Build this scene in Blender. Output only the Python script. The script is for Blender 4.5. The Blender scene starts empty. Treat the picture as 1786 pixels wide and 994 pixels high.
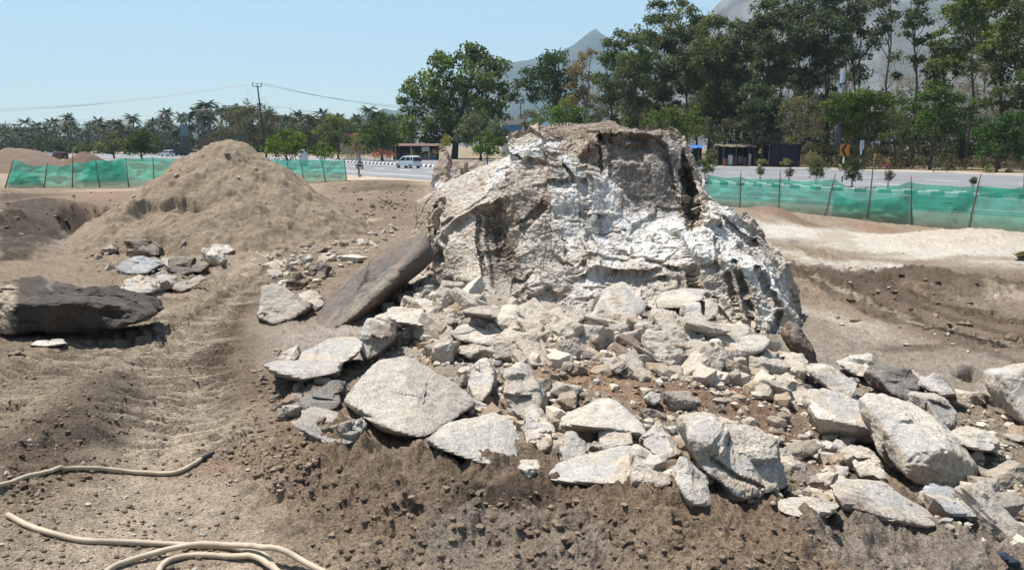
import bpy, bmesh, math, random
import numpy as np
from mathutils import Vector, Matrix

# ------------------------------------------------------------------ camera, sky, sun, exposure
SC = bpy.context.scene
COL = SC.collection
EYE = np.array([0.0, 0.0, 3.2])
PITCH = math.radians(10.5)
FPX = 1324.0                                    # focal length in pixels of the 1786 px wide photograph
cam_d = bpy.data.cameras.new("camera")
cam_d.sensor_width = 36.0
cam_d.lens = 36.0 * FPX / 1786.0
cam_d.clip_start = 0.05
cam_d.clip_end = 30000
cam = bpy.data.objects.new("camera", cam_d)
COL.objects.link(cam)
cam.location = EYE
cam.rotation_euler = (math.pi / 2 - PITCH, 0, 0)
SC.camera = cam

SUN_TO = Vector((-0.33, 0.19, 0.92)).normalized()   # towards the sun
sun_el = math.asin(SUN_TO.z)
sun_az = math.atan2(SUN_TO.x, SUN_TO.y)             # clockwise from +Y
W = bpy.data.worlds.new("World")
SC.world = W
W.use_nodes = True
nt = W.node_tree
nt.nodes.clear()
sky = nt.nodes.new("ShaderNodeTexSky")
sky.sky_type = 'NISHITA'
sky.sun_disc = False
sky.sun_elevation = sun_el
sky.sun_rotation = sun_az
sky.altitude = 100
sky.air_density = 1.0
sky.dust_density = 0.4
sky.ozone_density = 2.0
bg = nt.nodes.new("ShaderNodeBackground")
bg.inputs[1].default_value = 0.085
wo = nt.nodes.new("ShaderNodeOutputWorld")
nt.links.new(sky.outputs[0], bg.inputs[0])
nt.links.new(bg.outputs[0], wo.inputs[0])

sl = bpy.data.lights.new("sun", 'SUN')
sl.energy = 5.0
sl.angle = math.radians(0.5)
sl.color = (1.0, 0.955, 0.89)
so = bpy.data.objects.new("sun", sl)
COL.objects.link(so)
so.rotation_euler = SUN_TO.to_track_quat('Z', 'Y').to_euler()
so.location = (0, 0, 30)

SC.view_settings.view_transform = 'Standard'
SC.view_settings.look = 'None'
SC.view_settings.exposure = 0.95
SC.view_settings.gamma = 1.0
SC.view_settings.use_curve_mapping = False
SC.cycles.max_bounces = 6
SC.cycles.transparent_max_bounces = 12
SC.cycles.volume_bounces = 0

# ------------------------------------------------------------------ helpers: pixels to points, noise, meshes
CP, SP = math.cos(PITCH), math.sin(PITCH)
def ray(px, py):
    a = (px - 893.0) / FPX
    b = -(py - 497.0) / FPX
    return np.array([a, CP + b * SP, -SP + b * CP])
def at(px, py, Y):                              # the point of a picture position that lies Y metres ahead
    d = ray(px, py)
    return EYE + d * (Y / d[1])
def atz(px, py, z):                             # ... that lies at height z
    d = ray(px, py)
    return EYE + d * ((z - EYE[2]) / d[2])

U32 = np.uint32
def hsh(ix, iy, iz, seed):
    h = (ix.astype(np.int64) * 374761393 + iy.astype(np.int64) * 668265263 + iz.astype(np.int64) * 2147483647 * 3 + seed * 974711) & 0xFFFFFFFF
    h = h.astype(np.uint64)
    h = ((h ^ (h >> np.uint64(13))) * np.uint64(1274126177)) & np.uint64(0xFFFFFFFF)
    h = ((h ^ (h >> np.uint64(16))) * np.uint64(2246822519)) & np.uint64(0xFFFFFFFF)
    return (h ^ (h >> np.uint64(15))).astype(np.uint32)
def u01(h, k=0):
    h = (h.astype(np.uint64) * np.uint64(2654435761 + 40503 * 2 * k) + np.uint64(k * 97571)) & np.uint64(0xFFFFFFFF)
    h = (h ^ (h >> np.uint64(15))) * np.uint64(2246822519) & np.uint64(0xFFFFFFFF)
    return ((h ^ (h >> np.uint64(13))) & np.uint64(0xFFFFFF)).astype(np.float64) / 16777216.0
def perlin(p, seed=0):
    i = np.floor(p).astype(np.int64)
    f = p - i
    w = f * f * f * (f * (f * 6 - 15) + 10)
    out = np.zeros(len(p))
    for dx in (0, 1):
        wx = w[:, 0] if dx else 1 - w[:, 0]
        for dy in (0, 1):
            wy = w[:, 1] if dy else 1 - w[:, 1]
            for dz in (0, 1):
                wz = w[:, 2] if dz else 1 - w[:, 2]
                h = hsh(i[:, 0] + dx, i[:, 1] + dy, i[:, 2] + dz, seed)
                g0 = (h & U32(1023)).astype(np.float64) / 511.5 - 1
                g1 = ((h >> U32(10)) & U32(1023)).astype(np.float64) / 511.5 - 1
                g2 = ((h >> U32(20)) & U32(1023)).astype(np.float64) / 511.5 - 1
                out += wx * wy * wz * (g0 * (f[:, 0] - dx) + g1 * (f[:, 1] - dy) + g2 * (f[:, 2] - dz))
    return out * 1.3
def perlin2(p, seed=0):
    i = np.floor(p).astype(np.int64)
    f = p - i
    w = f * f * f * (f * (f * 6 - 15) + 10)
    out = np.zeros(len(p))
    zz = np.zeros(len(p), np.int64)
    for dx in (0, 1):
        wx = w[:, 0] if dx else 1 - w[:, 0]
        for dy in (0, 1):
            wy = w[:, 1] if dy else 1 - w[:, 1]
            h = hsh(i[:, 0] + dx, i[:, 1] + dy, zz, seed)
            g0 = (h & U32(1023)).astype(np.float64) / 511.5 - 1
            g1 = ((h >> U32(10)) & U32(1023)).astype(np.float64) / 511.5 - 1
            out += wx * wy * (g0 * (f[:, 0] - dx) + g1 * (f[:, 1] - dy))
    return out * 1.4
def fbm(p, scale, octv, seed=0, gain=0.5, ridge=False):
    fn = perlin2 if p.shape[1] == 2 else perlin
    out = np.zeros(len(p)); a = 1.0; s = 1.0 / scale
    for o in range(octv):
        n = fn(p * s + 17.3 * o, seed + o)
        out += a * ((1 - 2 * np.abs(n)) if ridge else n)
        a *= gain; s *= 2.03
    return out
def facet(p, cell, seed, tilt=0.3, off=0.2):
    """Broken-stone noise: space is split into cells, each cell is its own tilted plane. Returns the height and the distance to the cell's edge."""
    q = p / cell
    b = np.floor(q - 0.5).astype(np.int64)
    n = len(q)
    f1 = np.full(n, 1e9); f2 = np.full(n, 1e9); val = np.zeros(n)
    for dx in (0, 1):
        for dy in (0, 1):
            for dz in (0, 1):
                cx, cy, cz = b[:, 0] + dx, b[:, 1] + dy, b[:, 2] + dz
                h = hsh(cx, cy, cz, seed)
                sx = cx + 0.1 + 0.8 * u01(h, 1); sy = cy + 0.1 + 0.8 * u01(h, 2); sz = cz + 0.1 + 0.8 * u01(h, 3)
                ex, ey, ez = q[:, 0] - sx, q[:, 1] - sy, q[:, 2] - sz
                d = ex * ex + ey * ey + ez * ez
                v = tilt * 2 * ((u01(h, 4) - .5) * ex + (u01(h, 5) - .5) * ey + (u01(h, 6) - .5) * ez) + off * (u01(h, 7) - .5)
                near = d < f1
                f2 = np.where(near, f1, np.minimum(f2, d))
                val = np.where(near, v, val)
                f1 = np.where(near, d, f1)
    return val * cell, (np.sqrt(f2) - np.sqrt(f1)) * cell
def scallop(p, cell, seed, tilt=0.5, off=0.15, curv=0.5, full=False):
    """Conchoidal fracture: shallow scooped facets that meet in sharp ridges."""
    q = p / cell
    b = np.floor(q if full else q - 0.5).astype(np.int64)
    rng_ = (-1, 0, 1) if full else (0, 1)
    val = np.full(len(q), 1e9)
    for dx in rng_:
        for dy in rng_:
            for dz in rng_:
                cx, cy, cz = b[:, 0] + dx, b[:, 1] + dy, b[:, 2] + dz
                h = hsh(cx, cy, cz, seed)
                ex = q[:, 0] - (cx + 0.15 + 0.7 * u01(h, 1)); ey = q[:, 1] - (cy + 0.15 + 0.7 * u01(h, 2)); ez = q[:, 2] - (cz + 0.15 + 0.7 * u01(h, 3))
                v = tilt * 2 * ((u01(h, 4) - .5) * ex + (u01(h, 5) - .5) * ey + (u01(h, 6) - .5) * ez) + off * (u01(h, 7) - .5) + curv * (ex * ex + ey * ey + ez * ez)
                val = np.minimum(val, v)
    return val * cell
def domes(p, cell, seed, fill=.75):
    """rounded clods on a plane: each cell holds one low dome of its own size (or none)"""
    q = p / cell
    b = np.floor(q - 0.5).astype(np.int64)
    val = np.zeros(len(q)); zz = np.zeros(len(q), np.int64)
    for dx in (0, 1):
        for dy in (0, 1):
            h = hsh(b[:, 0] + dx, b[:, 1] + dy, zz, seed)
            ex = q[:, 0] - (b[:, 0] + dx + .2 + .6 * u01(h, 1)); ey = q[:, 1] - (b[:, 1] + dy + .2 + .6 * u01(h, 2))
            R = (.18 + .34 * u01(h, 3)) * (u01(h, 5) < fill) + 1e-3
            a = u01(h, 4) * 3.14; k = 1 + .8 * u01(h, 6)
            fx = (ex * np.cos(a) + ey * np.sin(a)) * k; fy = -ex * np.sin(a) + ey * np.cos(a)
            val = np.maximum(val, R * np.clip(1 - (fx * fx + fy * fy) / (R * R), 0, 1) ** .8)
    return val * cell
def sstep(a, b, x):
    t = np.clip((x - a) / (b - a), 0, 1)
    return t * t * (3 - 2 * t)
def seg_dist(x, y, pts):
    """distance to a polyline and the length along it, for arrays x, y"""
    best = np.full(x.shape, 1e9); along = np.zeros(x.shape); side = np.zeros(x.shape); acc = 0.0
    for (ax, ay), (bx, by) in zip(pts[:-1], pts[1:]):
        vx, vy = bx - ax, by - ay
        L = math.hypot(vx, vy)
        t = np.clip(((x - ax) * vx + (y - ay) * vy) / (L * L), 0, 1)
        d = np.hypot(x - ax - t * vx, y - ay - t * vy)
        m = d < best
        best = np.where(m, d, best); along = np.where(m, acc + t * L, along)
        side = np.where(m, np.sign(vx * (y - ay) - vy * (x - ax)), side)
        acc += L
    return best, along, side

def set_col(me, col):
    a = me.color_attributes.new("Col", 'FLOAT_COLOR', 'POINT')
    c = np.ones((len(me.vertices), 4), np.float32)
    c[:, :3] = col
    a.data.foreach_set("color", c.ravel())
def mesh_np(name, v, f, mat=None, col=None, smooth=True):
    """a mesh from numpy arrays; f is one array of tris or quads, or a list of arrays"""
    me = bpy.data.meshes.new(name)
    fl = f if isinstance(f, list) else [f]
    fl = [np.asarray(a) for a in fl if len(a)]
    me.vertices.add(len(v))
    me.vertices.foreach_set("co", np.asarray(v, np.float32).ravel())
    nl = sum(a.size for a in fl); nf = sum(len(a) for a in fl)
    me.loops.add(nl)
    me.loops.foreach_set("vertex_index", np.concatenate([a.ravel() for a in fl]).astype(np.int32))
    me.polygons.add(nf)
    tot = np.concatenate([np.full(len(a), a.shape[1], np.int32) for a in fl])
    st = np.concatenate([[0], np.cumsum(tot)[:-1]]).astype(np.int32)
    me.polygons.foreach_set("loop_start", st)
    me.polygons.foreach_set("use_smooth", np.full(nf, smooth, bool))
    me.update(calc_edges=True)
    if col is not None:
        set_col(me, col)
    if mat:
        me.materials.append(mat)
    return me
def link(name, me, parent=None, loc=None, **props):
    o = bpy.data.objects.new(name, me)
    COL.objects.link(o)
    if parent is not None:
        o.parent = parent
    if loc is not None:
        o.location = loc
    tag(o, **props)
    return o
def tag(o, label=None, cat=None, group=None, kind=None):
    if label: o['label'] = label
    if cat: o['category'] = cat
    if group: o['group'] = group
    if kind: o['kind'] = kind
    return o
def empty(name, loc, label=None, cat=None, group=None, rz=0.0):
    o = bpy.data.objects.new(name, None)
    COL.objects.link(o)
    o.location = loc
    o.rotation_euler = (0, 0, rz)
    o.empty_display_size = 0.2
    return tag(o, label, cat, group)
def copy_tree(o, parent=None):
    c = o.copy()
    COL.objects.link(c)
    if parent is not None:
        c.parent = parent
    for ch in [x for x in o.children]:
        copy_tree(ch, c)
    return c
def vnormals(v, f):
    n = np.zeros_like(v)
    if f.shape[1] == 4:
        fn = np.cross(v[f[:, 2]] - v[f[:, 0]], v[f[:, 3]] - v[f[:, 1]])
    else:
        fn = np.cross(v[f[:, 1]] - v[f[:, 0]], v[f[:, 2]] - v[f[:, 0]])
    for k in range(f.shape[1]):
        for c in range(3):
            n[:, c] += np.bincount(f[:, k], fn[:, c], len(v))
    return n / np.maximum(np.linalg.norm(n, axis=1, keepdims=True), 1e-12)

class MB:
    """collects boxes, tubes and plates into one mesh"""
    def __init__(s):
        s.v = []; s.f = []; s.n = 0
    def add(s, v, f):
        v = np.asarray(v, float)
        s.v.append(v)
        s.f += [tuple(int(i) + s.n for i in q) for q in f]
        s.n += len(v)
    def box(s, c, size, rz=0.0, rx=0.0, ry=0.0):
        h = np.array(size) / 2
        v = np.array([[x, y, z] for x in (-1, 1) for y in (-1, 1) for z in (-1, 1)]) * h
        R = np.array(Matrix.Rotation(rz, 3, 'Z') @ Matrix.Rotation(ry, 3, 'Y') @ Matrix.Rotation(rx, 3, 'X'))
        s.add(v @ R.T + np.array(c), [(0, 1, 3, 2), (4, 6, 7, 5), (0, 4, 5, 1), (2, 3, 7, 6), (0, 2, 6, 4), (1, 5, 7, 3)])
    def tube(s, pts, rad, sides=6, cap=True):
        pts = np.asarray(pts, float)
        m = len(pts)
        rad = np.full(m, rad, float) if np.isscalar(rad) else np.asarray(rad, float)
        t = np.gradient(pts, axis=0)
        t /= np.maximum(np.linalg.norm(t, axis=1, keepdims=True), 1e-9)
        ref = np.array([0, 0, 1.0]) if abs(t[0][2]) < 0.9 else np.array([1.0, 0, 0])
        V = []
        u = np.cross(t[0], ref); u /= np.linalg.norm(u)
        for i in range(m):
            u = u - t[i] * np.dot(u, t[i]); u /= max(np.linalg.norm(u), 1e-9)
            w = np.cross(t[i], u)
            for k in range(sides):
                a = 2 * math.pi * k / sides
                V.append(pts[i] + rad[i] * (math.cos(a) * u + math.sin(a) * w))
        F = []
        for i in range(m - 1):
            for k in range(sides):
                k2 = (k + 1) % sides
                F.append((i * sides + k, i * sides + k2, (i + 1) * sides + k2, (i + 1) * sides + k))
        if cap:
            F.append(tuple(range(sides - 1, -1, -1)))
            F.append(tuple((m - 1) * sides + k for k in range(sides)))
        s.add(V, F)
    def prism(s, prof, y0, y1):
        """profile of (x, z) points drawn out along y"""
        n = len(prof)
        v = [(x, y0, z) for x, z in prof] + [(x, y1, z) for x, z in prof]
        f = [tuple(range(n)), tuple(range(2 * n - 1, n - 1, -1))]
        f += [(i, i + n, (i + 1) % n + n, (i + 1) % n) for i in range(n)]
        s.add(v, f)
    def mesh(s, name, mat, smooth=False):
        me = bpy.data.meshes.new(name)
        me.from_pydata(np.concatenate(s.v).tolist(), [], s.f)
        me.update()
        bm = bmesh.new(); bm.from_mesh(me)
        bmesh.ops.recalc_face_normals(bm, faces=bm.faces)
        bm.to_mesh(me); bm.free()
        if smooth:
            me.polygons.foreach_set("use_smooth", np.full(len(me.polygons), True))
        me.materials.append(mat)
        return me
    def build(s, name, mat, parent=None, smooth=False, loc=None, **props):
        return link(name, s.mesh(name, mat, smooth), parent, loc, **props)

# ------------------------------------------------------------------ materials
def new_mat(name):
    m = bpy.data.materials.new(name)
    m.use_nodes = True
    t = m.node_tree
    t.nodes.clear()
    out = t.nodes.new("ShaderNodeOutputMaterial")
    return m, t, out
def N(t, kind, **inp):
    n = t.nodes.new(kind)
    for k, v in inp.items():
        n.inputs[k].default_value = v
    return n
def mix_rgb(t, mode, fac, a, b):
    n = t.nodes.new("ShaderNodeMix")
    n.data_type = 'RGBA'; n.blend_type = mode
    for sock, val in ((n.inputs[0], fac), (n.inputs[6], a), (n.inputs[7], b)):
        if hasattr(val, "is_linked"): t.links.new(val, sock)
        elif isinstance(val, tuple): sock.default_value = (*val[:3], 1)
        else: sock.default_value = val
    return n.outputs[2]
def ramp(t, src, stops):
    r = t.nodes.new("ShaderNodeValToRGB")
    while len(r.color_ramp.elements) < len(stops): r.color_ramp.elements.new(0.5)
    for e, (p, c) in zip(r.color_ramp.elements, stops):
        e.position = p
        e.color = (c, c, c, 1) if not isinstance(c, tuple) else (*c, 1)
    t.links.new(src, r.inputs[0])
    return r.outputs[0]
def noise_tex(t, vec, scale, detail=4.0, rough=0.55, dist=0.0):
    n = t.nodes.new("ShaderNodeTexNoise")
    n.inputs['Scale'].default_value = scale
    n.inputs['Detail'].default_value = detail
    n.inputs['Roughness'].default_value = rough
    n.inputs['Distortion'].default_value = dist
    t.links.new(vec, n.inputs['Vector'])
    return n.outputs[0]
def attr_mat(name, bump_scale=(30., 140.), bump=(0.02, 0.006), rough=0.95, speck=0.35, rnd=0.0, grain=90.0):
    """base colour from the mesh's own colour attribute, with procedural grain and fine relief"""
    m, t, out = new_mat(name)
    b = N(t, "ShaderNodeBsdfPrincipled", Roughness=rough)
    b.inputs['Specular IOR Level'].default_value = 0.15
    a = t.nodes.new("ShaderNodeVertexColor"); a.layer_name = "Col"
    co = t.nodes.new("ShaderNodeTexCoord").outputs['Object']
    n1 = noise_tex(t, co, bump_scale[0], 6, 0.65)
    n2 = noise_tex(t, co, bump_scale[1], 4, 0.7)
    g = noise_tex(t, co, grain, 3, 0.75)
    c = mix_rgb(t, 'MULTIPLY', 1.0, a.outputs[0], ramp(t, g, [(0.3, 1 - speck), (0.52, 1.0), (0.72, 1 + speck * .55)]))
    c = mix_rgb(t, 'MULTIPLY', 1.0, c, ramp(t, n1, [(0.3, 0.82), (0.7, 1.16)]))
    if rnd:
        oi = t.nodes.new("ShaderNodeObjectInfo")
        c = mix_rgb(t, 'MULTIPLY', 1.0, c, ramp(t, oi.outputs['Random'], [(0, (1 - rnd, 1 - rnd * 1.15, 1 - rnd * 1.3)), (1, 1 + rnd * .4)]))
    t.links.new(c, b.inputs['Base Color'])
    b1 = N(t, "ShaderNodeBump", Strength=1.0, Distance=bump[0]); t.links.new(n1, b1.inputs['Height'])
    b2 = N(t, "ShaderNodeBump", Strength=1.0, Distance=bump[1]); t.links.new(n2, b2.inputs['Height'])
    t.links.new(b1.outputs[0], b2.inputs['Normal'])
    t.links.new(b2.outputs[0], b.inputs['Normal'])
    t.links.new(b.outputs[0], out.inputs[0])
    return m
def plain(name, col, rough=0.7, metal=0.0, var=0.15, scale=6.0, bump=0.0, spec=0.3):
    m, t, out = new_mat(name)
    b = N(t, "ShaderNodeBsdfPrincipled", Roughness=rough, Metallic=metal)
    b.inputs['Specular IOR Level'].default_value = spec
    co = t.nodes.new("ShaderNodeTexCoord").outputs['Object']
    n = noise_tex(t, co, scale, 5, 0.6)
    c = mix_rgb(t, 'MULTIPLY', 1.0, tuple(col), ramp(t, n, [(0.25, 1 - var), (0.75, 1 + var)]))
    t.links.new(c, b.inputs['Base Color'])
    if bump:
        bb = N(t, "ShaderNodeBump", Strength=1.0, Distance=bump); t.links.new(n, bb.inputs['Height'])
        t.links.new(bb.outputs[0], b.inputs['Normal'])
    t.links.new(b.outputs[0], out.inputs[0])
    return m
def leaf_mat(name, transl=0.45):
    m, t, out = new_mat(name)
    a = t.nodes.new("ShaderNodeVertexColor"); a.layer_name = "Col"
    d = N(t, "ShaderNodeBsdfPrincipled", Roughness=0.6)
    d.inputs['Specular IOR Level'].default_value = 0.25
    tr = t.nodes.new("ShaderNodeBsdfTranslucent")
    t.links.new(a.outputs[0], d.inputs['Base Color'])
    t.links.new(mix_rgb(t, 'MULTIPLY', 1.0, a.outputs[0], (1.1, 1.2, 0.6)), tr.inputs[0])
    mx = t.nodes.new("ShaderNodeMixShader"); mx.inputs[0].default_value = transl
    t.links.new(d.outputs[0], mx.inputs[1]); t.links.new(tr.outputs[0], mx.inputs[2])
    t.links.new(mx.outputs[0], out.inputs[0])
    return m

M_GROUND = attr_mat("soil", (13., 48.), (0.06, 0.034), speck=0.5, grain=55)
M_ROCK = attr_mat("broken granite", (14., 75.), (0.03, 0.013), speck=0.45, grain=70)
M_STONE = attr_mat("rubble stone", (25., 110.), (0.012, 0.005), speck=0.30, rnd=0.14, grain=110)
M_BLOCK = attr_mat("rubble block", (3.0, 15.), (0.03, 0.012), speck=0.42, rnd=0.14, grain=14)
M_CLOD = attr_mat("soil clods", (60., 200.), (0.008, 0.004), speck=0.35)
M_HILL = attr_mat("mountain scrub", (0.01, 0.04), (6.0, 2.0), speck=0.3, grain=0.06)
M_LEAF = leaf_mat("leaves")
M_BARK = plain("bark", (0.075, 0.06, 0.048), 0.9, var=0.35, scale=3.0, bump=0.02)
M_BARKPALE = plain("pale bark", (0.26, 0.23, 0.20), 0.9, var=0.3, scale=3.0, bump=0.02)
# ------------------------------------------------------------------ the ground
CTRL = [(0,994,1.55),(300,994,1.45),(600,994,1.5),(900,994,1.60),(1300,994,1.66),(1786,994,1.52),
 (300,1300,1.5),(900,1300,1.6),(1500,1300,1.58),(0,1200,1.55),(1786,1200,1.5),
 (250,900,1.40),(280,800,1.32),(300,700,1.24),(320,620,1.15),(380,520,1.02),(440,450,0.92),(560,400,0.82),(650,350,0.55),
 (450,860,1.42),(440,780,1.40),(440,700,1.33),(470,640,1.24),
 (560,770,1.50),(700,820,1.56),(850,845,1.60),(1000,865,1.61),(1200,890,1.60),(1400,920,1.56),(1600,945,1.48),(1786,900,1.2),
 (600,900,1.50),(900,920,1.58),(1200,945,1.62),
 (660,700,1.40),(850,740,1.38),(1000,770,1.38),(1200,790,1.36),(1400,800,1.30),(1520,830,1.22),
 (0,900,1.5),(0,800,1.48),(100,740,1.44),(180,700,1.42),(0,700,1.40),(0,630,1.28),(150,600,1.18),(280,560,1.1),(90,860,1.46),
 (900,640,1.36),(1100,640,1.36),(1250,680,1.40),(1170,700,1.42),(1000,580,1.30),(800,590,1.32),(620,620,1.22),(560,560,1.1),(480,480,0.98),(640,440,0.95),(700,390,0.8),
 (1000,660,1.38),(1250,610,1.30),(1340,620,1.2),
 (1400,640,1.08),(1450,560,0.75),(1600,560,0.7),(1786,640,0.88),(1700,720,1.05),(1786,770,1.1),(1600,660,0.95),(1500,520,.55),(1786,560,.62),(1650,480,.45),(1500,450,0.35),(1786,480,.42),
 (1400,400,.38),(1320,378,.55),(1350,384,.5),(1550,425,.22),(1700,420,.42),(1640,432,.3),(1786,425,.40),(1440,392,.2),(1590,411,.1),
 (0,480,1.02),(120,450,.86),(220,425,.72),(320,430,.78),(40,400,.95),(0,370,.95),(110,372,.72),(150,400,.52),(170,390,.5),(215,370,.55),(100,345,.56),(0,345,.6),(200,335,.45),(300,328,.32),(10,329,.5),
 (620,330,.35),(700,318,.3),(640,312,.25)]
FLAT = [(x, y, 0.0) for y in (75., 95., 130., 200., 400., 1000.) for x in (-y * .85, -y * .45, -y * .1, y * .3, y * .8)] + \
       [(8., 46., .1), (14., 42., 0.), (24., 33., 0.), (34., 22., 0.), (-20., 66., 0.1), (-45., 62., .3), (-60., 45., .6), (-12., 1., 1.6), (12., 1., 1.4), (0., .6, 1.6), (-6., 3., 1.5), (7., 3., 1.2), (14., 8., .7), (-14., 9., 1.1), (-30., 25., .8), (20., 14., .3)]
cpts = np.array([atz(*c) for c in CTRL] + FLAT)
def warp(x, y):
    return np.stack([np.clip(np.arctan2(x, y), -1.1, 1.1) * 1.6, np.log(np.clip(np.hypot(x, y), 1.8, 1500))], -1)
cw = warp(cpts[:, 0], cpts[:, 1])
def kern(d2): return np.sqrt(d2 + 0.006)
A = kern(((cw[:, None] - cw[None]) ** 2).sum(-1)) - 0.0
A = A + np.eye(len(cw)) * -0.004
n_ = len(cw)
AA = np.zeros((n_ + 1, n_ + 1)); AA[:n_, :n_] = A; AA[:n_, n_] = 1; AA[n_, :n_] = 1
wts = np.linalg.solve(AA, np.concatenate([cpts[:, 2], [0]]))
def base_h(x, y):
    out = np.zeros(x.size)
    w = warp(x.ravel(), y.ravel())
    for i in range(0, len(w), 60000):
        d2 = ((w[i:i + 60000, None] - cw[None]) ** 2).sum(-1)
        out[i:i + 60000] = kern(d2) @ wts[:n_] + wts[n_]
    return out.reshape(x.shape)

TH = np.concatenate([np.linspace(-180, -60, 26)[:-1], np.linspace(-60, -40, 24)[:-1], np.linspace(-40, 40, 680), np.linspace(40, 60, 24)[1:], np.linspace(60, 180, 26)[1:]])
TH = np.radians(TH)
RR = np.concatenate([np.geomspace(.35, 2.4, 30)[:-1], np.geomspace(2.4, 32, 490)[:-1], np.geomspace(32, 140, 70)[:-1], np.geomspace(140, 16000, 50)])
LR = np.log(RR)
gt, gr = np.meshgrid(TH, RR)                       # rows: distance
GX, GY = gr * np.sin(gt), gr * np.cos(gt)
ct, cl = np.linspace(-math.pi, math.pi, 361), np.linspace(LR[0], LR[-1], 260)
def bil(tab, tx, ly, x, y):
    th = np.arctan2(x, y); lr = np.log(np.maximum(np.hypot(x, y), RR[0] * 1.001))
    i = np.clip(np.searchsorted(tx, th) - 1, 0, len(tx) - 2); j = np.clip(np.searchsorted(ly, lr) - 1, 0, len(ly) - 2)
    a = (th - tx[i]) / (tx[i + 1] - tx[i]); b = np.clip((lr - ly[j]) / (ly[j + 1] - ly[j]), 0, 1)
    return tab[j, i] * (1 - a) * (1 - b) + tab[j, i + 1] * a * (1 - b) + tab[j + 1, i] * (1 - a) * b + tab[j + 1, i + 1] * a * b
_t, _l = np.meshgrid(ct, cl)
BASE = base_h(np.exp(_l) * np.sin(_t), np.exp(_l) * np.cos(_t))
GZ = bil(BASE, ct, cl, GX, GY)
YS = np.geomspace(1.2, 400, 1500)
def hit(px, py, fn=None):
    """where the sight line of a picture position meets the ground"""
    d = ray(px, py); P = EYE[None] + d[None] * (YS / d[1])[:, None]
    h = (fn or Hb)(P[:, 0], P[:, 1])
    k = np.argmax(P[:, 2] < h)
    if P[k, 2] >= h[k]: k = len(YS) - 1
    if k == 0: return P[0]
    a = (P[k - 1, 2] - h[k - 1]); b = (h[k] - P[k, 2]); t = a / max(a + b, 1e-9)
    return P[k - 1] * (1 - t) + P[k] * t
def Hb(x, y): return bil(BASE, ct, cl, np.asarray(x, float), np.asarray(y, float))
def line(pp): return [tuple(hit(*p)[:2]) for p in pp]

# roads: lines of the dual carriageway in metres, from the right of the photograph to the far left
MED = [(110, -30), (75, 5), (48, 28), (30.7, 45.5), (18.5, 60), (-2, 93), (-26, 133), (-60, 180), (-110, 235), (-190, 300), (-400, 430), (-900, 700)]
FAR = [(160, -25), (110, 12), (75, 50), (54, 80), (34, 111), (0, 150), (-34, 180), (-75, 215), (-125, 262), (-205, 325), (-415, 455), (-915, 730)]
NEAR = [(80, -35), (52, -5), (36, 17), (23, 34), (8, 51), (-2, 63), (-13, 76), (-40, 110), (-80, 155), (-125, 205), (-200, 270), (-400, 400), (-900, 660)]
def resample(pts, n):
    p = np.array(pts, float)
    # Catmull-Rom through the points
    out = []
    P = np.vstack([2 * p[0] - p[1], p, 2 * p[-1] - p[-2]])
    for i in range(1, len(P) - 2):
        t = np.linspace(0, 1, 24, endpoint=False)[:, None]
        a, b, c, d = P[i - 1], P[i], P[i + 1], P[i + 2]
        out.append(.5 * (2 * b + (c - a) * t + (2 * a - 5 * b + 4 * c - d) * t ** 2 + (3 * b - a - 3 * c + d) * t ** 3))
    q = np.vstack(out + [P[-2:-1]])
    s = np.concatenate([[0], np.cumsum(np.hypot(*np.diff(q, axis=0).T))])
    f = np.linspace(0, 1, n)
    k = np.linspace(0, len(p) - 1, n)              # by control points, so that the three lines run alongside each other
    idx = np.clip(k * 24, 0, len(q) - 1)
    i = np.minimum(idx.astype(int), len(q) - 2); a = (idx - i)[:, None]
    return q[i] * (1 - a) + q[i + 1] * a

def project_xy(X, Y, Z):
    q = np.stack([X, Y, Z], 1) - EYE
    dep = np.maximum(q[:, 1] * CP - q[:, 2] * SP, .05)
    return 893 + FPX * q[:, 0] / dep, 497 - FPX * (q[:, 1] * SP + q[:, 2] * CP) / dep
def poly_sd_(px, py, poly):
    d = np.full(px.shape, 1e9); ins = np.zeros(px.shape, bool)
    for (ax, ay), (bx, by) in zip(poly, poly[1:] + poly[:1]):
        vx, vy = bx - ax, by - ay
        t = np.clip(((px - ax) * vx + (py - ay) * vy) / (vx * vx + vy * vy + 1e-9), 0, 1)
        d = np.minimum(d, np.hypot(px - ax - t * vx, py - ay - t * vy))
        ins ^= ((ay > py) != (by > py)) & (px < (bx - ax) * (py - ay) / (by - ay + 1e-12) + ax)
    return np.where(ins, d, -d)
# ---- relief
x, y = GX.ravel(), GY.ravel()
r = np.hypot(x, y)
P2 = np.stack([x, y], 1)
near = sstep(60, 18, r)
wx = fbm(P2, 1.6, 3, 5); wy = fbm(P2, 1.6, 3, 9)
def band(pp, width, soft=0.6, jit=0.35):
    d, s, sd = seg_dist(x + wx * width * jit, y + wy * width * jit, line(pp))
    return sstep(width * (1 + soft), width * (1 - soft), d), s, d, sd
pathA = [(305,790),(298,700),(315,640),(345,590),(385,530),(425,480),(470,440),(560,405),(640,385)]
pathB = [(0,700),(130,640),(220,590),(300,535),(350,492),(400,455)]
pathC = [(1330,440),(1420,478),(1500,525),(1600,565),(1700,588),(1790,604)]
pathD = [(1400,425),(1480,470),(1560,505),(1660,535),(1790,570)]
mA, sA, dA, sdA = band(pathA, .42, .35, .12)
mB, sB, dB, _ = band(pathB, .40, .45, .12)
mC, sC, dC, _ = band(pathC, .42, .4, .12)
mD, sD, dD, _ = band(pathD, .42, .4, .12)
smooth_path, *_ = band([(120,994),(250,930),(310,850),(300,760),(300,690),(330,610),(390,520),(440,455),(560,402),(640,380)], .62, .5, .3)
berm, *_ = band([(520,800),(700,830),(850,850),(1000,870),(1200,895),(1400,925),(1650,950)], .55, .6, .4)
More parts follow.
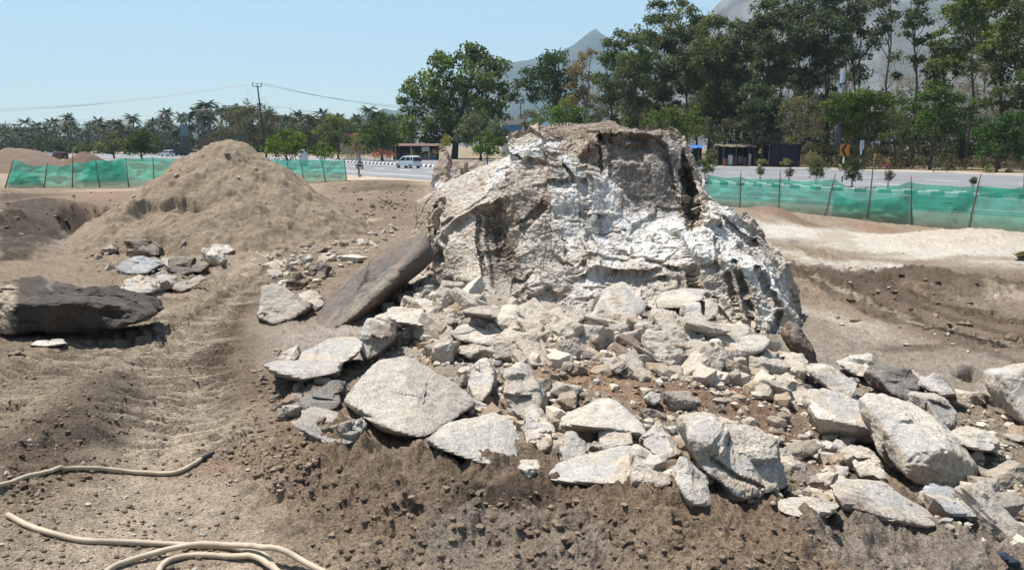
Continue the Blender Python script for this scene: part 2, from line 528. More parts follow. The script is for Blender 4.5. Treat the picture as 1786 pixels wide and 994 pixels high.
leftridge, *_ = band([(60,880),(130,770),(190,715),(225,680)], .35, .6, .4)
clump = sstep(-.1, .75, fbm(P2, .9, 3, 31))
f1 = fbm(P2, 1.4, 4, 11)
f2 = fbm(P2, .28, 4, 21, .55)
f3 = fbm(P2, .075, 3, 41, .6, ridge=True)
P3 = np.stack([x, y, np.zeros_like(x)], 1)
wob = np.stack([fbm(P2, .06, 2, 15), fbm(P2, .06, 2, 16)], 1) * .02
lump = domes(P2 + wob, .13, 77, .7) + .8 * domes(P2 + wob + 5, .065, 79, .7)
lump2 = domes(P2 + wob * 2, .34, 78, .55) + scallop(P3, .5, 80, .5, .2, .5) * .6
rough = np.clip(.35 + .9 * berm + .7 * leftridge + .35 * clump - .75 * smooth_path - .5 * np.maximum(np.maximum(mA, mB), np.maximum(mC, mD)), .06, 1.5)
amp_r = np.clip(r / 6, .55, 3.2)
dz = (f1 * .06 + f2 * .075 * rough + f3 * .022 * rough * np.minimum(amp_r, 1.3) + lump * .50 * rough * berm + lump * .40 * rough * (1 - berm) + lump2 * .26 * rough + fbm(P2, .045, 3, 43, .6) * .014 * (.4 + rough) * np.minimum(amp_r, 2.0)) * near
z = GZ.ravel() + dz + berm * .04 + leftridge * .05
for m, s, d, w, am in ((mA, sA, dA, .42, .075), (mB, sB, dB, .40, .05), (mC, sC, dC, .42, .055), (mD, sD, dD, .42, .055)):
    per = .165
    wig = (f2 * .05 + f1 * .08)
    ph = (s + wig) / per
    rid = np.floor(ph + .25).astype(np.int64)
    ra = .25 + .95 * u01(hsh(rid, rid * 0, rid * 0, 7), 2)
    rib = np.clip(np.sin(ph * 2 * math.pi) * 1.6, -1, .55) * ra * (.45 + .55 * sstep(-.5, .1, fbm(P2, .13, 2, 57)))
    keep = .35 + .65 * sstep(-.4, .2, fbm(P2, .55, 2, 51))
    z += m * (am * rib * keep * np.clip(r / 4, .8, 2.2) - .03)
    z += sstep(.2, 0, np.abs(d - w * 1.15)) * .055 * (0.5 + .8 * clump)
# cuts and heaps of the left bank and of the right-hand pit
def bump(px, py, rad, h, pw=2.0, zz=None, sx=1.0, sy=1.0):
    c = hit(px, py)
    d = np.hypot((x - c[0]) * sx + wx * rad * .25, (y - c[1]) * sy + wy * rad * .25) / rad
    return h * np.exp(-d ** pw)
z += bump(30, 392, 1.2, .42) + bump(95, 362, 1.3, .40) + bump(60, 425, .7, .2) - bump(165, 402, 1.0, .75) - bump(120, 415, .8, .4) - bump(60, 452, .5, .15)
lb = np.exp(-(np.hypot(x - hit(80, 400)[0], y - hit(80, 400)[1]) / 2.6) ** 4)
z += lb * (scallop(np.stack([x, y, z], 1), .8, 88, .8, .5, .5) * .45 + f2 * .10)
mb_ = np.exp(-(np.hypot((x - hit(660, 340)[0]) * .6, y - hit(660, 340)[1]) / 5.0) ** 4)
z += mb_ * (scallop(np.stack([x, y, z], 1), 1.6, 89, .6, .5, .5) * .35 + f2 * .10)
rp = np.exp(-(np.hypot((x - hit(1620, 500)[0]) * .55, y - hit(1620, 500)[1]) / 2.6) ** 4)
z += rp * (scallop(np.stack([x, y, z], 1), .9, 90, .6, .4, .5) * .28 + f2 * .09)
z += bump(20, 440, .6, .18)
z += bump(1320, 378, 1.2, .35) + bump(1370, 386, .9, .2) + bump(1510, 402, 1.0, .22) + bump(1700, 420, 2.6, .30, 2.5) + bump(1560, 428, 2.0, .08)
z += bump(1590, 480, .8, .12) + bump(1650, 500, 1.2, .14) + bump(1580, 520, .8, .12)
z -= bump(1690, 655, .13, .16, 3) + bump(1520, 610, .2, .05)
z += bump(640, 320, 4, .22) + bump(700, 330, 3.5, .25) + bump(690, 345, 3.0, .2) + bump(600, 345, 2.5, .12)
gpx, gpy = project_xy(x, y, bil(BASE, ct, cl, x, y))
gpx = gpx + f2 * 14; gpy = gpy + wx * 6
z += .20 * sstep(-30, 30, poly_sd_(gpx, gpy, [(690,500),(800,520),(1000,545),(1150,565),(1330,610),(1250,640),(1000,610),(760,600)])) * (y > 5)
z += bump(650, 368, 2.3, .50, 3)
z -= .75 * sstep(-2, 4, poly_sd_(gpx, gpy, [(98,374),(130,366),(180,362),(200,385),(185,402),(150,416),(112,404)])) * (y > 6)
z -= .20 * sstep(-3, 4, poly_sd_(gpx, gpy, [(1668,648),(1700,640),(1716,655),(1695,668),(1672,664)])) * (y > 3)
# level ground at the roads, and the plain beyond
dm, _, _ = seg_dist(x, y, MED)
level = sstep(62, 74, y + .75 * x * (x > 0) * .9) * (r > 30)
dn, _, sn = seg_dist(x, y, NEAR)
beyond = (sn < 0) & (r > 25)
lv = np.where(beyond, 1.0, sstep(6.0, 0.0, dn) * (r > 25))
z = z * (1 - lv) - .02 * lv
z = np.where(r > 170, -.02, z)
GZ = z.reshape(GX.shape)
def H(xx, yy): return bil(GZ, TH, LR, np.asarray(xx, float), np.asarray(yy, float))
def h1(xx, yy): return float(H(np.array([xx]), np.array([yy]))[0])
def ghit(px, py): return hit(px, py, H)

# ---- soil colours: tan dust, brown earth, damp dark spoil and painted trench shade, white rock flour
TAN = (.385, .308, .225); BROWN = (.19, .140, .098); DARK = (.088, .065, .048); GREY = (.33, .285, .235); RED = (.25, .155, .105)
WHITE = (.56, .505, .425); ORANGE = (.34, .235, .145); PEACH = (.47, .385, .295)
col = np.tile(np.array((.295, .228, .162)), (len(x), 1))
nz1 = fbm(P2, .5, 4, 61); nz2 = fbm(P2, .12, 3, 71); nz3 = fbm(P2, 3.0, 4, 81)
def paint(w, c):
    global col
    w = np.clip(w, 0, 1)[:, None]
    col = col * (1 - w) + np.array(c)[None] * w
paint(sstep(-.1, .8, nz1) * .6, BROWN); paint(sstep(.1, .9, -nz1) * .45, TAN); paint(sstep(.35, .9, fbm(P2, .22, 4, 66, .6)) * .6, (.12,.09,.066))
def pb(pp, w, c, s, soft=.8, jit=.7, nz=.5):
    m, *_ = band(pp, w, soft, jit)
    paint(m * np.clip(s * (1.12 + nz * (nz1 + .6 * nz2)), 0, 1), c)
def pp(poly, c, s, soft=8):
    sd = poly_sd_(gpx + nz1 * 10, gpy + nz2 * 6 + wx * 4, poly)
    paint(sstep(-soft, soft, sd) * np.clip(s * (1.1 + .5 * nz1 + .6 * nz2), 0, 1) * (y > 1), c)
pp([(0,330),(330,326),(330,345),(230,372),(100,368),(0,360)], (.20,.145,.10), .85)
pp([(560,318),(730,312),(730,400),(600,405),(560,370)], (.20,.152,.11), .85); pp([(610,322),(715,318),(715,348),(620,346)], (.125,.088,.062), .6)
pp([(1380,468),(1786,462),(1786,640),(1440,610)], (.255,.20,.15), .8, 14)
pb([(50,345),(200,338),(330,332)], 3.5, (.25,.175,.12), .9)
pb([(150,333),(300,329)], 1.2, TAN, .8)
pb([(0,400),(60,385),(120,400),(190,385)], 1.3, DARK, .8); pb([(20,440),(110,430)], .5, (.2,.165,.13), .7); pb([(110,368),(180,372)], .8, DARK, .8)  # dark bank earth, with the trench wall's shade painted in
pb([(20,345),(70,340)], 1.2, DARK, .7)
pb([(120,430),(220,430),(330,445)], .8, GREY, .7)
pb([(560,380),(650,345),(720,340)], 4.0, (.24,.18,.13), .7)
pb([(640,335),(700,330)], 1.6, DARK, .55)
pb([(620,312),(700,310)], 4.0, PEACH, .9)
pb([(560,600),(760,580),(900,600),(1100,610),(1320,630)], 1.0, (.42,.36,.295), .95, .6, .4, .3); pb([(700,680),(850,700),(960,760),(1100,770),(1350,830)], .35, (.33,.275,.215), .7)
pb([(760,540),(920,550),(1000,560)], .5, (.52,.46,.39), .8)
pb([(0,640),(140,600),(260,560)], .5, BROWN, .5); pb(pathA, .42, (.45, .365, .272), .95, .4, .2, .5); pb(pathB, .5, TAN, .6, .8, .7, 1.0)
pb([(380,640),(410,560),(470,500),(560,440)], .20, (.17,.128,.092), .6, .8, .9, 1.0); pb([(330,560),(420,500),(520,430)], .12, (.16,.12,.086), .6, .8, .9, 1.0); pb([(0,780),(100,760)], .3, (.14,.105,.075), .6)
pb([(30,860),(120,850),(300,850)], .12, (.17,.125,.088), .6); pb([(180,920),(330,925)], .12, (.17,.125,.088), .5); pb([(0,960),(250,975)], .14, BROWN, .6)
pb([(130,994),(260,920),(310,850),(340,900),(500,960)], .34, (.43,.345,.255), .85)
pb([(60,820),(130,755),(190,705),(220,680)], .24, DARK, .55)
pb([(160,775),(150,790)], .14, DARK, .5)
pb([(420,600),(400,650),(440,690)], .28, BROWN, .7)
pb([(420,830),(520,760),(560,860),(640,900)], .30, (.27,.185,.12), .6)
pb([(700,850),(850,855),(1000,875),(1200,905),(1400,930),(1600,950)], .42, (.215,.158,.112), .8)
pb([(840,880),(960,885),(1060,880)], .14, DARK, .75)
pb([(1080,900),(1300,960)], .3, (.25,.175,.118), .7)
pb([(820,955),(1000,960)], .18, GREY, .5); pb([(1550,985),(1700,965)], .25, GREY, .7)
pb([(1150,690),(1290,695)], .30, (.27,.165,.115), .95); pb([(950,640),(1000,690),(1030,660)], .32, (.35,.235,.145), .9)
pb([(1400,780),(1440,800)], .22, RED, .9); pb([(1320,730),(1380,760)], .2, RED, .6)
pb([(1400,640),(1500,610),(1600,620),(1750,680)], 1.1, (.345,.29,.232), .8)
pb([(1410,545),(1480,560),(1560,580)], .6, (.52,.46,.38), .8)
pb([(1400,480),(1500,530),(1620,570),(1790,600)], 1.0, (.30,.225,.16), .8)
pb([(1440,475),(1520,520),(1620,575),(1790,612)], .40, (.15,.11,.08), .65)
pb([(1420,470),(1560,482),(1650,490),(1730,500)], 1.3, (.13,.095,.066), .9, .7, 1.0, .8); pb([(1560,520),(1660,545),(1786,580)], .6, (.17,.125,.088), .7)
pb([(1520,500),(1580,510)], .6, ORANGE, .6)
pb([(1320,400),(1450,412),(1600,440),(1790,445)], 2.2, WHITE, .95, .5, .5, .25)
pb([(1450,462),(1540,465)], .7, WHITE, .9); pb([(1700,520),(1786,515)], .6, PEACH, .5)
pb([(1640,425),(1790,425)], 1.6, (.52,.435,.345), .8)
pb([(1300,375),(1380,388)], .9, (.24,.165,.11), .95, .4)
pb([(1510,402),(1570,410)], .8, (.30,.19,.13), .9)
pp([(0,352),(100,362),(190,368),(205,388),(150,414),(100,428),(0,462)], (.085,.064,.048), .9, 7)  # dark brown bank; shade of the trench is put into the soil colour
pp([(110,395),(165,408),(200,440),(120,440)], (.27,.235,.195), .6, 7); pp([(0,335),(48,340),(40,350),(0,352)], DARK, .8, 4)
pp([(1400,466),(1560,474),(1570,520),(1440,515)], (.12,.088,.062), .75, 10); pp([(1600,482),(1720,490),(1720,532),(1610,520)], (.13,.095,.067), .65, 9)
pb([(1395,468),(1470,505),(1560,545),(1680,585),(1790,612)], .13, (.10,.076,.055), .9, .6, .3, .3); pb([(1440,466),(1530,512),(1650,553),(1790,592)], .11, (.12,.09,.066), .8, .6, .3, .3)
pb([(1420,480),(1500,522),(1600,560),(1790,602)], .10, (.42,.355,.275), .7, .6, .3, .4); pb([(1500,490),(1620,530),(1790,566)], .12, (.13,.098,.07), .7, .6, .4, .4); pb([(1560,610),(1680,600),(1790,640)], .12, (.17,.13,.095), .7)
pb([(1330,432),(1420,452),(1480,470)], .5, (.50,.44,.36), .7); pb([(1350,420),(1440,440),(1560,445)], .3, (.30,.24,.18), .6); pb([(1600,462),(1690,452),(1790,455)], .35, (.27,.21,.155), .6)
pp([(1430,400),(1480,405),(1500,440),(1420,430)], (.33,.27,.205), .5, 8)
paint(np.where(beyond, 1, 0) * .9, (.24, .185, .125))
paint(sstep(5, 1, dn) * (r > 25) * .8, PEACH)
dfar, _, _ = seg_dist(x, y, FAR)
paint(sstep(9, 3, dfar) * (r > 40) * .9, (.44, .36, .275))
paint(np.where(beyond, 1, 0) * sstep(.1, .7, nz3) * .6, (.20, .18, .085))
col *= (1 + .20 * nz2[:, None] + .08 * nz1[:, None] + .12 * fbm(P2, .04, 2, 99)[:, None] * near[:, None])
nr, ncl = GX.shape
ii = np.arange(nr - 1)[:, None] * ncl + np.arange(ncl - 1)[None]
gq = np.stack([ii, ii + 1, ii + ncl + 1, ii + ncl], -1).reshape(-1, 4)
gv = np.stack([x, y, z], 1)
gv = np.vstack([gv, [[0, 0, z[:ncl].mean()]]])
fan = np.stack([np.full(ncl - 1, len(gv) - 1), np.arange(1, ncl), np.arange(ncl - 1)], 1)
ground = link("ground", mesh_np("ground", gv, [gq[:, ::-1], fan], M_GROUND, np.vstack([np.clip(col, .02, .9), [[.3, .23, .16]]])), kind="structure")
ground['label'] = "dusty brown excavated earth with machine tracks"

# ------------------------------------------------------------------ roads
def asphalt():
    m, t, out = new_mat("worn asphalt")
    b = N(t, "ShaderNodeBsdfPrincipled", Roughness=0.85)
    co = t.nodes.new("ShaderNodeTexCoord").outputs['Object']
    n1 = noise_tex(t, co, .12, 5, .6); n2 = noise_tex(t, co, 6, 4, .7)
    c = mix_rgb(t, 'MULTIPLY', 1.0, (.160, .162, .165), ramp(t, n1, [(.3, .8), (.7, 1.2)]))
    c = mix_rgb(t, 'MULTIPLY', 1.0, c, ramp(t, n2, [(.3, .85), (.7, 1.15)]))
    t.links.new(c, b.inputs['Base Color']); t.links.new(b.outputs[0], out.inputs[0])
    return m
M_ROAD = asphalt()
M_PAINT = plain("road paint", (.72, .72, .70), .7, var=.2, scale=1.5)
M_KBLACK = plain("black kerb paint", (.03, .03, .032), .6, var=.3)
M_KWHITE = plain("white kerb paint", (.72, .72, .70), .6, var=.15)
M_SOILMED = plain("median soil", (.22, .17, .12), .95, var=.3, scale=2)
NS = 240
lm, lf, ln = resample(MED, NS), resample(FAR, NS), resample(NEAR, NS)
def ribbon(name, a, b, za, mat, parent=None, **p):
    n = len(a)
    v = np.vstack([np.c_[a, np.full(n, za)], np.c_[b, np.full(n, za)]])
    i = np.arange(n - 1)
    return link(name, mesh_np(name, v, np.stack([i, i + 1, i + n + 1, i + n], 1), mat, smooth=False), parent, **p)
def across(ta, tb=None):                          # t: -1 near edge, 0 median line, 1 far edge
    return lm + (lf - lm) * ta if ta >= 0 else lm + (ln - lm) * -ta
road = ribbon("road", ln, lf, 0.0, M_ROAD, kind="structure")
road['label'] = "grey asphalt highway behind the site"
def stripes(name, t, w, za, dash=None):
    c = across(t)
    tg = np.gradient(c, axis=0); tg /= np.linalg.norm(tg, axis=1, keepdims=True)
    nn = np.stack([-tg[:, 1], tg[:, 0]], 1)
    if dash is None:
        return ribbon(name, c - nn * w / 2, c + nn * w / 2, za, M_PAINT, kind="structure")
    s = np.concatenate([[0], np.cumsum(np.hypot(*np.diff(c, axis=0).T))])
    V = []; F = []
    k = 0.0
    while k < s[-1] - dash[0]:
        for e in (k, k + dash[0]):
            px = np.interp(e, s, c[:, 0]); py = np.interp(e, s, c[:, 1]); nx = np.interp(e, s, nn[:, 0]); ny = np.interp(e, s, nn[:, 1])
            V += [(px - nx * w / 2, py - ny * w / 2, za), (px + nx * w / 2, py + ny * w / 2, za)]
        b = len(V) - 4
        F.append((b, b + 2, b + 3, b + 1))
        k += dash[0] + dash[1]
    return link(name, mesh_np(name, np.array(V), np.array(F), M_PAINT, smooth=False), kind="structure")
stripes("edge_line", -.80, .28, .004)
stripes("edge_line", -.10, .22, .004)
stripes("edge_line", .95, .25, .004)
stripes("lane_line", -.45, .28, .004, (3.5, 4.5))
stripes("lane_line", .5, .25, .004, (3, 4.5))
stripes("lane_line", .25, .2, .004, (3, 4.5))

# raised median with black and white painted kerb blocks
med_w = .75
tg = np.gradient(lm, axis=0); tg /= np.linalg.norm(tg, axis=1, keepdims=True)
nn = np.stack([-tg[:, 1], tg[:, 0]], 1)
sM = np.concatenate([[0], np.cumsum(np.hypot(*np.diff(lm, axis=0).T))])
ribbon("median_strip", lm - nn * (med_w - .22), lm + nn * (med_w - .22), .20, M_SOILMED, kind="structure")
def kerb_line(sgn):
    root = empty("road_kerb", (0, 0, 0), "black and white painted kerb along the %s side of the highway median" % ("near" if sgn > 0 else "far"), "kerb")
    proto = {}
    for nm, mt in (("kerb_block", M_KWHITE), ("kerb_block", M_KBLACK)):
        b = MB(); b.prism([(-.11, -.02), (.11, -.02), (.11, .20), (.05, .26), (-.05, .26), (-.11, .20)], -.395, .395)
        proto[mt.name] = b.mesh("kerb_block", mt)
    k = 55.0; i = 0; far = {M_KWHITE.name: MB(), M_KBLACK.name: MB()}
    c = lm + nn * med_w * sgn
    while k < sM[-1] - 400:
        px = np.interp(k, sM, c[:, 0]); py = np.interp(k, sM, c[:, 1]); tx = np.interp(k, sM, tg[:, 0]); ty = np.interp(k, sM, tg[:, 1])
        mt = M_KWHITE if i % 2 else M_KBLACK
        if i < 262:
            o = link("kerb_block", proto[mt.name], root, (px, py, 0)); o.rotation_euler = (0, 0, math.atan2(-tx, ty))
        else:
            far[mt.name].box((px, py, .13), (.22, .79, .26), math.atan2(-tx, ty))
        k += .80; i += 1
    for kname, b in far.items():
        if b.n: b.build("far_kerb_blocks", bpy.data.materials[kname], root, kind="stuff")
kerb_line(-1)
kerb_line(1)
# ------------------------------------------------------------------ broken rock
_ico = {}
def ico(sub):
    if sub not in _ico:
        bm = bmesh.new(); bmesh.ops.create_icosphere(bm, subdivisions=sub, radius=1)
        v = np.array([q.co[:] for q in bm.verts]); f = np.array([[q.index for q in p.verts] for p in bm.faces])
        bm.free(); _ico[sub] = (v / np.linalg.norm(v, axis=1, keepdims=True), f)
    return _ico[sub]
def hull_planes(pts):
    bm = bmesh.new()
    for p in pts: bm.verts.new(p)
    bmesh.ops.convex_hull(bm, input=bm.verts)
    bmesh.ops.recalc_face_normals(bm, faces=bm.faces)
    pl = {}
    for f in bm.faces:
        if f.calc_area() < 1e-9: continue
        n = np.array(f.normal[:]); d = float(np.dot(n, f.verts[0].co[:]))
        pl[tuple(np.round(n, 2))] = (n, d)
    bm.free()
    return np.array([a for a, _ in pl.values()]), np.array([b for _, b in pl.values()])
def project(p):
    q = p - EYE
    dep = q[:, 1] * CP - q[:, 2] * SP
    up = q[:, 1] * SP + q[:, 2] * CP
    return 893 + FPX * q[:, 0] / dep, 497 - FPX * up / dep
def poly_sd(px, py, poly):
    """signed distance to a closed polygon, positive inside"""
    d = np.full(px.shape, 1e9); ins = np.zeros(px.shape, bool)
    for (ax, ay), (bx, by) in zip(poly, poly[1:] + poly[:1]):
        vx, vy = bx - ax, by - ay
        t = np.clip(((px - ax) * vx + (py - ay) * vy) / (vx * vx + vy * vy + 1e-9), 0, 1)
        d = np.minimum(d, np.hypot(px - ax - t * vx, py - ay - t * vy))
        c = ((ay > py) != (by > py)) & (px < (bx - ax) * (py - ay) / (by - ay + 1e-12) + ax)
        ins ^= c
    return np.where(ins, d, -d)
PAL = dict(pale=(.475, .415, .34), cream=(.545, .485, .40), grey=(.43, .405, .37), brown=(.215, .165, .125), dark=(.085, .075, .07), tan=(.40, .32, .24),
           blue=(.30, .32, .34), rust=(.36, .25, .165), white=(.74, .72, .68), mid=(.47, .42, .355), slab=(.175, .14, .115), umber=(.13, .095, .07))
def carve(v, ops, wob=2.0, seed=0):
    """press regions of a stone's face inwards (metres along the line of sight of the sketch they were taken from)"""
    if not ops: return v
    px, py = project(v)
    n = fbm(v, .10, 3, 300 + seed)
    px = px + n * wob; py = py + fbm(v, .10, 3, 333 + seed) * wob
    for poly, dep, soft in ops:
        if len(poly) == 2 or soft < 0:             # a crack along a line
            d, _, _ = seg_dist(px, py, poly); m = sstep(abs(soft), abs(soft) * .35, d)
        else:
            m = sstep(-soft * .5, soft * .5, poly_sd(px, py, poly))
        q = v - EYE
        v = v + q / np.linalg.norm(q, axis=1, keepdims=True) * (m * dep)[:, None]
    return v
def stain_and_shade(v, colr, ops, seed=0):  # blends stains and patches of painted shade into the vertex colours
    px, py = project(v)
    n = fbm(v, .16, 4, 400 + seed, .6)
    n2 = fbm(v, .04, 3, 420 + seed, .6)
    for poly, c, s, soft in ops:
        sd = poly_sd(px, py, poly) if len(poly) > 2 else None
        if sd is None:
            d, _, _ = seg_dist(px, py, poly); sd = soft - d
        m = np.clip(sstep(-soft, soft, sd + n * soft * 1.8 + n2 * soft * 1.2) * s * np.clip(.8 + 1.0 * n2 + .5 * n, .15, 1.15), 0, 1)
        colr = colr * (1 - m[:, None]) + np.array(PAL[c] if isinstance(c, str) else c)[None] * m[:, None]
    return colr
def rock_colour(v, nrm, tone, S, seed, tone2='rust', dust=.0):
    a = np.array(PAL[tone]) if isinstance(tone, str) else np.array(tone)
    b = np.array(PAL[tone2])
    n = fbm(v, S * .5, 4, 500 + seed, .6); n2 = fbm(v, S * .16, 3, 540 + seed, .6)
    w = np.clip(sstep(.05, .95, n + .4 * n2) * .55, 0, 1)[:, None]
    c = a * (1 - w) + b * w
    w2 = (sstep(.25, .9, -n + .5 * n2) * .35)[:, None]
    c = c * (1 - w2) + np.minimum(a * 1.25, .82) * w2
    c = c * (1 + .16 * n2[:, None])
    if dust:
        k = (sstep(.45, .9, nrm[:, 2] + .25 * n2) * dust)[:, None]
        c = c * (1 - k) + np.array((.60, .55, .48)) * k
    return np.clip(c, .015, .86)
def rock(name, label, pts, base=None, Y=None, back=.25, tone='pale', tone2='rust', seed=1, sub=4, k=16, rough=1.0, press=None, paint=None, dust=.25, cat="rock", dz=0.0, group=None, parent=None, sink=.03, aniso=None, auto=True, rest=True):
    """a stone: corner points in the sketch (picture x, picture y, metres behind the stone's front) make convex lumps that are joined, worn and chipped"""
    if Y is None: Y = ghit(*base)[1]
    elif auto:                                     # never in front of its sketch's depth, never under the ground
        fl = pts if not isinstance(pts[0], list) else sum(pts, [])
        ym = sum(p[1] for p in fl) / len(fl)
        Y = min([Y] + [ghit(p[0], p[1])[1] - p[2] for p in fl if p[1] > ym])
    mid = {id(st): sum(p[1] for p in st) / len(st) for st in (pts if isinstance(pts[0], list) else [pts])}
    sets = pts if isinstance(pts[0], list) else [pts]
    hulls = []; allp = []
    for st in sets:
        P = np.array([at(p[0], p[1], Y + p[2]) for p in st]); P[:, 2] += dz
        if back:
            c = P.mean(0); Bk = c + (P - c) * np.array([.8, .5, .8]); Bk[:, 1] += back; Bk[:, 2] -= back * .12
            P = np.vstack([P, Bk])
        if rest:                                   # the foot goes on along the sight line until it stands in the ground
            ft = []
            for p in st:
                if p[1] > mid[id(st)]:
                    g = ghit(p[0], p[1]); e = g[1] - (Y + p[2])
                    if .0 < e < 1.6: ft.append(g + np.array([0, 0, -.02]))
            if ft: P = np.vstack([P, ft])
        hulls.append(P); allp.append(P)
    cen = np.mean([h.mean(0) for h in hulls], 0)
    A_ = np.vstack(allp); E = (A_.max(0) - A_.min(0)) / 2
    S = float(np.prod(E) ** (1 / 3)); 
    D, F = ico(sub)
    d = D * (E * .6 + S * .4); d /= np.linalg.norm(d, axis=1, keepdims=True)
    rad = np.zeros(len(d)); fid = np.zeros(len(d), np.int64)
    for h in hulls:
        nn_, dd = hull_planes(h - cen)
        dd = np.maximum(dd, S * .04)
        den = np.maximum(d @ nn_.T, 1e-6)
        ri = dd[None] / den
        rk = (np.minimum(ri, 1e3) ** -k).sum(1) ** (-1 / k)
        fid = np.where(rk > rad, np.argmin(ri, 1) + 31 * len(dd), fid); rad = np.maximum(rad, rk)
    v = cen + d * rad[:, None]
    q = v if aniso is None else v * np.array(aniso)
    fa = scallop(q, S * .9, seed, .6, .2, .35); fb = scallop(q + 9, S * .38, seed + 5, .6, .3, .5); fc, _ = facet(q, S * .16, seed + 9, .35, .12)
    fd = fbm(q, S * .5, 5, seed + 20, .55) * S * .035
    rr_ = random.Random(seed * 13 + 1); ax = np.array([rr_.gauss(0, 1), rr_.gauss(0, 1), rr_.gauss(0, 1.5)]); ax /= np.linalg.norm(ax)
    t1 = v @ ax; lay = np.c_[t1 * 6.0, v @ np.roll(ax, 1) * .9, v @ np.roll(ax, 2) * .9] / S
    fol = fbm(lay, .9, 3, seed + 70, .6) * S * .020 + fbm(q, S * .22, 4, seed + 72, .6) * S * .022
    v = v + d * fol[:, None]
    v = v + d * (((fa - .05 * S) * .55 + fb * .45 + fc * .4 + fd) * rough)[:, None]
    v = carve(v, press, 2.0, seed)
    nm = vnormals(v, F)
    c = rock_colour(v, nm, tone, S, seed, tone2, dust)
    hf = hsh(fid, fid * 0 + seed, fid * 0, 3); fv = u01(hf, 1); ft_ = u01(hf, 2)
    lum = float(np.mean(c))
    c = c * (.84 + .32 * fv)[:, None]
    wr = (ft_ < .28) * (.35 + .3 * fv) * (.6 + .8 * fbm(v, S * .3, 3, seed + 81)).clip(0, 1)
    c = c * (1 - wr[:, None]) + np.array((1.0, .80, .60))[None] * lum * .85 * wr[:, None]
    wg = (ft_ > .78) * .5
    c = c * (1 - wg[:, None]) + np.array((.98, .97, .95))[None] * lum * .85 * wg[:, None]
    if paint: c = stain_and_shade(v, c, paint, seed)
    zr = (v[:, 2] - v[:, 2].min()) / max(v[:, 2].max() - v[:, 2].min(), 1e-6)
    ws = (sstep(.34, .04, zr + .22 * fbm(v, S * .45, 3, seed + 90)) * .7)[:, None]      # soil clings to the foot of the stone
    c = c * (1 - ws) + np.array((.215, .16, .115)) * ws
    org = np.array([cen[0], cen[1], v[:, 2].min()])
    me = mesh_np(name, v - org, F, M_ROCK, c, smooth=False)
    if parent is None: HERO.append((label, cen))
    return link(name, me, parent, org, label=label if parent is None else None, cat=cat if parent is None else None, group=group)

HERO = []
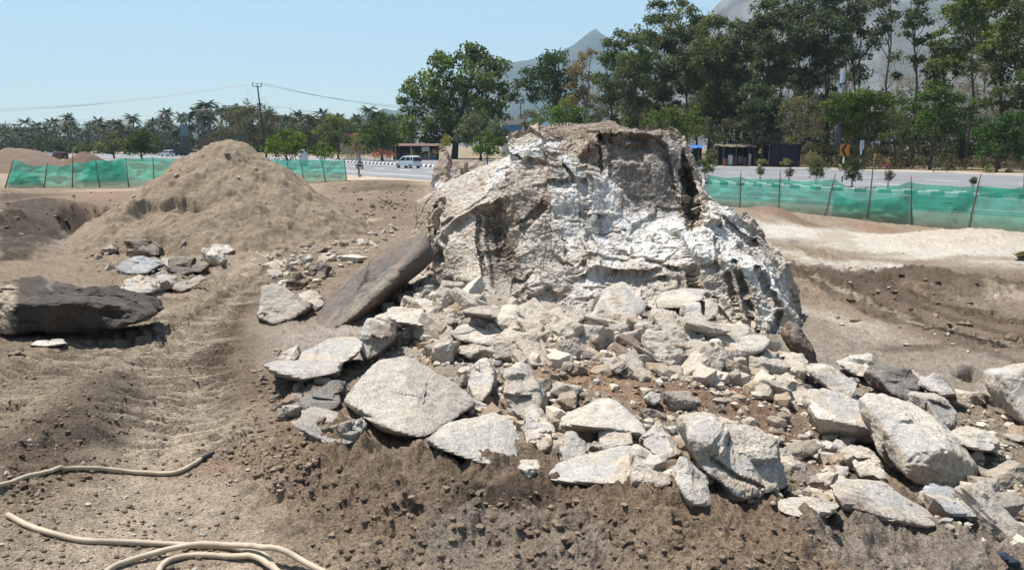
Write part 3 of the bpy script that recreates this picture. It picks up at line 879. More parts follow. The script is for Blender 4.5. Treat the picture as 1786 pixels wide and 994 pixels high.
# ---- the great split boulder
def great_boulder():
    cen = at(1020, 440, 11.4); cen[2] = 1.35
    ctrl = [(722,350,12.1),(728,385,11.8),(742,352,12.3),(790,345,12.4),(840,322,12.4),(872,285,12.2),(900,242,11.9),(935,233,11.7),(960,232,11.6),(1040,222,11.4),(1110,222,11.4),(1165,226,11.3),(1188,236,11.3),(1197,262,11.4),
      (1204,300,11.5),(1222,325,11.7),(1262,348,11.6),(1276,372,11.4),(1305,405,11.2),(1338,450,10.9),(1372,510,10.3),(1377,545,9.9),(1366,590,9.4),
      (755,445,10.7),(768,490,10.1),(800,525,9.4),(860,535,9.0),(920,545,8.8),(1000,535,8.75),(1060,520,8.8),(1150,560,8.45),(1220,585,8.35),(1300,598,8.55),
      (1100,250,10.75),(1110,300,10.62),(1110,350,10.5),(1150,300,10.6),(1060,300,10.6),(1170,370,10.4),(1000,250,11.0),(1030,250,10.85),(1000,290,10.7),(990,340,10.3),(1040,360,10.3),(985,400,9.9),(1060,420,9.85),(1120,400,10.1),(1180,405,9.9),
      (1150,440,9.6),(1230,420,9.8),(1240,380,10.25),(1220,345,10.7),(1000,460,9.35),(930,290,10.9),(880,305,10.9),(930,340,10.4),(940,390,9.95),(860,350,10.6),(820,335,11.0),(800,390,10.5),(770,350,11.1),(775,430,10.3),(840,430,10.0),(870,400,10.15),
      (840,490,9.5),(900,470,9.45),(940,440,9.5),(1170,480,9.25),(1240,470,9.3),(1260,530,8.85),(1300,500,9.2),(1330,540,9.1),(1290,440,9.8),(1080,470,9.3),(1100,520,8.85),(1170,520,8.8)]
    cd = np.array([at(*c) for c in ctrl])
    bk = np.array([(cen[0] + a, cen[1] + b, zz) for a, b, zz in ((-2.2,1.5,1.9),(-2.0,2.2,1.6),(-1.0,2.2,2.9),(.3,2.3,3.0),(1.2,1.9,2.7),(2.0,1.7,1.7),(-.2,1.2,3.38),(.8,1.0,3.38),(-.9,1.0,3.25),(0,2.6,1.2),(-2.2,2,.8),(2.2,2,.8),(2.7,1.0,.9),(-2.7,1.2,.6),(-1.5,-2.8,.5),(0,-3.1,.5),(1.5,-3.2,.6),(2.6,-2.2,.6),(-2.5,-1.6,.6))])
    cd = np.vstack([cd, bk])
    dv = cd - cen; rr = np.linalg.norm(dv, axis=1); dv /= rr[:, None]
    def K(dd): return np.sqrt(np.maximum(2 - 2 * dd, 0) + .0008)
    A_ = K(dv @ dv.T); n = len(dv)
    AA = np.zeros((n + 1, n + 1)); AA[:n, :n] = A_ - np.eye(n) * .01; AA[:n, n] = 1; AA[n, :n] = 1
    w = np.linalg.solve(AA, np.r_[rr, 0])
    az = np.concatenate([np.linspace(-222, 42, 640)[:-1], np.linspace(42, 138, 30)[:-1]])
    az = np.radians(az)
    el = np.radians(np.concatenate([np.linspace(-40, -12, 12)[:-1], np.linspace(-12, 80, 395)[:-1], np.linspace(80, 89.7, 24)]))
    ga, ge = np.meshgrid(az, el)
    d = np.stack([np.cos(ga) * np.cos(ge), np.sin(ga) * np.cos(ge), np.sin(ge)], -1).reshape(-1, 3)
    r_ = np.zeros(len(d))
    for i in range(0, len(d), 60000):
        r_[i:i + 60000] = K(d[i:i + 60000] @ dv.T) @ w[:n] + w[n]
    v = cen + d * r_[:, None]
    # cleavage runs steeply, so the cells are drawn out upright and lean to the right on the right-hand flank
    lean = np.clip((v[:, 0:1] - 1.2) * .35, 0, .9)
    q = np.c_[v[:, 0:1] + lean * (v[:, 2:3] - 2), v[:, 1:2], v[:, 2:3] * .62]
    wv = np.c_[fbm(v, .5, 3, 601), fbm(v, .5, 3, 611), fbm(v, .5, 3, 621)] * .07
    wv = wv * .6; fa = scallop(q + wv, 1.05, 31, .60, .25, .22, True); fb = scallop(q + wv, .46, 36, .62, .35, .25, True); fc = scallop(v + wv, .20, 41, .55, .3, .25); fd, _ = facet(v, .085, 46, .35, .12)
    fe, _ = facet(q + wv, .5, 57, .30, .14)
    fa = fa - fa.mean() - .06; fb = fb - fb.mean(); fc = fc - fc.mean()
    fn = fbm(v, .35, 6, 50, .58) * .04
    px, py = project(v)
    i = np.arange(len(el) - 1)[:, None] * len(az) + np.arange(len(az))[None]
    i2 = np.arange(len(el) - 1)[:, None] * len(az) + (np.arange(len(az))[None] + 1) % len(az)
    F = np.stack([i, i2, i2 + len(az), i + len(az)], -1).reshape(-1, 4)
    nb = vnormals(v, F)
    nb = d * .35 + nb * .65
    nb /= np.linalg.norm(nb, axis=1, keepdims=True)
    calm = sstep(-25, 25, poly_sd(px, py, [(1050,240),(1165,240),(1190,385),(1080,390)])) * .55
    calm = np.maximum(calm, sstep(240, 226, py) * .6)
    calm = np.maximum(calm, .8 * sstep(-20, 20, poly_sd(px, py, [(690,240),(880,240),(860,350),(800,375),(700,400)])))
    calm = np.maximum(calm, .7 * sstep(-18, 18, poly_sd(px, py, [(700,330),(835,335),(842,500),(720,490)])))
    v = v + nb * ((fa * .85 + fb * .62 + fc * .42 + fd * .6 + fe * .6 + fn * .6 + fbm(v, .045, 3, 55, .6) * .006) * (1 - calm))[:, None]
    ops = [([(1047,238),(1100,233),(1150,240),(1166,262),(1178,320),(1188,388),(1130,398),(1085,335),(1050,305)], .19, 8),
      ([(1060,243),(1130,240),(1140,262),(1120,285),(1065,280)], .05, 8),
      ([(1190,262),(1203,300),(1215,345),(1218,398),(1203,402),(1192,340)], .45, 6),
      ([(1196,300),(1212,330),(1225,398),(1212,402),(1200,350)], .15, 5),
      ([(848,382),(872,345),(886,380),(892,430),(912,480),(928,534),(900,540),(862,500),(850,440)], .07, 7),
      ([(862,400),(880,410),(885,450),(870,460)], .05, 6),
      ([(905,392),(945,352),(955,365),(930,392),(912,410)], .14, 5),
      ([(1010,272),(1045,248),(1046,292),(1015,285)], .20, 6),
      ([(800,265),(850,262),(846,290),(815,312)], .1, 6),
      ([(760,352),(775,345),(774,378),(762,382)], .12, 5), ([(770,390),(790,380),(788,412),(775,418)], .12, 5),
      ([(1195,560),(1212,556),(1255,566),(1250,590),(1200,590)], .30, 6),
      ([(1060,545),(1130,535),(1140,560),(1080,575)], .15, 6),
      ([(920,520),(960,500),(975,535),(925,548)], .12, 8),
      ([(1280,455),(1296,500),(1316,580)], .22, -4.5), ([(1321,468),(1338,500),(1356,530)], .25, -5), ([(1263,384),(1290,408),(1314,425)], .20, -7),
      ([(1268,476),(1276,510),(1287,545)], .14, -3), ([(1248,410),(1252,440),(1250,470)], .10, -3), ([(1046,236),(1048,300)], .20, -4), ([(1200,470),(1207,520)], .12, -3),
      ([(838,360),(832,420),(845,480)], .10, -3), ([(760,360),(764,420),(772,455)], .16, -4), ([(985,290),(1000,310)], .12, -4), ([(1246,520),(1240,560)], .16, -4),
      ([(985,420),(988,470)], .06, -2.5), ([(1022,405),(1050,410),(1090,402)], .05, -2.5), ([(1130,455),(1180,470),(1240,462)], .08, -3), ([(1360,545),(1345,590)], .2, -5)]
    v = carve(v, ops, 3.5, 3)
    ne, na = len(el), len(az)
    G = v.reshape(ne, na, 3)
    kacc = np.zeros((ne, na))
    for it in range(30):                           # spread the mesh evenly over the walls of the steps
        lap = G.copy()
        lap[1:-1] = (G[2:] + G[:-2] + np.roll(G, 1, 1)[1:-1] + np.roll(G, -1, 1)[1:-1]) / 4
        e = np.maximum(np.linalg.norm(G - np.roll(G, 1, 1), axis=2), np.linalg.norm(G - np.roll(G, -1, 1), axis=2))
        e[1:] = np.maximum(e[1:], np.linalg.norm(G[1:] - G[:-1], axis=2)); e[:-1] = np.maximum(e[:-1], np.linalg.norm(G[1:] - G[:-1], axis=2))
        k = sstep(.055, .13, e)[..., None] * .8
        k[:4] = 0; k[-26:] = 0
        kacc = np.maximum(kacc, k[..., 0])
        G = G * (1 - k) + lap * k
    v = G.reshape(-1, 3)
    nb = vnormals(v, F)
    g1, _ = facet(v, .13, 91, .45, .18); g2, _ = facet(v + 3, .05, 92, .45, .2)
    kk = kacc.reshape(-1)
    kk = np.clip(kk * 1.4, 0, 1)
    calm = sstep(240, 226, project(v)[1]) * .6
    v = v + nb * ((kk * (scallop(v, .34, 95, .7, .35, .3, True) + .03) * .4 + kk * scallop(v, .13, 96, .6, .35, .3) * .5 + kk * g1 * .25 + g1 * .16 + g2 * .30 + fbm(v, .05, 3, 94, .6) * .005) * (1 - calm))[:, None]
    nm = vnormals(v, F)
    c = rock_colour(v, nm, (.42, .352, .275), .8, 7, 'rust', .15)
    n3 = fbm(v, .12, 4, 707, .65)
    c = c * (1 + .18 * n3[:, None])
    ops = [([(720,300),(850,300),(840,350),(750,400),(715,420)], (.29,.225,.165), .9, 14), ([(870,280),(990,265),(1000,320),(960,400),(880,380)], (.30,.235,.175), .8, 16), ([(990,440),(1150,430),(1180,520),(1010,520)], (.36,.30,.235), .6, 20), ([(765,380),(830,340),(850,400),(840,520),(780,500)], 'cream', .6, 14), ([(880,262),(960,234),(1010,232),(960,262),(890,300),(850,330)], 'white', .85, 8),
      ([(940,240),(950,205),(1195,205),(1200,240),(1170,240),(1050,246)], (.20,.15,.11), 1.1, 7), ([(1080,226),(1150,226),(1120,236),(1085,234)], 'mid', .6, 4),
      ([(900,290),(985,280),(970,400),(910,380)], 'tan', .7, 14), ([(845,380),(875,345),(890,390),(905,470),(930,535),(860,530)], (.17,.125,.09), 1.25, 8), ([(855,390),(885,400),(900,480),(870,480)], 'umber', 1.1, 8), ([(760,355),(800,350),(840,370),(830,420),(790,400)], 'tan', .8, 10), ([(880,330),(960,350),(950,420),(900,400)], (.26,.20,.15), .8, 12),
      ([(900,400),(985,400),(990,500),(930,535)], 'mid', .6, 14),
      ([(1046,236),(1165,240),(1190,390),(1110,400),(1050,310)], (.19, .168, .15), 1.2, 8), ([(1055,240),(1140,238),(1130,285),(1065,285)], 'brown', .6, 8),  # grey recess; the brown at its top paints in the overhang's shade
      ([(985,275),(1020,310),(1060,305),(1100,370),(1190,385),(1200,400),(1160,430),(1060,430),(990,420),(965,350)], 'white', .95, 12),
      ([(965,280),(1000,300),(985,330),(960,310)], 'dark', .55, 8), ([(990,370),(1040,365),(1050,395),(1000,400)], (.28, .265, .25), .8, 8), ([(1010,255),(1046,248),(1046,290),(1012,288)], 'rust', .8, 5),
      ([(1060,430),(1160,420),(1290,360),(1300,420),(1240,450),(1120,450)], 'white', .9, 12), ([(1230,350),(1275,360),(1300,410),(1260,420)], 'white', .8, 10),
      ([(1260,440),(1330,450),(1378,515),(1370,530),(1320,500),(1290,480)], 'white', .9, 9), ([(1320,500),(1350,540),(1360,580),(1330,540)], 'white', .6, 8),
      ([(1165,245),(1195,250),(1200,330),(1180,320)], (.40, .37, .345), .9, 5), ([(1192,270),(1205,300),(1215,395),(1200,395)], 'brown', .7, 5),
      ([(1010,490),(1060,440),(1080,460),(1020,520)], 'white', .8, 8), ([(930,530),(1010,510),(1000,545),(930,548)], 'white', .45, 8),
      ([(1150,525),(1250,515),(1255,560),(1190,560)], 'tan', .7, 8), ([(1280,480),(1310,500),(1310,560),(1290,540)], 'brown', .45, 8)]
    c = stain_and_shade(v, c, ops, 9)
    # rock flour lies on whatever faces up, below the drill holes
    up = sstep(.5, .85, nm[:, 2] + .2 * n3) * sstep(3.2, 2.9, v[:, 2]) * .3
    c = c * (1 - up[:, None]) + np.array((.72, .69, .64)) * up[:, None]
    org = np.array([cen[0], cen[1], .8])
    me = mesh_np("boulder", v - org, F[:, ::-1] if False else F, M_ROCK, np.clip(c, .02, .84), smooth=False)
    return link("boulder", me, None, org, label="huge pale boulder with a split open face, dusted white with rock flour", cat="boulder")
great_boulder()
# ---- the lump of crusted rock behind the boulder's left shoulder, and the leaning slab
rock("rock_outcrop", "brown crusted lump of rock with a flat white patch, behind the boulder's left shoulder",
     [(738,330,0),(740,290,.1),(760,262,.3),(800,252,.5),(850,258,.6),(868,275,.4),(850,310,-.1),(800,330,-.3),(745,355,-.2),(740,430,-.3),(800,420,-.5),(860,380,-.2)], Y=12.3, auto=False, back=1.2, tone='tan', tone2='brown', seed=11, sub=5, dust=.1,
     press=[([(815,268),(846,262),(856,285),(830,312),(812,300)], .22, 6)], paint=[([(750,318),(800,312),(795,326),(748,332)], 'white', .8, 5), ([(748,265),(850,255),(850,285),(760,300)], 'brown', .7, 10), ([(815,268),(846,262),(856,285),(830,312)], 'brown', .9, 5)])
rock("rock_slab", "long dark brown slab of rock leaning against the boulder's left foot",
     [(757,390,2.0),(700,412,2.0),(645,446,1.7),(590,488,1.2),(565,520,.9),(544,572,.2),(541,592,.05),(575,582,-.05),(608,562,.1),(650,528,.45),(698,468,1.0),(730,444,1.3),(757,430,1.6),
      (764,450,2.0),(700,500,1.2),(650,545,.75),(610,575,.35),(700,470,2.2)], Y=8.2, auto=False, back=0, tone=(.165,.128,.10), tone2='umber', seed=5, sub=6, k=26, rough=.55, dust=.06,
     paint=[([(600,490),(740,405),(700,455),(600,545),(560,560)], (.26, .21, .165), .35, 22), ([(541,592),(545,565),(600,540),(640,510),(720,440),(650,530),(600,562)], (.33, .28, .22), .45, 7)])

# ---- stones of the big heap, each from its own sketch
rock("rock_slab", "large pale tilted slab with a sharp lower edge, left front of the heap",
     [(594,700,0),(603,685,.12),(657,622,.65),(712,613,.8),(752,640,.7),(815,678,.55),(836,703,.45),(785,728,.1),(742,765,-.25),(698,758,-.28),(663,750,-.2),(625,722,-.1)], Y=4.95, back=0, tone=(.46,.405,.335), tone2='cream', seed=21, sub=6, k=26, rough=.30, dust=.2)
rock("rock_slab", "smooth grey pale slab half sunk in the soil bank below the large tilted slab",
     [(742,768,0),(775,736,.3),(868,714,.55),(897,724,.5),(908,742,.4),(908,806,.02),(865,812,-.12),(800,797,-.1),(760,782,-.05)], Y=4.15, back=0, tone=(.44,.39,.325), tone2='pale', seed=22, sub=5, k=24, rough=.32)
rock("rock", "pinkish pale chunk with a torn lower edge between the tilted slab and the brown soil",
     [(866,655,.25),(905,628,.5),(926,640,.45),(938,672,.3),(958,706,.1),(940,728,-.05),(905,735,-.05),(876,700,.08)], Y=4.7, back=.5, tone='pale', tone2='rust', seed=23, sub=5, press=[([(872,688),(930,690),(925,712),(885,715)], .06, 4)], paint=[([(872,690),(950,690),(955,735),(880,735)], (.33,.29,.24), .7, 6)])
rock("rock", "log-shaped stone with a round shaded end, in the front row",
     [(910,716,.3),(930,702,.4),(958,722,.3),(968,745,.1),(968,782,-.05),(945,796,-.08),(918,782,-.05),(912,750,.1)], Y=4.25, back=.3, tone='pale', tone2='tan', seed=24, sub=5, press=[([(922,770),(950,760),(965,778),(945,795),(922,786)], .02, 3)], paint=[([(918,768),(952,758),(968,780),(944,797)], 'rust', .5, 3)])
rock("rock", "pale wedge of stone standing on its narrow edge beside the large tilted slab",
     [(812,676,.1),(819,640,.4),(838,620,.5),(856,622,.5),(869,645,.4),(867,668,.15),(842,706,-.05),(824,700,0)], Y=5.1, back=.3, tone='cream', tone2='pale', seed=25, sub=5, rough=.8)
rock("rock", "large cream rock with a furrowed top, resting on a small brown stone mid heap",
     [(786,582,.05),(800,568,.35),(840,560,.55),(868,563,.5),(890,575,.35),(886,598,.1),(864,617,-.05),(840,606,-.08),(797,598,-.05)], Y=6.6, back=.4, tone='cream', tone2='tan', seed=26, sub=5, dz=.02, press=[([(800,584),(850,570),(870,580),(830,592)], .04, 5)])
rock("rock", "small tan stone wedged under the large cream rock",
     [(795,605,.1),(834,600,.1),(838,612,0),(822,626,-.05),(800,616,0)], Y=6.35, back=.3, tone='tan', seed=27)
rock("rock_slab", "thin dark brown slab with a shaded hollow below, behind the large cream rock",
     [(804,548,.2),(812,540,.5),(850,538,.6),(880,548,.5),(893,560,.3),(880,566,.05),(850,552,0),(815,552,0)], Y=7.4, back=.5, tone='brown', tone2='pale', seed=28, sub=4, k=22, rough=.7, dz=.03, paint=[([(805,545),(812,538),(850,537),(880,546),(850,548)], 'cream', .8, 4)])
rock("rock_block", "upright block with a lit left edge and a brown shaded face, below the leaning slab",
     [(622,606,.0),(640,550,.25),(652,546,.35),(687,560,.3),(689,592,.2),(655,624,-.05),(638,628,-.1)], Y=6.25, back=.45, tone='pale', tone2='tan', seed=29, sub=5, k=24, rough=.7, paint=[([(650,556),(688,562),(688,594),(650,624),(640,600)], (.31,.245,.185), .85, 5)])  # right face browned to paint in its shade
rock("rock_slab", "flat pale slab bridging a dark gap under the leaning slab's foot",
     [(667,556,.1),(670,540,.5),(745,540,.6),(750,560,.3),(748,577,.0),(705,572,-.05),(686,569,0)], Y=7.0, back=.4, tone='pale', tone2='cream', seed=30, sub=5, k=22, rough=.6, dz=.04)
rock("rock_slab", "broad pale grey slab sloping down to the left, in front of the upright block",
     [(512,645,.0),(522,612,.35),(560,590,.65),(590,584,.75),(636,592,.6),(632,610,.4),(608,630,.1),(560,645,-.05),(518,655,-.05)], Y=5.7, back=.35, tone=(.46,.405,.335), tone2='pale', seed=31, sub=5, k=22, rough=.5)
rock("rock", "small white stone at the left tip of the pale grey slab", [(483,628,0),(500,606,.15),(520,602,.2),(523,620,.1),(500,635,-.03)], base=(500,634), back=.15, tone='cream', seed=32)
rock("rock_slab", "thin weathered grey slab lying over a black hollow at the heap's left edge",
     [(452,640,.2),(470,650,.05),(530,668,-.05),(590,655,.1),(600,640,.3),(540,640,.5),(470,636,.45)], Y=5.35, back=.25, tone='grey', tone2='brown', seed=33, sub=5, k=24, rough=.6, dz=.02)
rock("rock", "dark shaded rock in the black hollow left of the large tilted slab",
     [(515,712,0),(520,690,.2),(580,662,.4),(604,668,.4),(600,700,.15),(575,722,0),(545,722,-.03)], Y=5.0, back=.3, tone='dark', tone2='brown', seed=34, sub=5)
rock("rock_slab", "grey brown earth-stained slab at the left front edge of the heap",
     [(505,735,.1),(520,712,.35),(570,722,.35),(610,745,.2),(628,772,.0),(590,778,-.05),(540,765,-.05)], Y=4.55, back=.3, tone=(.33,.285,.24), tone2='brown', seed=35, sub=5, rough=.8)
rock("rock", "small whitish stone in the gap under the large tilted slab", [(610,748,0),(625,728,.1),(638,745,.1),(630,758,0)], Y=4.55, back=.12, tone='cream', seed=36)
rock("rock_block", "grey tan block with a pointed top left of the leaning slab",
     [(441,560,.05),(442,525,.25),(450,500,.5),(473,484,.7),(500,500,.5),(514,520,.3),(540,540,.1),(515,557,-.02),(480,569,-.08),(448,562,0)], base=(480,567), back=.5, tone=(.37,.32,.265), tone2='brown', seed=37, sub=5, k=22, rough=.7)
rock("rock_block", "flat-topped light block between the pointed tan block and the leaning slab",
     [(514,512,.2),(541,503,.5),(567,524,.3),(566,535,.1),(552,545,-.02),(530,528,0)], base=(550,544), back=.3, tone='pale', seed=38, k=22)
rock("rock_block", "dark brown triangular stone standing above the flat-topped light block", [(498,496,.05),(517,471,.2),(538,492,.1),(526,505,0),(505,508,-.02)], base=(515,507), back=.3, tone='umber', tone2='brown', seed=39, k=24)
rock("rock_block", "dark brown square stone near the leaning slab's upper half", [(536,478,.1),(538,455,.25),(560,452,.3),(575,465,.2),(568,486,0),(548,488,-.02)], base=(555,488), back=.35, tone='umber', tone2='brown', seed=40, k=24)

# right part of the heap
rock("rock", "pale peaked rock with a bright top and hollowed brown underside, centre of the front",
     [(972,742,.05),(985,728,.25),(1045,687,.6),(1068,688,.62),(1115,724,.35),(1130,756,.0),(1108,768,.1),(1085,752,-.02),(1040,746,-.06),(1000,742,-.05),(985,758,.2),(1040,765,.25)], Y=4.3, back=.2, tone='cream', tone2='pale', seed=41, sub=5, k=24, rough=.55, dz=.0)
rock("rock", "big two-humped boulder with a diagonal groove, largest stone at the front of the heap",
     [[(1185,745,.1),(1196,722,.3),(1225,713,.4),(1255,720,.4),(1270,745,.2),(1262,785,.05),(1240,820,.1),(1205,800,.05),(1190,772,.05),(1290,830,.3),(1290,760,.45)],
      [(1240,760,.2),(1262,733,.4),(1335,730,.45),(1362,748,.35),(1384,790,.2),(1388,850,.05),(1380,876,.0),(1320,886,-.05),(1288,880,-.05),(1235,830,.0),(1205,800,.1),(1215,790,.2)]],
     Y=3.72, back=.3, tone='pale', tone2='grey', seed=42, sub=6, k=22, rough=.75,
     press=[([(1264,735),(1272,775),(1240,800),(1228,790),(1255,765)], .035, 6), ([(1240,800),(1290,835),(1330,850)], .05, -6), ([(1312,805),(1378,800),(1384,850),(1330,842)], .07, 6), ([(1325,850),(1330,885)], .04, -3)],
     paint=[([(1260,835),(1385,845),(1382,880),(1300,886)], 'tan', .6, 8)])
rock("rock_slab", "low white wedge of stone emerging from the soil in front of the peaked rock",
     [(945,836,.0),(985,815,.2),(1030,788,.45),(1100,770,.5),(1118,788,.4),(1106,815,.15),(1092,846,-.05),(1040,840,-.08),(990,842,-.05)], Y=3.75, back=.15, tone='cream', tone2='pale', seed=43, sub=5, k=24, rough=.45)
rock("rock", "dark-sided wedge with a bright right edge between the low white wedge and the two-humped boulder",
     [(1105,800,.1),(1116,776,.35),(1150,798,.25),(1178,838,.02),(1160,848,-.02),(1100,845,0)], Y=3.72, back=.25, tone='pale', tone2='brown', seed=44, sub=5, rough=.7)
rock("rock_block", "small white cube-like block under the peaked rock", [(1042,775,0),(1044,748,.15),(1070,742,.2),(1103,748,.15),(1106,775,0),(1075,784,-.04)], Y=4.08, back=.2, tone='cream', seed=45, k=24, rough=.6)
rock("rock", "upright grey pale stone leaning left of the small white block", [(975,800,0),(985,758,.15),(1002,750,.18),(1026,778,.1),(1024,808,-.02),(990,818,-.04)], Y=4.0, back=.2, tone='pale', tone2='grey', seed=46)
rock("rock", "pointed triangular stone touching the two-humped boulder's left side", [(1116,778,.1),(1150,741,.3),(1160,740,.3),(1196,794,.1),(1172,802,-.02),(1140,800,0)], Y=3.95, back=.3, tone='pale', tone2='grey', seed=47, sub=5)
rock("rock", "small bright stone with a dark underside at the soil bank's edge", [(900,815,.0),(915,806,.1),(944,803,.12),(944,815,.0),(925,832,-.02),(905,824,.05)], Y=3.9, back=.1, tone='cream', seed=48)
rock("rock", "deep shaded stone below the two-humped boulder's left foot", [(1175,850,.1),(1200,800,.2),(1235,835,.2),(1250,885,.05),(1200,880,0)], Y=3.85, back=.2, tone='mid', seed=49)
rock("rock", "small pale stone perched on the reddish soil above the peaked rock", [(1122,695,0),(1135,680,.08),(1155,685,.1),(1152,702,0),(1140,708,-.02)], Y=4.9, back=.1, tone='cream', seed=50)
rock("rock", "rounded block at the boulder's foot with a shaded brown lower face",
     [(1028,550,.05),(1040,516,.35),(1062,500,.5),(1092,486,.65),(1122,508,.5),(1136,533,.25),(1114,556,.0),(1082,560,-.05),(1050,568,-.05)], Y=7.9, back=.6, tone='pale', tone2='tan', seed=51, sub=5, rough=.7)
rock("rock_block", "square brown-faced block right of the rounded block, left of a dark crack", [(1197,560,.05),(1196,533,.2),(1224,525,.35),(1226,535,.15),(1222,562,0)], Y=8.05, back=.4, tone='mid', tone2='rust', seed=52, k=26, rough=.5)
rock("rock_block", "square brown-faced block right of the same dark crack, over a black hole", [(1227,555,.02),(1228,522,.2),(1253,519,.3),(1255,548,.05),(1240,558,0)], Y=8.05, back=.4, tone='mid', tone2='rust', seed=53, k=26, rough=.5)
rock("rock_slab", "pale ledge slab lying against the boulder above the square blocks", [(1142,528,.1),(1150,508,.5),(1200,500,.6),(1240,505,.5),(1225,522,.1),(1195,536,-.02),(1150,540,0)], Y=8.1, back=.3, tone='pale', seed=54, sub=5, k=22, rough=.6)
rock("rock", "lit wedge of rock below the pale ledge slab", [(1130,575,.05),(1140,540,.3),(1165,536,.3),(1207,562,.1),(1200,575,0),(1160,580,-.03)], Y=7.75, back=.4, tone='pale', tone2='cream', seed=55, sub=5)
rock("rock_slab", "flat pale shelf of stone under the cracked right flank of the boulder", [(1248,580,.05),(1256,565,.3),(1308,565,.35),(1312,575,.2),(1300,590,-.02),(1258,590,0)], Y=7.7, back=.3, tone='pale', seed=56, k=22, rough=.6)
rock("rock_slab", "tilted slab with a bright flat top and brown front face, right end of the heap",
     [(1257,592,.2),(1262,588,.35),(1338,588,.4),(1346,602,.2),(1330,618,.02),(1292,630,-.08),(1290,616,-.05),(1262,610,.1)], Y=7.0, back=.1, tone='cream', tone2='pale', seed=57, sub=5, k=26, rough=.4, dz=.03)
rock("rock_slab", "dull grey flat stone beside the tilted bright slab", [(1203,600,.05),(1210,590,.25),(1255,588,.3),(1260,598,.1),(1245,608,0),(1210,610,0)], Y=7.2, back=.2, tone='grey', seed=58, k=22)
rock("rock_block", "small block with a brown shaded front among the heap's middle stones", [(1062,598,.02),(1066,582,.15),(1090,577,.2),(1108,584,.15),(1106,598,0),(1080,606,-.03)], Y=6.9, back=.2, tone='pale', tone2='rust', seed=59, k=22)
rock("rock", "round cream stone tucked left of the rounded block", [(1000,548,0),(1004,532,.1),(1018,528,.12),(1028,540,.08),(1022,554,-.02)], Y=7.75, back=.2, tone='cream', seed=60)
rock("rock", "oval tan stone standing on end below the round cream stone", [(988,582,0),(994,566,.1),(1010,556,.12),(1012,572,.05),(998,588,-.02)], Y=7.3, back=.15, tone='tan', tone2='pale', seed=61)
rock("rock_block", "white block in front of the dark upright slab at the boulder's right end", [(1374,652,.1),(1375,622,.25),(1402,613,.35),(1420,640,.2),(1408,663,-.02),(1385,660,-.02)], Y=6.5, back=.35, tone='cream', seed=62, sub=5, k=22, rough=.6)
rock("rock_slab", "dark brown jagged slab standing on edge at the boulder's right end", [(1378,590,.1),(1384,556,.3),(1400,562,.3),(1416,582,.3),(1412,592,.2),(1428,628,.15),(1424,645,.05),(1404,640,-.02),(1390,610,0)], Y=7.2, back=.35, tone=(.15,.105,.075), tone2='umber', seed=63, sub=5, rough=.9)
rock("rock", "furrowed cream boulder to the right of the white block", [(1423,645,.2),(1428,632,.4),(1462,635,.45),(1498,660,.25),(1494,682,.02),(1480,700,-.05),(1450,685,0),(1425,662,.1)], Y=5.9, back=.4, tone='pale', tone2='cream', seed=64, sub=5, rough=.9)
rock("rock_slab", "bright grey-white slab behind the furrowed cream boulder", [(1470,640,.1),(1490,622,.35),(1520,617,.4),(1531,650,.1),(1515,660,0),(1490,655,0)], Y=6.6, back=.25, tone='cream', tone2='grey', seed=65, sub=4, k=22)
rock("rock", "black-brown shaded rock behind the two largest right-hand slabs", [(1530,660,.2),(1535,642,.4),(1582,635,.4),(1614,656,.25),(1612,690,.05),(1595,712,0),(1550,690,.05)], Y=6.0, back=.4, tone='dark', tone2='brown', seed=66, sub=5)
rock("rock_slab", "thick cream slab with a flat top and shaded lip, upper right of the heap",
     [(1403,690,.35),(1407,674,.5),(1425,667,.6),(1480,705,.4),(1542,712,.35),(1577,757,.05),(1566,772,.1),(1510,776,.12),(1425,760,.15),(1420,728,.05),(1470,736,-.02),(1530,752,-.05)], Y=4.75, back=.3, tone='cream', tone2='pale', seed=67, sub=6, k=26, rough=.5)
rock("rock", "huge cream block with a broad shaded brown end, far right of the heap",
     [(1494,690,.7),(1540,679,.9),(1600,705,.8),(1650,745,.5),(1705,805,.15),(1708,852,.08),(1630,863,-.05),(1582,836,-.02),(1560,775,.25),(1590,808,-.05),(1650,780,-.02),(1520,760,.5)], Y=4.2, back=.35, tone='cream', tone2='pale', seed=168, sub=6, k=24, rough=.55,
     paint=[([(1590,812),(1650,782),(1700,815),(1705,855),(1630,864),(1582,838)], (.40,.31,.215), .7, 7)])  # shade of the lower right end put into its colour
rock("rock", "grey stone in the shaded gap under the thick cream slab", [(1486,815,.05),(1490,788,.2),(1513,778,.25),(1542,798,.15),(1550,836,0),(1500,838,-.02)], Y=4.2, back=.25, tone='pale', tone2='grey', seed=69, sub=5, k=22)
rock("rock", "pale wedge half buried in the soil bank below the huge cream block",
     [(1457,868,.02),(1470,848,.2),(1500,833,.4),(1540,833,.42),(1585,863,.25),(1630,897,.08),(1642,922,-.03),(1580,918,-.06),(1540,905,-.06),(1500,893,-.06),(1470,890,-.03)], Y=3.55, back=.2, tone='pale', tone2='cream', seed=70, sub=6, k=22, rough=.6,
     paint=[([(1460,868),(1500,850),(1545,905),(1480,893)], 'brown', .7, 6)])
rock("rock", "bluish shaded stone under the right end of the huge cream block", [(1640,880,.05),(1650,860,.2),(1700,862,.25),(1722,890,.1),(1715,905,0),(1660,902,0)], Y=4.0, back=.25, tone='blue', tone2='grey', seed=71)
rock("rock_slab", "low white flat slab on the ground right of the two-humped boulder", [(1358,890,.0),(1390,872,.2),(1440,866,.3),(1468,880,.2),(1450,895,.0),(1400,902,-.05)], Y=3.5, back=.1, tone='cream', seed=72, k=22, rough=.5)
rock("rock", "grey brown rock behind the huge cream block's upper edge", [(1615,695,.2),(1622,688,.3),(1655,695,.35),(1676,712,.25),(1664,752,.02),(1640,740,0)], Y=5.0, back=.4, tone=(.38,.33,.27), tone2='brown', seed=73, sub=5)
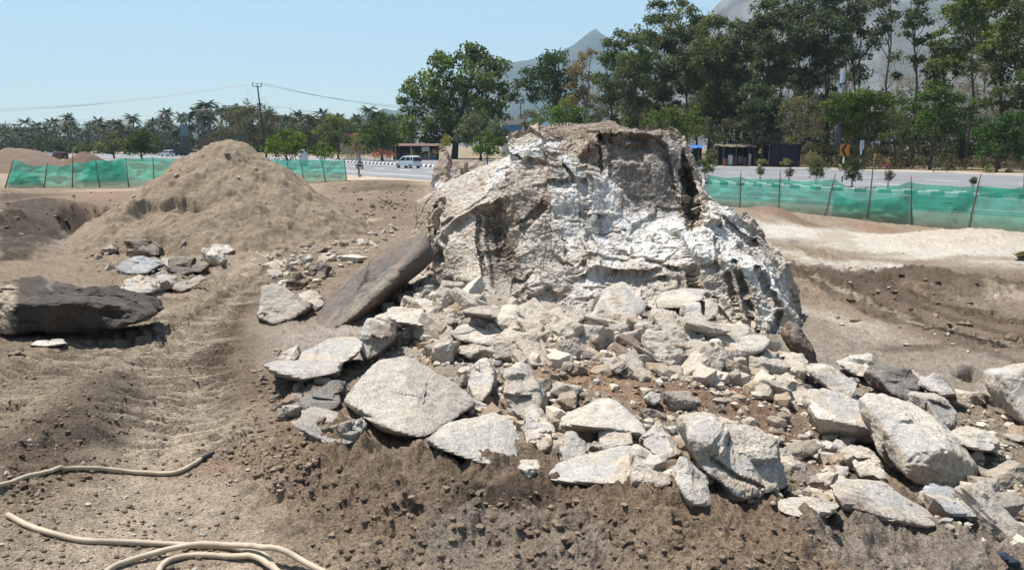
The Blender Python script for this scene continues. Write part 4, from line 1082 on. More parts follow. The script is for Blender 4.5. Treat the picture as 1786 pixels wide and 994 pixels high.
rock("rock_slab", "light flat stone on the slope above the grey brown rock", [(1615,680,.05),(1625,652,.3),(1650,655,.35),(1672,690,.1),(1650,695,0)], Y=5.7, back=.2, tone=(.47,.43,.38), seed=74, k=22)
rock("rock_slab", "layered pale slab on the slope right of the huge cream block", [(1662,775,.05),(1672,748,.3),(1710,745,.35),(1750,768,.2),(1740,790,0),(1700,785,0)], Y=4.6, back=.2, tone='pale', seed=75, sub=5, k=22, rough=.8)
rock("rock_slab", "large pale slab cut by the photograph's right edge, on the slope", [(1748,650,.2),(1770,640,.3),(1860,630,.3),(1870,735,0),(1790,742,0),(1768,710,.05)], Y=5.4, back=.4, tone='cream', tone2='pale', seed=76, sub=5, k=22, rough=.6)
rock("rock", "small white stone on the bare slope at the lower right", [(1735,835,0),(1748,826,.06),(1768,830,.06),(1762,842,0)], base=(1750,842), back=.1, tone='cream', seed=77)
rock("rock_slab", "flat white stones' largest piece near the lower right corner of the heap", [(1700,900,0),(1720,888,.1),(1757,895,.12),(1755,908,0),(1720,912,-.02)], base=(1725,910), back=.1, tone='cream', seed=78, k=22)

# left side
rock("boulder", "big dark grey boulder with a pale broken left end, beside the track on the left",
     [(-60,560,.1),(-50,500,.4),(0,488,.6),(40,475,.9),(95,482,1.0),(190,508,.8),(268,514,.6),(282,545,.2),(245,566,.05),(180,580,-.05),(60,588,-.1),(-30,590,-.1),(60,530,-.12),(200,535,.0)], base=(100,592), back=.7, tone=(.088,.072,.06), tone2='brown', seed=81, sub=6, k=22, rough=1.1, dust=.0,
     press=[([(150,515),(200,512),(250,535),(230,560),(180,550)], .10, 8), ([(20,535),(100,530),(220,545),(180,585),(40,590)], .06, 12)],
     paint=[([(-60,490),(22,495),(28,540),(20,590),(-60,590)], (.42,.33,.25), .95, 6), ([(85,480),(95,478),(90,505),(80,500)], 'mid', .9, 3), ([(60,480),(200,510),(150,520),(60,505)], (.14,.12,.105), .6, 12)])
rock("rock", "blue grey rounded rock at the foot of the sand pile", [(201,472,.05),(214,450,.3),(240,441,.45),(278,453,.4),(284,462,.25),(258,478,-.02),(215,480,-.05)], base=(235,480), back=.4, tone='blue', tone2='grey', seed=82, sub=5, rough=.7)
rock("rock_block", "dark square-edged rock behind the blue grey rock", [(211,420,.1),(216,414,.3),(258,416,.35),(280,430,.25),(276,448,.0),(240,452,-.02),(214,450,-.02)], base=(240,450), back=.5, tone='umber', tone2='tan', seed=83, k=24)
rock("rock", "small tan rock left of the dark square-edged rock", [(171,440,.05),(178,425,.2),(196,421,.25),(199,438,.05),(185,446,-.02)], base=(185,446), back=.3, tone='tan', tone2='brown', seed=84)
rock("rock", "long dark shaded rock under the white stone by the sand pile", [(292,470,.1),(294,450,.4),(345,450,.45),(366,460,.3),(355,476,.0),(305,482,-.05)], base=(320,482), back=.4, tone='umber', tone2='tan', seed=85, sub=5)
rock("rock", "bright white pointed stone on the long dark rock", [(344,434,.2),(352,428,.3),(370,428,.3),(390,455,.05),(384,466,0),(360,456,.05)], base=(375,468), back=.3, tone='cream', seed=86, k=22)
rock("rock_slab", "pale flat stone beside the bright pointed one, at the track's edge", [(365,434,.2),(372,424,.4),(400,423,.4),(410,438,.1),(390,446,0),(372,442,.05)], base=(392,447), back=.25, tone='pale', tone2='cream', seed=87, k=22)
rock("rock", "dark spike of rock standing in the sand left of the white stones", [(293,445,.02),(300,428,.15),(325,410,.3),(327,416,.2),(312,440,0)], base=(300,446), back=.15, tone='brown', seed=88, k=24)
rock("rock", "pale rock with a brown broken face, right of the big dark boulder", [(205,505,.1),(222,483,.4),(258,480,.5),(270,497,.2),(267,512,0),(240,512,-.05),(214,515,-.03)], base=(245,514), back=.4, tone='pale', tone2='rust', seed=89, sub=5)
rock("rock", "smaller pale rock against the brown broken one", [(262,498,.05),(275,475,.3),(300,482,.3),(298,502,0),(280,508,-.03)], base=(285,506), back=.3, tone='pale', tone2='tan', seed=90)
rock("rock", "long low earth-coated rock beside the wheel track", [(296,505,.0),(312,488,.25),(350,476,.5),(362,482,.4),(340,502,.1),(310,512,-.03)], base=(310,512), back=.2, tone='tan', tone2='brown', seed=91)
rock("rock_slab", "thin white flake of stone lying in front of the big dark boulder", [(45,602,0),(60,592,.12),(110,590,.15),(118,598,.05),(80,604,-.02)], base=(80,605), back=.05, tone='cream', seed=92, k=22)
rock("rock", "small dark stone in front of the big dark boulder's left end", [(12,620,0),(16,608,.1),(30,606,.1),(32,618,0)], base=(20,621), back=.12, tone='umber', seed=93)
rock("rock", "small rusty stone lying alone on the bare ground before the heap's left edge", [(474,616,0),(482,604,.1),(490,612,.05),(484,622,0)], base=(482,622), back=.1, tone='rust', seed=94)
# ------------------------------------------------------------------ sand pile and far heaps
def heap(name, label, ridge, slope, x0, x1, y0, y1, nx, ny, seed, tones, cat="soil heap", lumpy=1.0, round_=.12, scarps=()):
    gx, gy = np.meshgrid(np.linspace(x0, x1, nx), np.linspace(y0, y1, ny))
    X, Y = gx.ravel(), gy.ravel(); Q = np.stack([X, Y], 1)
    g = H(X, Y)
    wxx = fbm(Q, 1.1, 4, seed) * .22; wyy = fbm(Q, 1.1, 4, seed + 9) * .22
    Zh = np.full(X.shape, -9.0)
    for pts in ridge:
        if len(pts) == 1: pts = pts + [(pts[0][0] + .01, pts[0][1], pts[0][2])]
        for a, b in zip(pts[:-1], pts[1:]):
            a, b = np.array(a), np.array(b); vv = (b - a)[:2]; L2 = (vv ** 2).sum()
            t = np.clip(((X + wxx - a[0]) * vv[0] + (Y + wyy - a[1]) * vv[1]) / L2, 0, 1)
            d = np.hypot(X + wxx - a[0] - t * vv[0], Y + wyy - a[1] - t * vv[1])
            zz = a[2] + t * (b[2] - a[2]) - slope * (np.sqrt(d * d + round_ ** 2) - round_)
            Zh = np.maximum(Zh, zz)
    q3 = np.stack([X, Y, Zh], 1)
    rill = fbm(Q, .5, 4, seed + 20, .55)
    Zh = Zh + (fbm(Q, .9, 3, seed + 3) * .09 + rill * .05 + domes(Q, .30, seed + 5, .35) * .35 + domes(Q, .12, seed + 6, .5) * .55 + scallop(q3, .8, seed + 8, .5, .3, .5) * .22) * lumpy
    for (ax, ay), (bx, by), hgt in scarps:
        t = np.clip((X - ax) / (bx - ax), 0, 1); yl = ay + t * (by - ay) + fbm(Q, .5, 3, seed + 60) * .25
        Zh = Zh - hgt * sstep(-.03, .10, yl - Y) * sstep(1.6, .2, yl - Y) * sstep(0, .15, (X - ax) / (bx - ax)) * sstep(1, .85, (X - ax) / (bx - ax))
    keep = Zh > g - .12
    Zf = np.where(Zh > g, Zh, np.minimum(Zh, g - .02)); Zf = np.maximum(Zf, g - .25)
    v = np.stack([X, Y, Zf], 1)
    i = np.arange(ny - 1)[:, None] * nx + np.arange(nx - 1)[None]
    F = np.stack([i, i + 1, i + nx + 1, i + nx], -1).reshape(-1, 4)
    F = F[keep[F].any(1)]
    used = np.unique(F); mp = np.zeros(len(v), int); mp[used] = np.arange(len(used))
    v = v[used]; F = mp[F]
    c = np.tile(np.array(tones[0]), (len(v), 1))
    n = fbm(v, .7, 4, seed + 40); n2 = fbm(v, .12, 3, seed + 41)
    w = (sstep(.0, .8, n) * .6)[:, None]; c = c * (1 - w) + np.array(tones[1]) * w
    w = (sstep(.25, .9, n2) * .45)[:, None]; c = c * (1 - w) + np.array(tones[2]) * w
    c *= 1 + .12 * n2[:, None]
    org = np.array([v[:, 0].mean(), v[:, 1].mean(), v[:, 2].min()])
    return link(name, mesh_np(name, v - org, F, M_GROUND, np.clip(c, .02, .9)), None, org, label=label, cat=cat)
A3 = lambda *p: tuple(at(*p))
heap("sand_pile", "tall pointed pile of tan excavated sand with a lower lobe in front",
     [[A3(380,243,20.2), A3(402,244,20.2)], [A3(165,402,17.4), A3(205,386,17.5), A3(255,370,17.5), A3(330,362,17.3), A3(385,352,17.5), A3(430,350,17.8), A3(500,388,18.4)], [A3(200,378,17.4), A3(262,342,18.2), A3(340,336,18.4)], [A3(460,298,20.0), A3(500,330,20.2)]],
     .69, -11.5, -2.6, 13.6, 25.5, 290, 340, 900, ((.345, .268, .19), (.25, .186, .128), (.43, .345, .255)), scarps=[(A3(235,350,18.0)[:2], A3(385,346,18.0)[:2], .24)], lumpy=1.25)
heap("soil_heap", "far low brown soil heap beyond the left end of the green net fence", [[A3(20,258,90), A3(55,262,90)]], .6, -72, -48, 84, 98, 60, 40, 920, ((.21,.155,.115),(.17,.12,.09),(.26,.2,.15)), round_=1.0)
heap("soil_heap", "far small dark brown soil heap seen above the green net on the left", [[A3(148,266,92)]], .6, -58, -46, 86, 98, 50, 40, 930, ((.16,.11,.08),(.13,.09,.065),(.2,.145,.105)), round_=.6)

# ------------------------------------------------------------------ rubble
rng = random.Random(4)
nrng = np.random.default_rng(5)
def proto_stone(i):
    fl = (.38, .5, .62, .75)[i % 4]
    P = np.array([[a, b, c] for a in (-1, 1) for b in (-1, 1) for c in (-1, 1)]) * .72 + nrng.uniform(-.42, .42, (8, 3))
    P = np.vstack([P, nrng.uniform(-1, 1, (3, 3))]) * np.array([1.0, .6 + .3 * nrng.random(), fl])
    P = P - P.mean(0)
    nn_, dd = hull_planes(P)
    D, F = ico(4)
    d = D * np.array([1, .8, .7]); d /= np.linalg.norm(d, axis=1, keepdims=True)
    den = np.maximum(d @ nn_.T, 1e-6)
    rad = ((np.maximum(dd, .12)[None] / den).clip(0, 1e3) ** -44.).sum(1) ** (-1 / 44.)
    v = d * rad[:, None]
    fa = scallop(v + i * 7, .7, 950 + i, .55, .2, .4); fb, _ = facet(v, .22, 970 + i, .35, .1); fb = fb + facet(v, .09, 990 + i, .4, .15)[0] * .7 + fbm(v, .5, 4, 80 + i, .6) * .05
    v = v + d * ((fa - .03) * .4 + fb * .5 + fbm(v, .3, 3, i) * .03)[:, None]
    nm = vnormals(v, F)
    tone = ('pale', 'cream', 'pale', 'mid', 'cream', 'pale', 'tan', 'pale', 'mid', 'brown', 'cream', 'pale')[i % 12]
    return mesh_np("stone", v, F, M_BLOCK, rock_colour(v, nm, tone, .8, 30 + i, 'rust', .1), smooth=False)
STONES = [proto_stone(i) for i in range(12)]
bpy.context.view_layer.update()
DG = bpy.context.evaluated_depsgraph_get()
def drop(px, py, only=("ground", "sand_pile")):
    p = ghit(px, py)
    ok, loc, nrm, _, ob, _ = SC.ray_cast(DG, Vector((p[0], p[1], 6.0)), Vector((0, 0, -1)))
    if not ok or ob.name.split(".")[0] not in only: return None
    return np.array(loc), nrm
def rand_in(poly):
    xs = [p[0] for p in poly]; ys = [p[1] for p in poly]
    while True:
        px, py = rng.uniform(min(xs), max(xs)), rng.uniform(min(ys), max(ys))
        if poly_sd(np.array([px]), np.array([py]), poly)[0] > 0: return px, py
def short(l):
    for w in (", ", " with ", " in ", " at ", " on ", " of the heap", " left of", " right of", " behind", " below", " beside", " between", " leaning", " standing", " lying", " emerging", " tucked", " bridging", " resting", " wedged", " half ", " touching", " perched", " tilted", " cut ", " under", " against", " above", " sloping", " among", " over "):
        l = l.split(w)[0]
    return " ".join(l.split()[:5])
SEEN = {}
def stone_label(p, s, tone, flat):
    """size and colour, then the nearest named rock and the side of it that the stone lies on"""
    L, c = min(HERO, key=lambda h: np.hypot(h[1][0] - p[0], h[1][1] - p[1]))
    dx, dy = p[0] - c[0], p[1] - c[1]
    side = ("right of" if dx > 0 else "left of") if abs(dx) > abs(dy) else ("behind" if dy > 0 else "in front of")
    sz = "tiny" if s < .05 else "small" if s < .10 else "fist-sized" if s < .15 else "larger"
    return f"{sz} {tone} {'flat ' if flat < .7 else ''}stone {side} the {short(L)}"
STONE_TONE = ('pale', 'cream', 'pale', 'grey brown', 'cream', 'pale', 'tan', 'pale', 'grey brown', 'brown', 'cream', 'pale')
def stones(poly, n, smin, smax, label, group, kinds=None, flat=1.0, only=("ground",), sink=.12, pw=2.2):
    k = 0; tries = 0
    while k < n and tries < n * 12:
        tries += 1
        px, py = rand_in(poly)
        hh = drop(px, py, only)
        if hh is None: continue
        s = smin + (smax - smin) * rng.random() ** pw
        mi = rng.choice(kinds) if kinds else rng.randrange(12)
        m = STONES[mi]
        lb = label if label.startswith("=") else stone_label(hh[0], s, STONE_TONE[mi], flat)
        o = link("stone", m, None, hh[0] + np.array([0, 0, s * (.35 - sink)]), label=lb.lstrip("="), cat="stone", group=group)
        o.rotation_euler = (rng.uniform(-.5, .5), rng.uniform(-.5, .5), rng.uniform(0, 6.28))
        o.scale = (s, s * rng.uniform(.75, 1.1), s * rng.uniform(.7, 1.05) * flat)
        k += 1
PALES = [0, 1, 2, 4, 5, 7, 10, 11, 3]
stones([(690,490),(780,500),(870,545),(1000,560),(1010,610),(880,640),(760,625),(660,590)], 72, .05, .24, "", "rubble at the boulder's left foot", PALES, pw=1.2)
stones([(1000,560),(1150,565),(1300,600),(1390,650),(1400,730),(1300,670),(1100,660),(960,640)], 88, .045, .23, "", "rubble below the boulder's right foot", PALES + [6, 9], pw=1.3)
stones([(430,420),(560,405),(720,385),(640,440),(560,500),(520,560),(460,480)], 38, .07, .25, "", "stones left of the leaning slab", PALES + [6], .6)
stones([(1420,640),(1560,650),(1786,720),(1786,930),(1700,930),(1640,760)], 30, .04, .18, "", "stones on the right-hand slope", PALES)
stones([(150,430),(300,440),(430,430),(380,470),(280,520),(190,480)], 14, .08, .24, "", "stones at the foot of the sand pile", PALES + [6, 9])
stones([(660,700),(900,640),(1320,700),(1460,760),(1460,880),(1330,880),(1000,800),(760,770)], 38, .04, .15, "", "stones between the front rocks", PALES + [6])
stones([(430,620),(620,650),(640,760),(500,740)], 10, .04, .15, "", "stones at the heap's left edge", [3, 8, 6, 5])
stones([(230,270),(540,300),(560,400),(200,430)], 9, .06, .16, "=stone half sunk in the slope of the sand pile", "stones on the sand pile", PALES, .8, ("sand_pile",))

ORD = ("leftmost", "second from the left", "third from the left", "fourth from the left", "fifth from the left", "sixth from the left", "seventh from the left", "eighth from the left", "ninth from the left", "tenth from the left", "eleventh from the left", "twelfth from the left")
NUM = ("", "", "two", "three", "four", "five", "six", "seven", "eight", "nine", "ten", "eleven", "twelve")
def rank_labels(objs):
    d = {}
    for o in objs: d.setdefault(o['label'], []).append(o)
    for l, os_ in d.items():
        if 1 < len(os_) <= 12 and not l.startswith("stone half"):
            os_.sort(key=lambda o: o.location.x / o.location.y)
            for i, o in enumerate(os_):
                e = ("left one of two" if i == 0 else "right one of two") if len(os_) == 2 else "rightmost of %s" % NUM[len(os_)] if i == len(os_) - 1 else ORD[i]
                o['label'] = l + ", " + e
rank_labels([o for o in COL.objects if o.name.split(".")[0] == "stone" and 'label' in o])
# gravel and clods nobody could count: joined, with real shape
def scatter_mass(name, label, specs, mat, seed, base_sub=1, shapes=None, pw=5):
    r_ = np.random.default_rng(seed)
    D, F = ico(base_sub)
    vs, fs, cs = [], [], []; n0 = 0
    variants = []
    for k in range(8):
        v = D * (1 + .38 * r_.normal(size=(len(D), 1)).clip(-1, 1)) * np.array([1, .8, .65])
        variants.append(v)
    if shapes: variants, F = shapes
    for poly, n, smin, smax, tones in specs:
        xs = [p[0] for p in poly]; ys = [p[1] for p in poly]
        px = r_.uniform(min(xs), max(xs), n * 3); py = r_.uniform(min(ys), max(ys), n * 3)
        ins = poly_sd(px, py, poly) > 0
        px, py = px[ins][:n], py[ins][:n]
        for a, b in zip(px, py):
            p = ghit_fast(a, b)
            s = smin + (smax - smin) * r_.random() ** pw
            an = r_.uniform(0, 6.28); ca, sa = math.cos(an), math.sin(an)
            v = variants[r_.integers(8)] * s
            v = np.c_[v[:, 0] * ca - v[:, 1] * sa, v[:, 0] * sa + v[:, 1] * ca, v[:, 2]] + p + np.array([0, 0, s * .25])
            vs.append(v); fs.append(F + n0); n0 += len(v)
            t = np.array(tones[r_.integers(len(tones))]) * r_.uniform(.75, 1.2)
            cs.append(np.tile(t, (len(v), 1)))
    return link(name, mesh_np(name, np.vstack(vs), np.vstack(fs), mat, np.clip(np.vstack(cs), 0, .9), smooth=False), label=label, kind="stuff")
# a quick table of sight-line hits
_gx = np.arange(-20, 1830, 8); _gy = np.arange(300, 1050, 6)
_tab = np.array([[ghit(a, b)[:2] for a in _gx] for b in _gy])
def ghit_fast(a, b):
    i = int(np.clip((a - _gx[0]) / 8, 0, len(_gx) - 2)); j = int(np.clip((b - _gy[0]) / 6, 0, len(_gy) - 2))
    fa = (a - _gx[i]) / 8; fb = (b - _gy[j]) / 6
    q = _tab[j, i] * (1 - fa) * (1 - fb) + _tab[j, i + 1] * fa * (1 - fb) + _tab[j + 1, i] * (1 - fa) * fb + _tab[j + 1, i + 1] * fa * fb
    return np.array([q[0], q[1], h1(q[0], q[1])])
ST = [(.49,.42,.335), (.56,.49,.4), (.43,.4,.36), (.38,.3,.22)]
CL = [(.2,.145,.1), (.17,.125,.088), (.24,.178,.125), (.14,.10,.07)]
TNc = [(.36,.28,.21), (.28,.21,.155)]
def low_stones(n):
    out = []; D, F = ico(2)
    for i in range(n):
        P = np.array([[a, b, c] for a in (-1, 1) for b in (-1, 1) for c in (-1, 1)]) * .7 + nrng.uniform(-.42, .42, (8, 3))
        P = P * np.array([1, .6 + .3 * nrng.random(), .45 + .35 * nrng.random()])
        P = P - P.mean(0)
        a, b_ = hull_planes(P)
        den = np.maximum(D @ a.T, 1e-6); rad = ((np.maximum(b_, .14)[None] / den).clip(0, 1e3) ** -50.).sum(1) ** (-1 / 50.)
        v = D * rad[:, None]; v = v + D * (facet(v + i * 3, .4, i, .3, .12)[0] * .5)[:, None]
        rx = nrng.uniform(-.6, .6); R = np.array(Matrix.Rotation(rx, 3, 'X'))
        out.append(v @ R.T)
    return out, F
SHP = low_stones(14)
scatter_mass("rubble", "smaller broken rubble heaped between the named stones below the boulder",
    [([(680,480),(790,500),(1000,550),(1150,565),(1390,620),(1410,730),(1290,680),(1100,660),(940,640),(660,600)], 700, .03, .13, ST), ([(640,680),(880,630),(960,700),(1150,770),(1350,720),(1480,770),(1470,880),(1330,880),(1000,800)], 260, .02, .10, ST),
     ([(430,430),(560,405),(720,390),(560,500),(520,560)], 90, .04, .14, ST + TNc), ([(1410,640),(1786,720),(1786,940),(1640,900)], 150, .02, .10, ST), ([(420,640),(600,640),(640,770),(520,760)], 60, .02, .08, [(.33,.29,.24), (.26,.2,.15)])], M_STONE, 15, shapes=SHP, pw=2.2)
scatter_mass("gravel", "stone chips between the broken rocks",
    [([(680,500),(1000,550),(1390,620),(1400,720),(1100,660),(900,640),(640,640)], 1500, .012, .06, ST), ([(640,680),(900,640),(1300,680),(1460,760),(1480,890),(1000,800)], 1300, .006, .045, ST),
     ([(430,420),(720,390),(560,500),(500,570)], 350, .02, .09, ST), ([(1410,640),(1786,700),(1786,960),(1650,930)], 600, .008, .04, ST), ([(130,440),(420,430),(300,520)], 160, .02, .07, ST),
     ([(0,560),(420,480),(430,994),(0,994)], 260, .005, .018, ST), ([(1300,400),(1786,430),(1786,620),(1420,600)], 120, .01, .05, ST)], M_STONE, 11)
scatter_mass("soil_clods", "crumbled soil clods on the banks and beside the track",
    [([(480,800),(700,820),(1000,870),(1500,930),(1600,994),(560,994)], 1500, .002, .022, CL), ([(0,680),(220,680),(230,800),(60,900),(0,900)], 300, .003, .022, CL), ([(420,620),(480,660),(560,800),(500,880),(420,800)], 420, .006, .026, CL + TNc),
     ([(0,560),(420,560),(430,994),(0,994)], 2600, .002, .016, TNc + CL), ([(380,560),(470,640),(540,760),(480,860),(400,800)], 700, .002, .02, TNc + CL), ([(100,420),(420,430),(330,520),(200,500)], 300, .01, .05, TNc + CL), ([(0,330),(200,335),(200,400),(0,430)], 160, .02, .10, CL), ([(570,320),(720,310),(720,380),(600,390)], 260, .03, .15, CL + TNc),
     ([(1400,460),(1786,480),(1786,610),(1450,560)], 180, .01, .08, CL), ([(950,610),(1320,690),(1280,740),(960,700)], 200, .008, .03, CL)], M_CLOD, 12)

def pile_clods():
    r_ = np.random.default_rng(77); D, F = ico(1); vs, fs, cs = [], [], []; n0 = 0
    for _ in range(420):
        px, py = r_.uniform(140, 570), r_.uniform(250, 425)
        hh = drop(px, py, ("sand_pile",))
        if hh is None: continue
        s = .012 + .075 * r_.random() ** 4
        v = D * (1 + .35 * r_.normal(size=(len(D), 1)).clip(-1, 1)) * s * np.array([1, .85, .7]) + hh[0] + np.array([0, 0, s * .2])
        vs.append(v); fs.append(F + n0); n0 += len(v)
        cs.append(np.tile(np.array(((.33,.265,.2), (.24,.185,.135), (.45,.385,.31))[r_.integers(3)]) * r_.uniform(.8, 1.15), (len(v), 1)))
    link("sand_clods", mesh_np("sand_clods", np.vstack(vs), np.vstack(fs), M_CLOD, np.vstack(cs), smooth=False), label="clods and pebbles on the slopes of the sand pile", kind="stuff")
pile_clods()
# ------------------------------------------------------------------ hoses and small litter
M_HOSE = plain("cream rubber hose", (.40, .325, .235), .6, var=.3, scale=9)
M_METAL = plain("dull metal", (.10, .10, .10), .45, .7)
def smooth_path3(pts, n):
    p = np.array(pts, float); P = np.vstack([2 * p[0] - p[1], p, 2 * p[-1] - p[-2]]); out = []
    for i in range(1, len(P) - 2):
        t = np.linspace(0, 1, n, endpoint=False)[:, None]; a, b, c, d = P[i - 1:i + 3]
        out.append(.5 * (2 * b + (c - a) * t + (2 * a - 5 * b + 4 * c - d) * t ** 2 + (3 * b - a - 3 * c + d) * t ** 3))
    return np.vstack(out + [p[-1:]])
def hose(label, pts, rad, lifts=None, tip=False):
    w = [ghit(a, b) for a, b in pts]
    q = smooth_path3(w, 10)
    zg = np.array([max(h1(x_ + rad * math.cos(a), y_ + rad * math.sin(a)) for a in (0, 1.57, 3.14, 4.71)) for x_, y_, _ in q])
    zs = np.convolve(np.pad(zg, 4, 'edge'), np.ones(9) / 9, 'valid')
    q[:, 2] = np.maximum(zs, zg - rad * .3) + rad * .9
    if lifts is not None:
        q[:, 2] += np.interp(np.linspace(0, 1, len(q)), np.linspace(0, 1, len(lifts)), lifts)
    root = empty("air_hose", q[len(q) // 2] * np.array([1, 1, 0]) + np.array([0, 0, zg.min()]), label, "hose")
    org = np.array(root.location)
    b = MB(); b.tube(q - org, rad, 12); b.build("rubber_tube", M_HOSE, root, smooth=True)
    if tip:
        b = MB(); d = q[-1] - q[-3]; d /= np.linalg.norm(d)
        b.tube([q[-1] - d * .02 - org, q[-1] + d * .05 - org], rad * 1.25, 10); b.tube([q[-1] + d * .05 - org, q[-1] + d * .075 - org], rad * .8, 10)
        b.build("coupling", M_METAL, root)
    return root
hose("cream air hose lying straight across the track, with a metal end in the wheel track", [(-120,900),(-40,865),(0,850),(45,834),(90,825),(180,822),(250,828),(300,828),(335,815),(356,802)], .0118, tip=True)
hose("long cream air hose coiled in loops at the bottom left corner", [(14,902),(50,921),(110,940),(160,947),(250,952),(340,956),(405,960),(445,968),(468,983),(478,1010),(440,1075),(340,1080),(285,1030),(278,1000),(294,982),(326,974),(370,973),(420,978),(462,990),(490,1030),(400,1120),(250,1100),(180,1030),(188,1000),(230,982),(280,971),(326,965),(368,965),(416,971),(460,982),(495,986),(531,996),(600,1030),(700,1090)], .0128, [0]*11 + [.0, 0, 0, .0, 0, 0, 0, 0, .01, .02, .02, 0, 0, 0, 0, 0, .01, .02, .03, .035, .04, .06, .05, .02, 0, 0])
M_RAG = plain("dark blue cloth", (.03, .04, .06), .9, var=.3, scale=12, bump=.01)
def crumple(name, label, cat, poly, Y, mat, seed, thick=.03, sub=3):
    o = rock(name, label, poly, Y=Y, back=thick, seed=seed, sub=sub, rough=1.6, cat=cat, auto=True)
    o.data.materials[0] = mat
    return o
crumple("rag", "dark blue crumpled rag on the ground at the lower right corner", "cloth", [(1738,968,0),(1748,958,.05),(1775,972,.05),(1792,985,.02),(1770,985,0)], 3.0, M_RAG, 202)
M_TYRE = plain("old black rubber", (.035, .036, .04), .8, var=.25, scale=5, bump=.01)
def worn_tyre(label, px, py, R, tilt):
    c = ghit(px, py)
    root = empty("old_tyre", c, label, "tyre")
    b = MB(); n = 28; m = 10; V = []; Fc = []
    for i in range(n):
        a = 2 * math.pi * i / n
        for k in range(m):
            t = 2 * math.pi * k / m
            rr = R * .74 + R * .26 * math.copysign(abs(math.cos(t)) ** .6, math.cos(t)); zz = R * .24 * math.copysign(abs(math.sin(t)) ** .6, math.sin(t))
            V.append((rr * math.cos(a), rr * math.sin(a), zz))
            Fc.append((i * m + k, ((i + 1) % n) * m + k, ((i + 1) % n) * m + (k + 1) % m, i * m + (k + 1) % m))
    b.add(V, Fc)
    o = b.build("tread_ring", M_TYRE, root, smooth=True, loc=(0, 0, R * .28)); o.rotation_euler = (tilt, .1, 0)
worn_tyre("worn black tyre lying flat behind the boulder's right flank", 1360, 478, .22, .06)
M_NETLITTER = plain("yellow green plastic", (.20, .205, .085), .6, var=.3)
crumple("plastic_sheet", "crumpled yellow green plastic sheet on the white ground at the right edge", "plastic", [(1768,443,.1),(1774,438,.3),(1800,433,.3),(1810,443,0),(1782,448,0)], 18.0, M_NETLITTER, 203, .2)

# ------------------------------------------------------------------ green shade-net fences
def net_mat():
    m, t, out = new_mat("green shade net")
    co = t.nodes.new("ShaderNodeTexCoord").outputs['Object']
    n = noise_tex(t, co, .9, 5, .6); n2 = noise_tex(t, co, 14, 3, .6)
    sx = t.nodes.new('ShaderNodeSeparateXYZ'); t.links.new(co, sx.inputs[0])
    c = mix_rgb(t, 'MULTIPLY', 1.0, (.075, .46, .335), ramp(t, n, [(.3, .78), (.7, 1.25)]))
    c = mix_rgb(t, 'MIX', ramp(t, sx.outputs[2], [(.0, .75), (.45, .0)]), c, (.24, .25, .18))      # dust along the foot
    d = t.nodes.new("ShaderNodeBsdfDiffuse"); tr = t.nodes.new("ShaderNodeBsdfTranslucent"); tp = t.nodes.new("ShaderNodeBsdfTransparent")
    t.links.new(c, d.inputs[0]); t.links.new(c, tr.inputs[0])
    m1 = t.nodes.new("ShaderNodeMixShader"); m1.inputs[0].default_value = .45
    t.links.new(d.outputs[0], m1.inputs[1]); t.links.new(tr.outputs[0], m1.inputs[2])
    m2 = t.nodes.new("ShaderNodeMixShader")
    t.links.new(ramp(t, n2, [(.3, .70), (.7, .86)]), m2.inputs[0])
    t.links.new(tp.outputs[0], m2.inputs[1]); t.links.new(m1.outputs[0], m2.inputs[2])
    t.links.new(m2.outputs[0], out.inputs[0])
    return m
M_NET = net_mat()
M_POST = plain("bamboo and branch posts", (.17, .12, .075), .85, var=.3, scale=4)
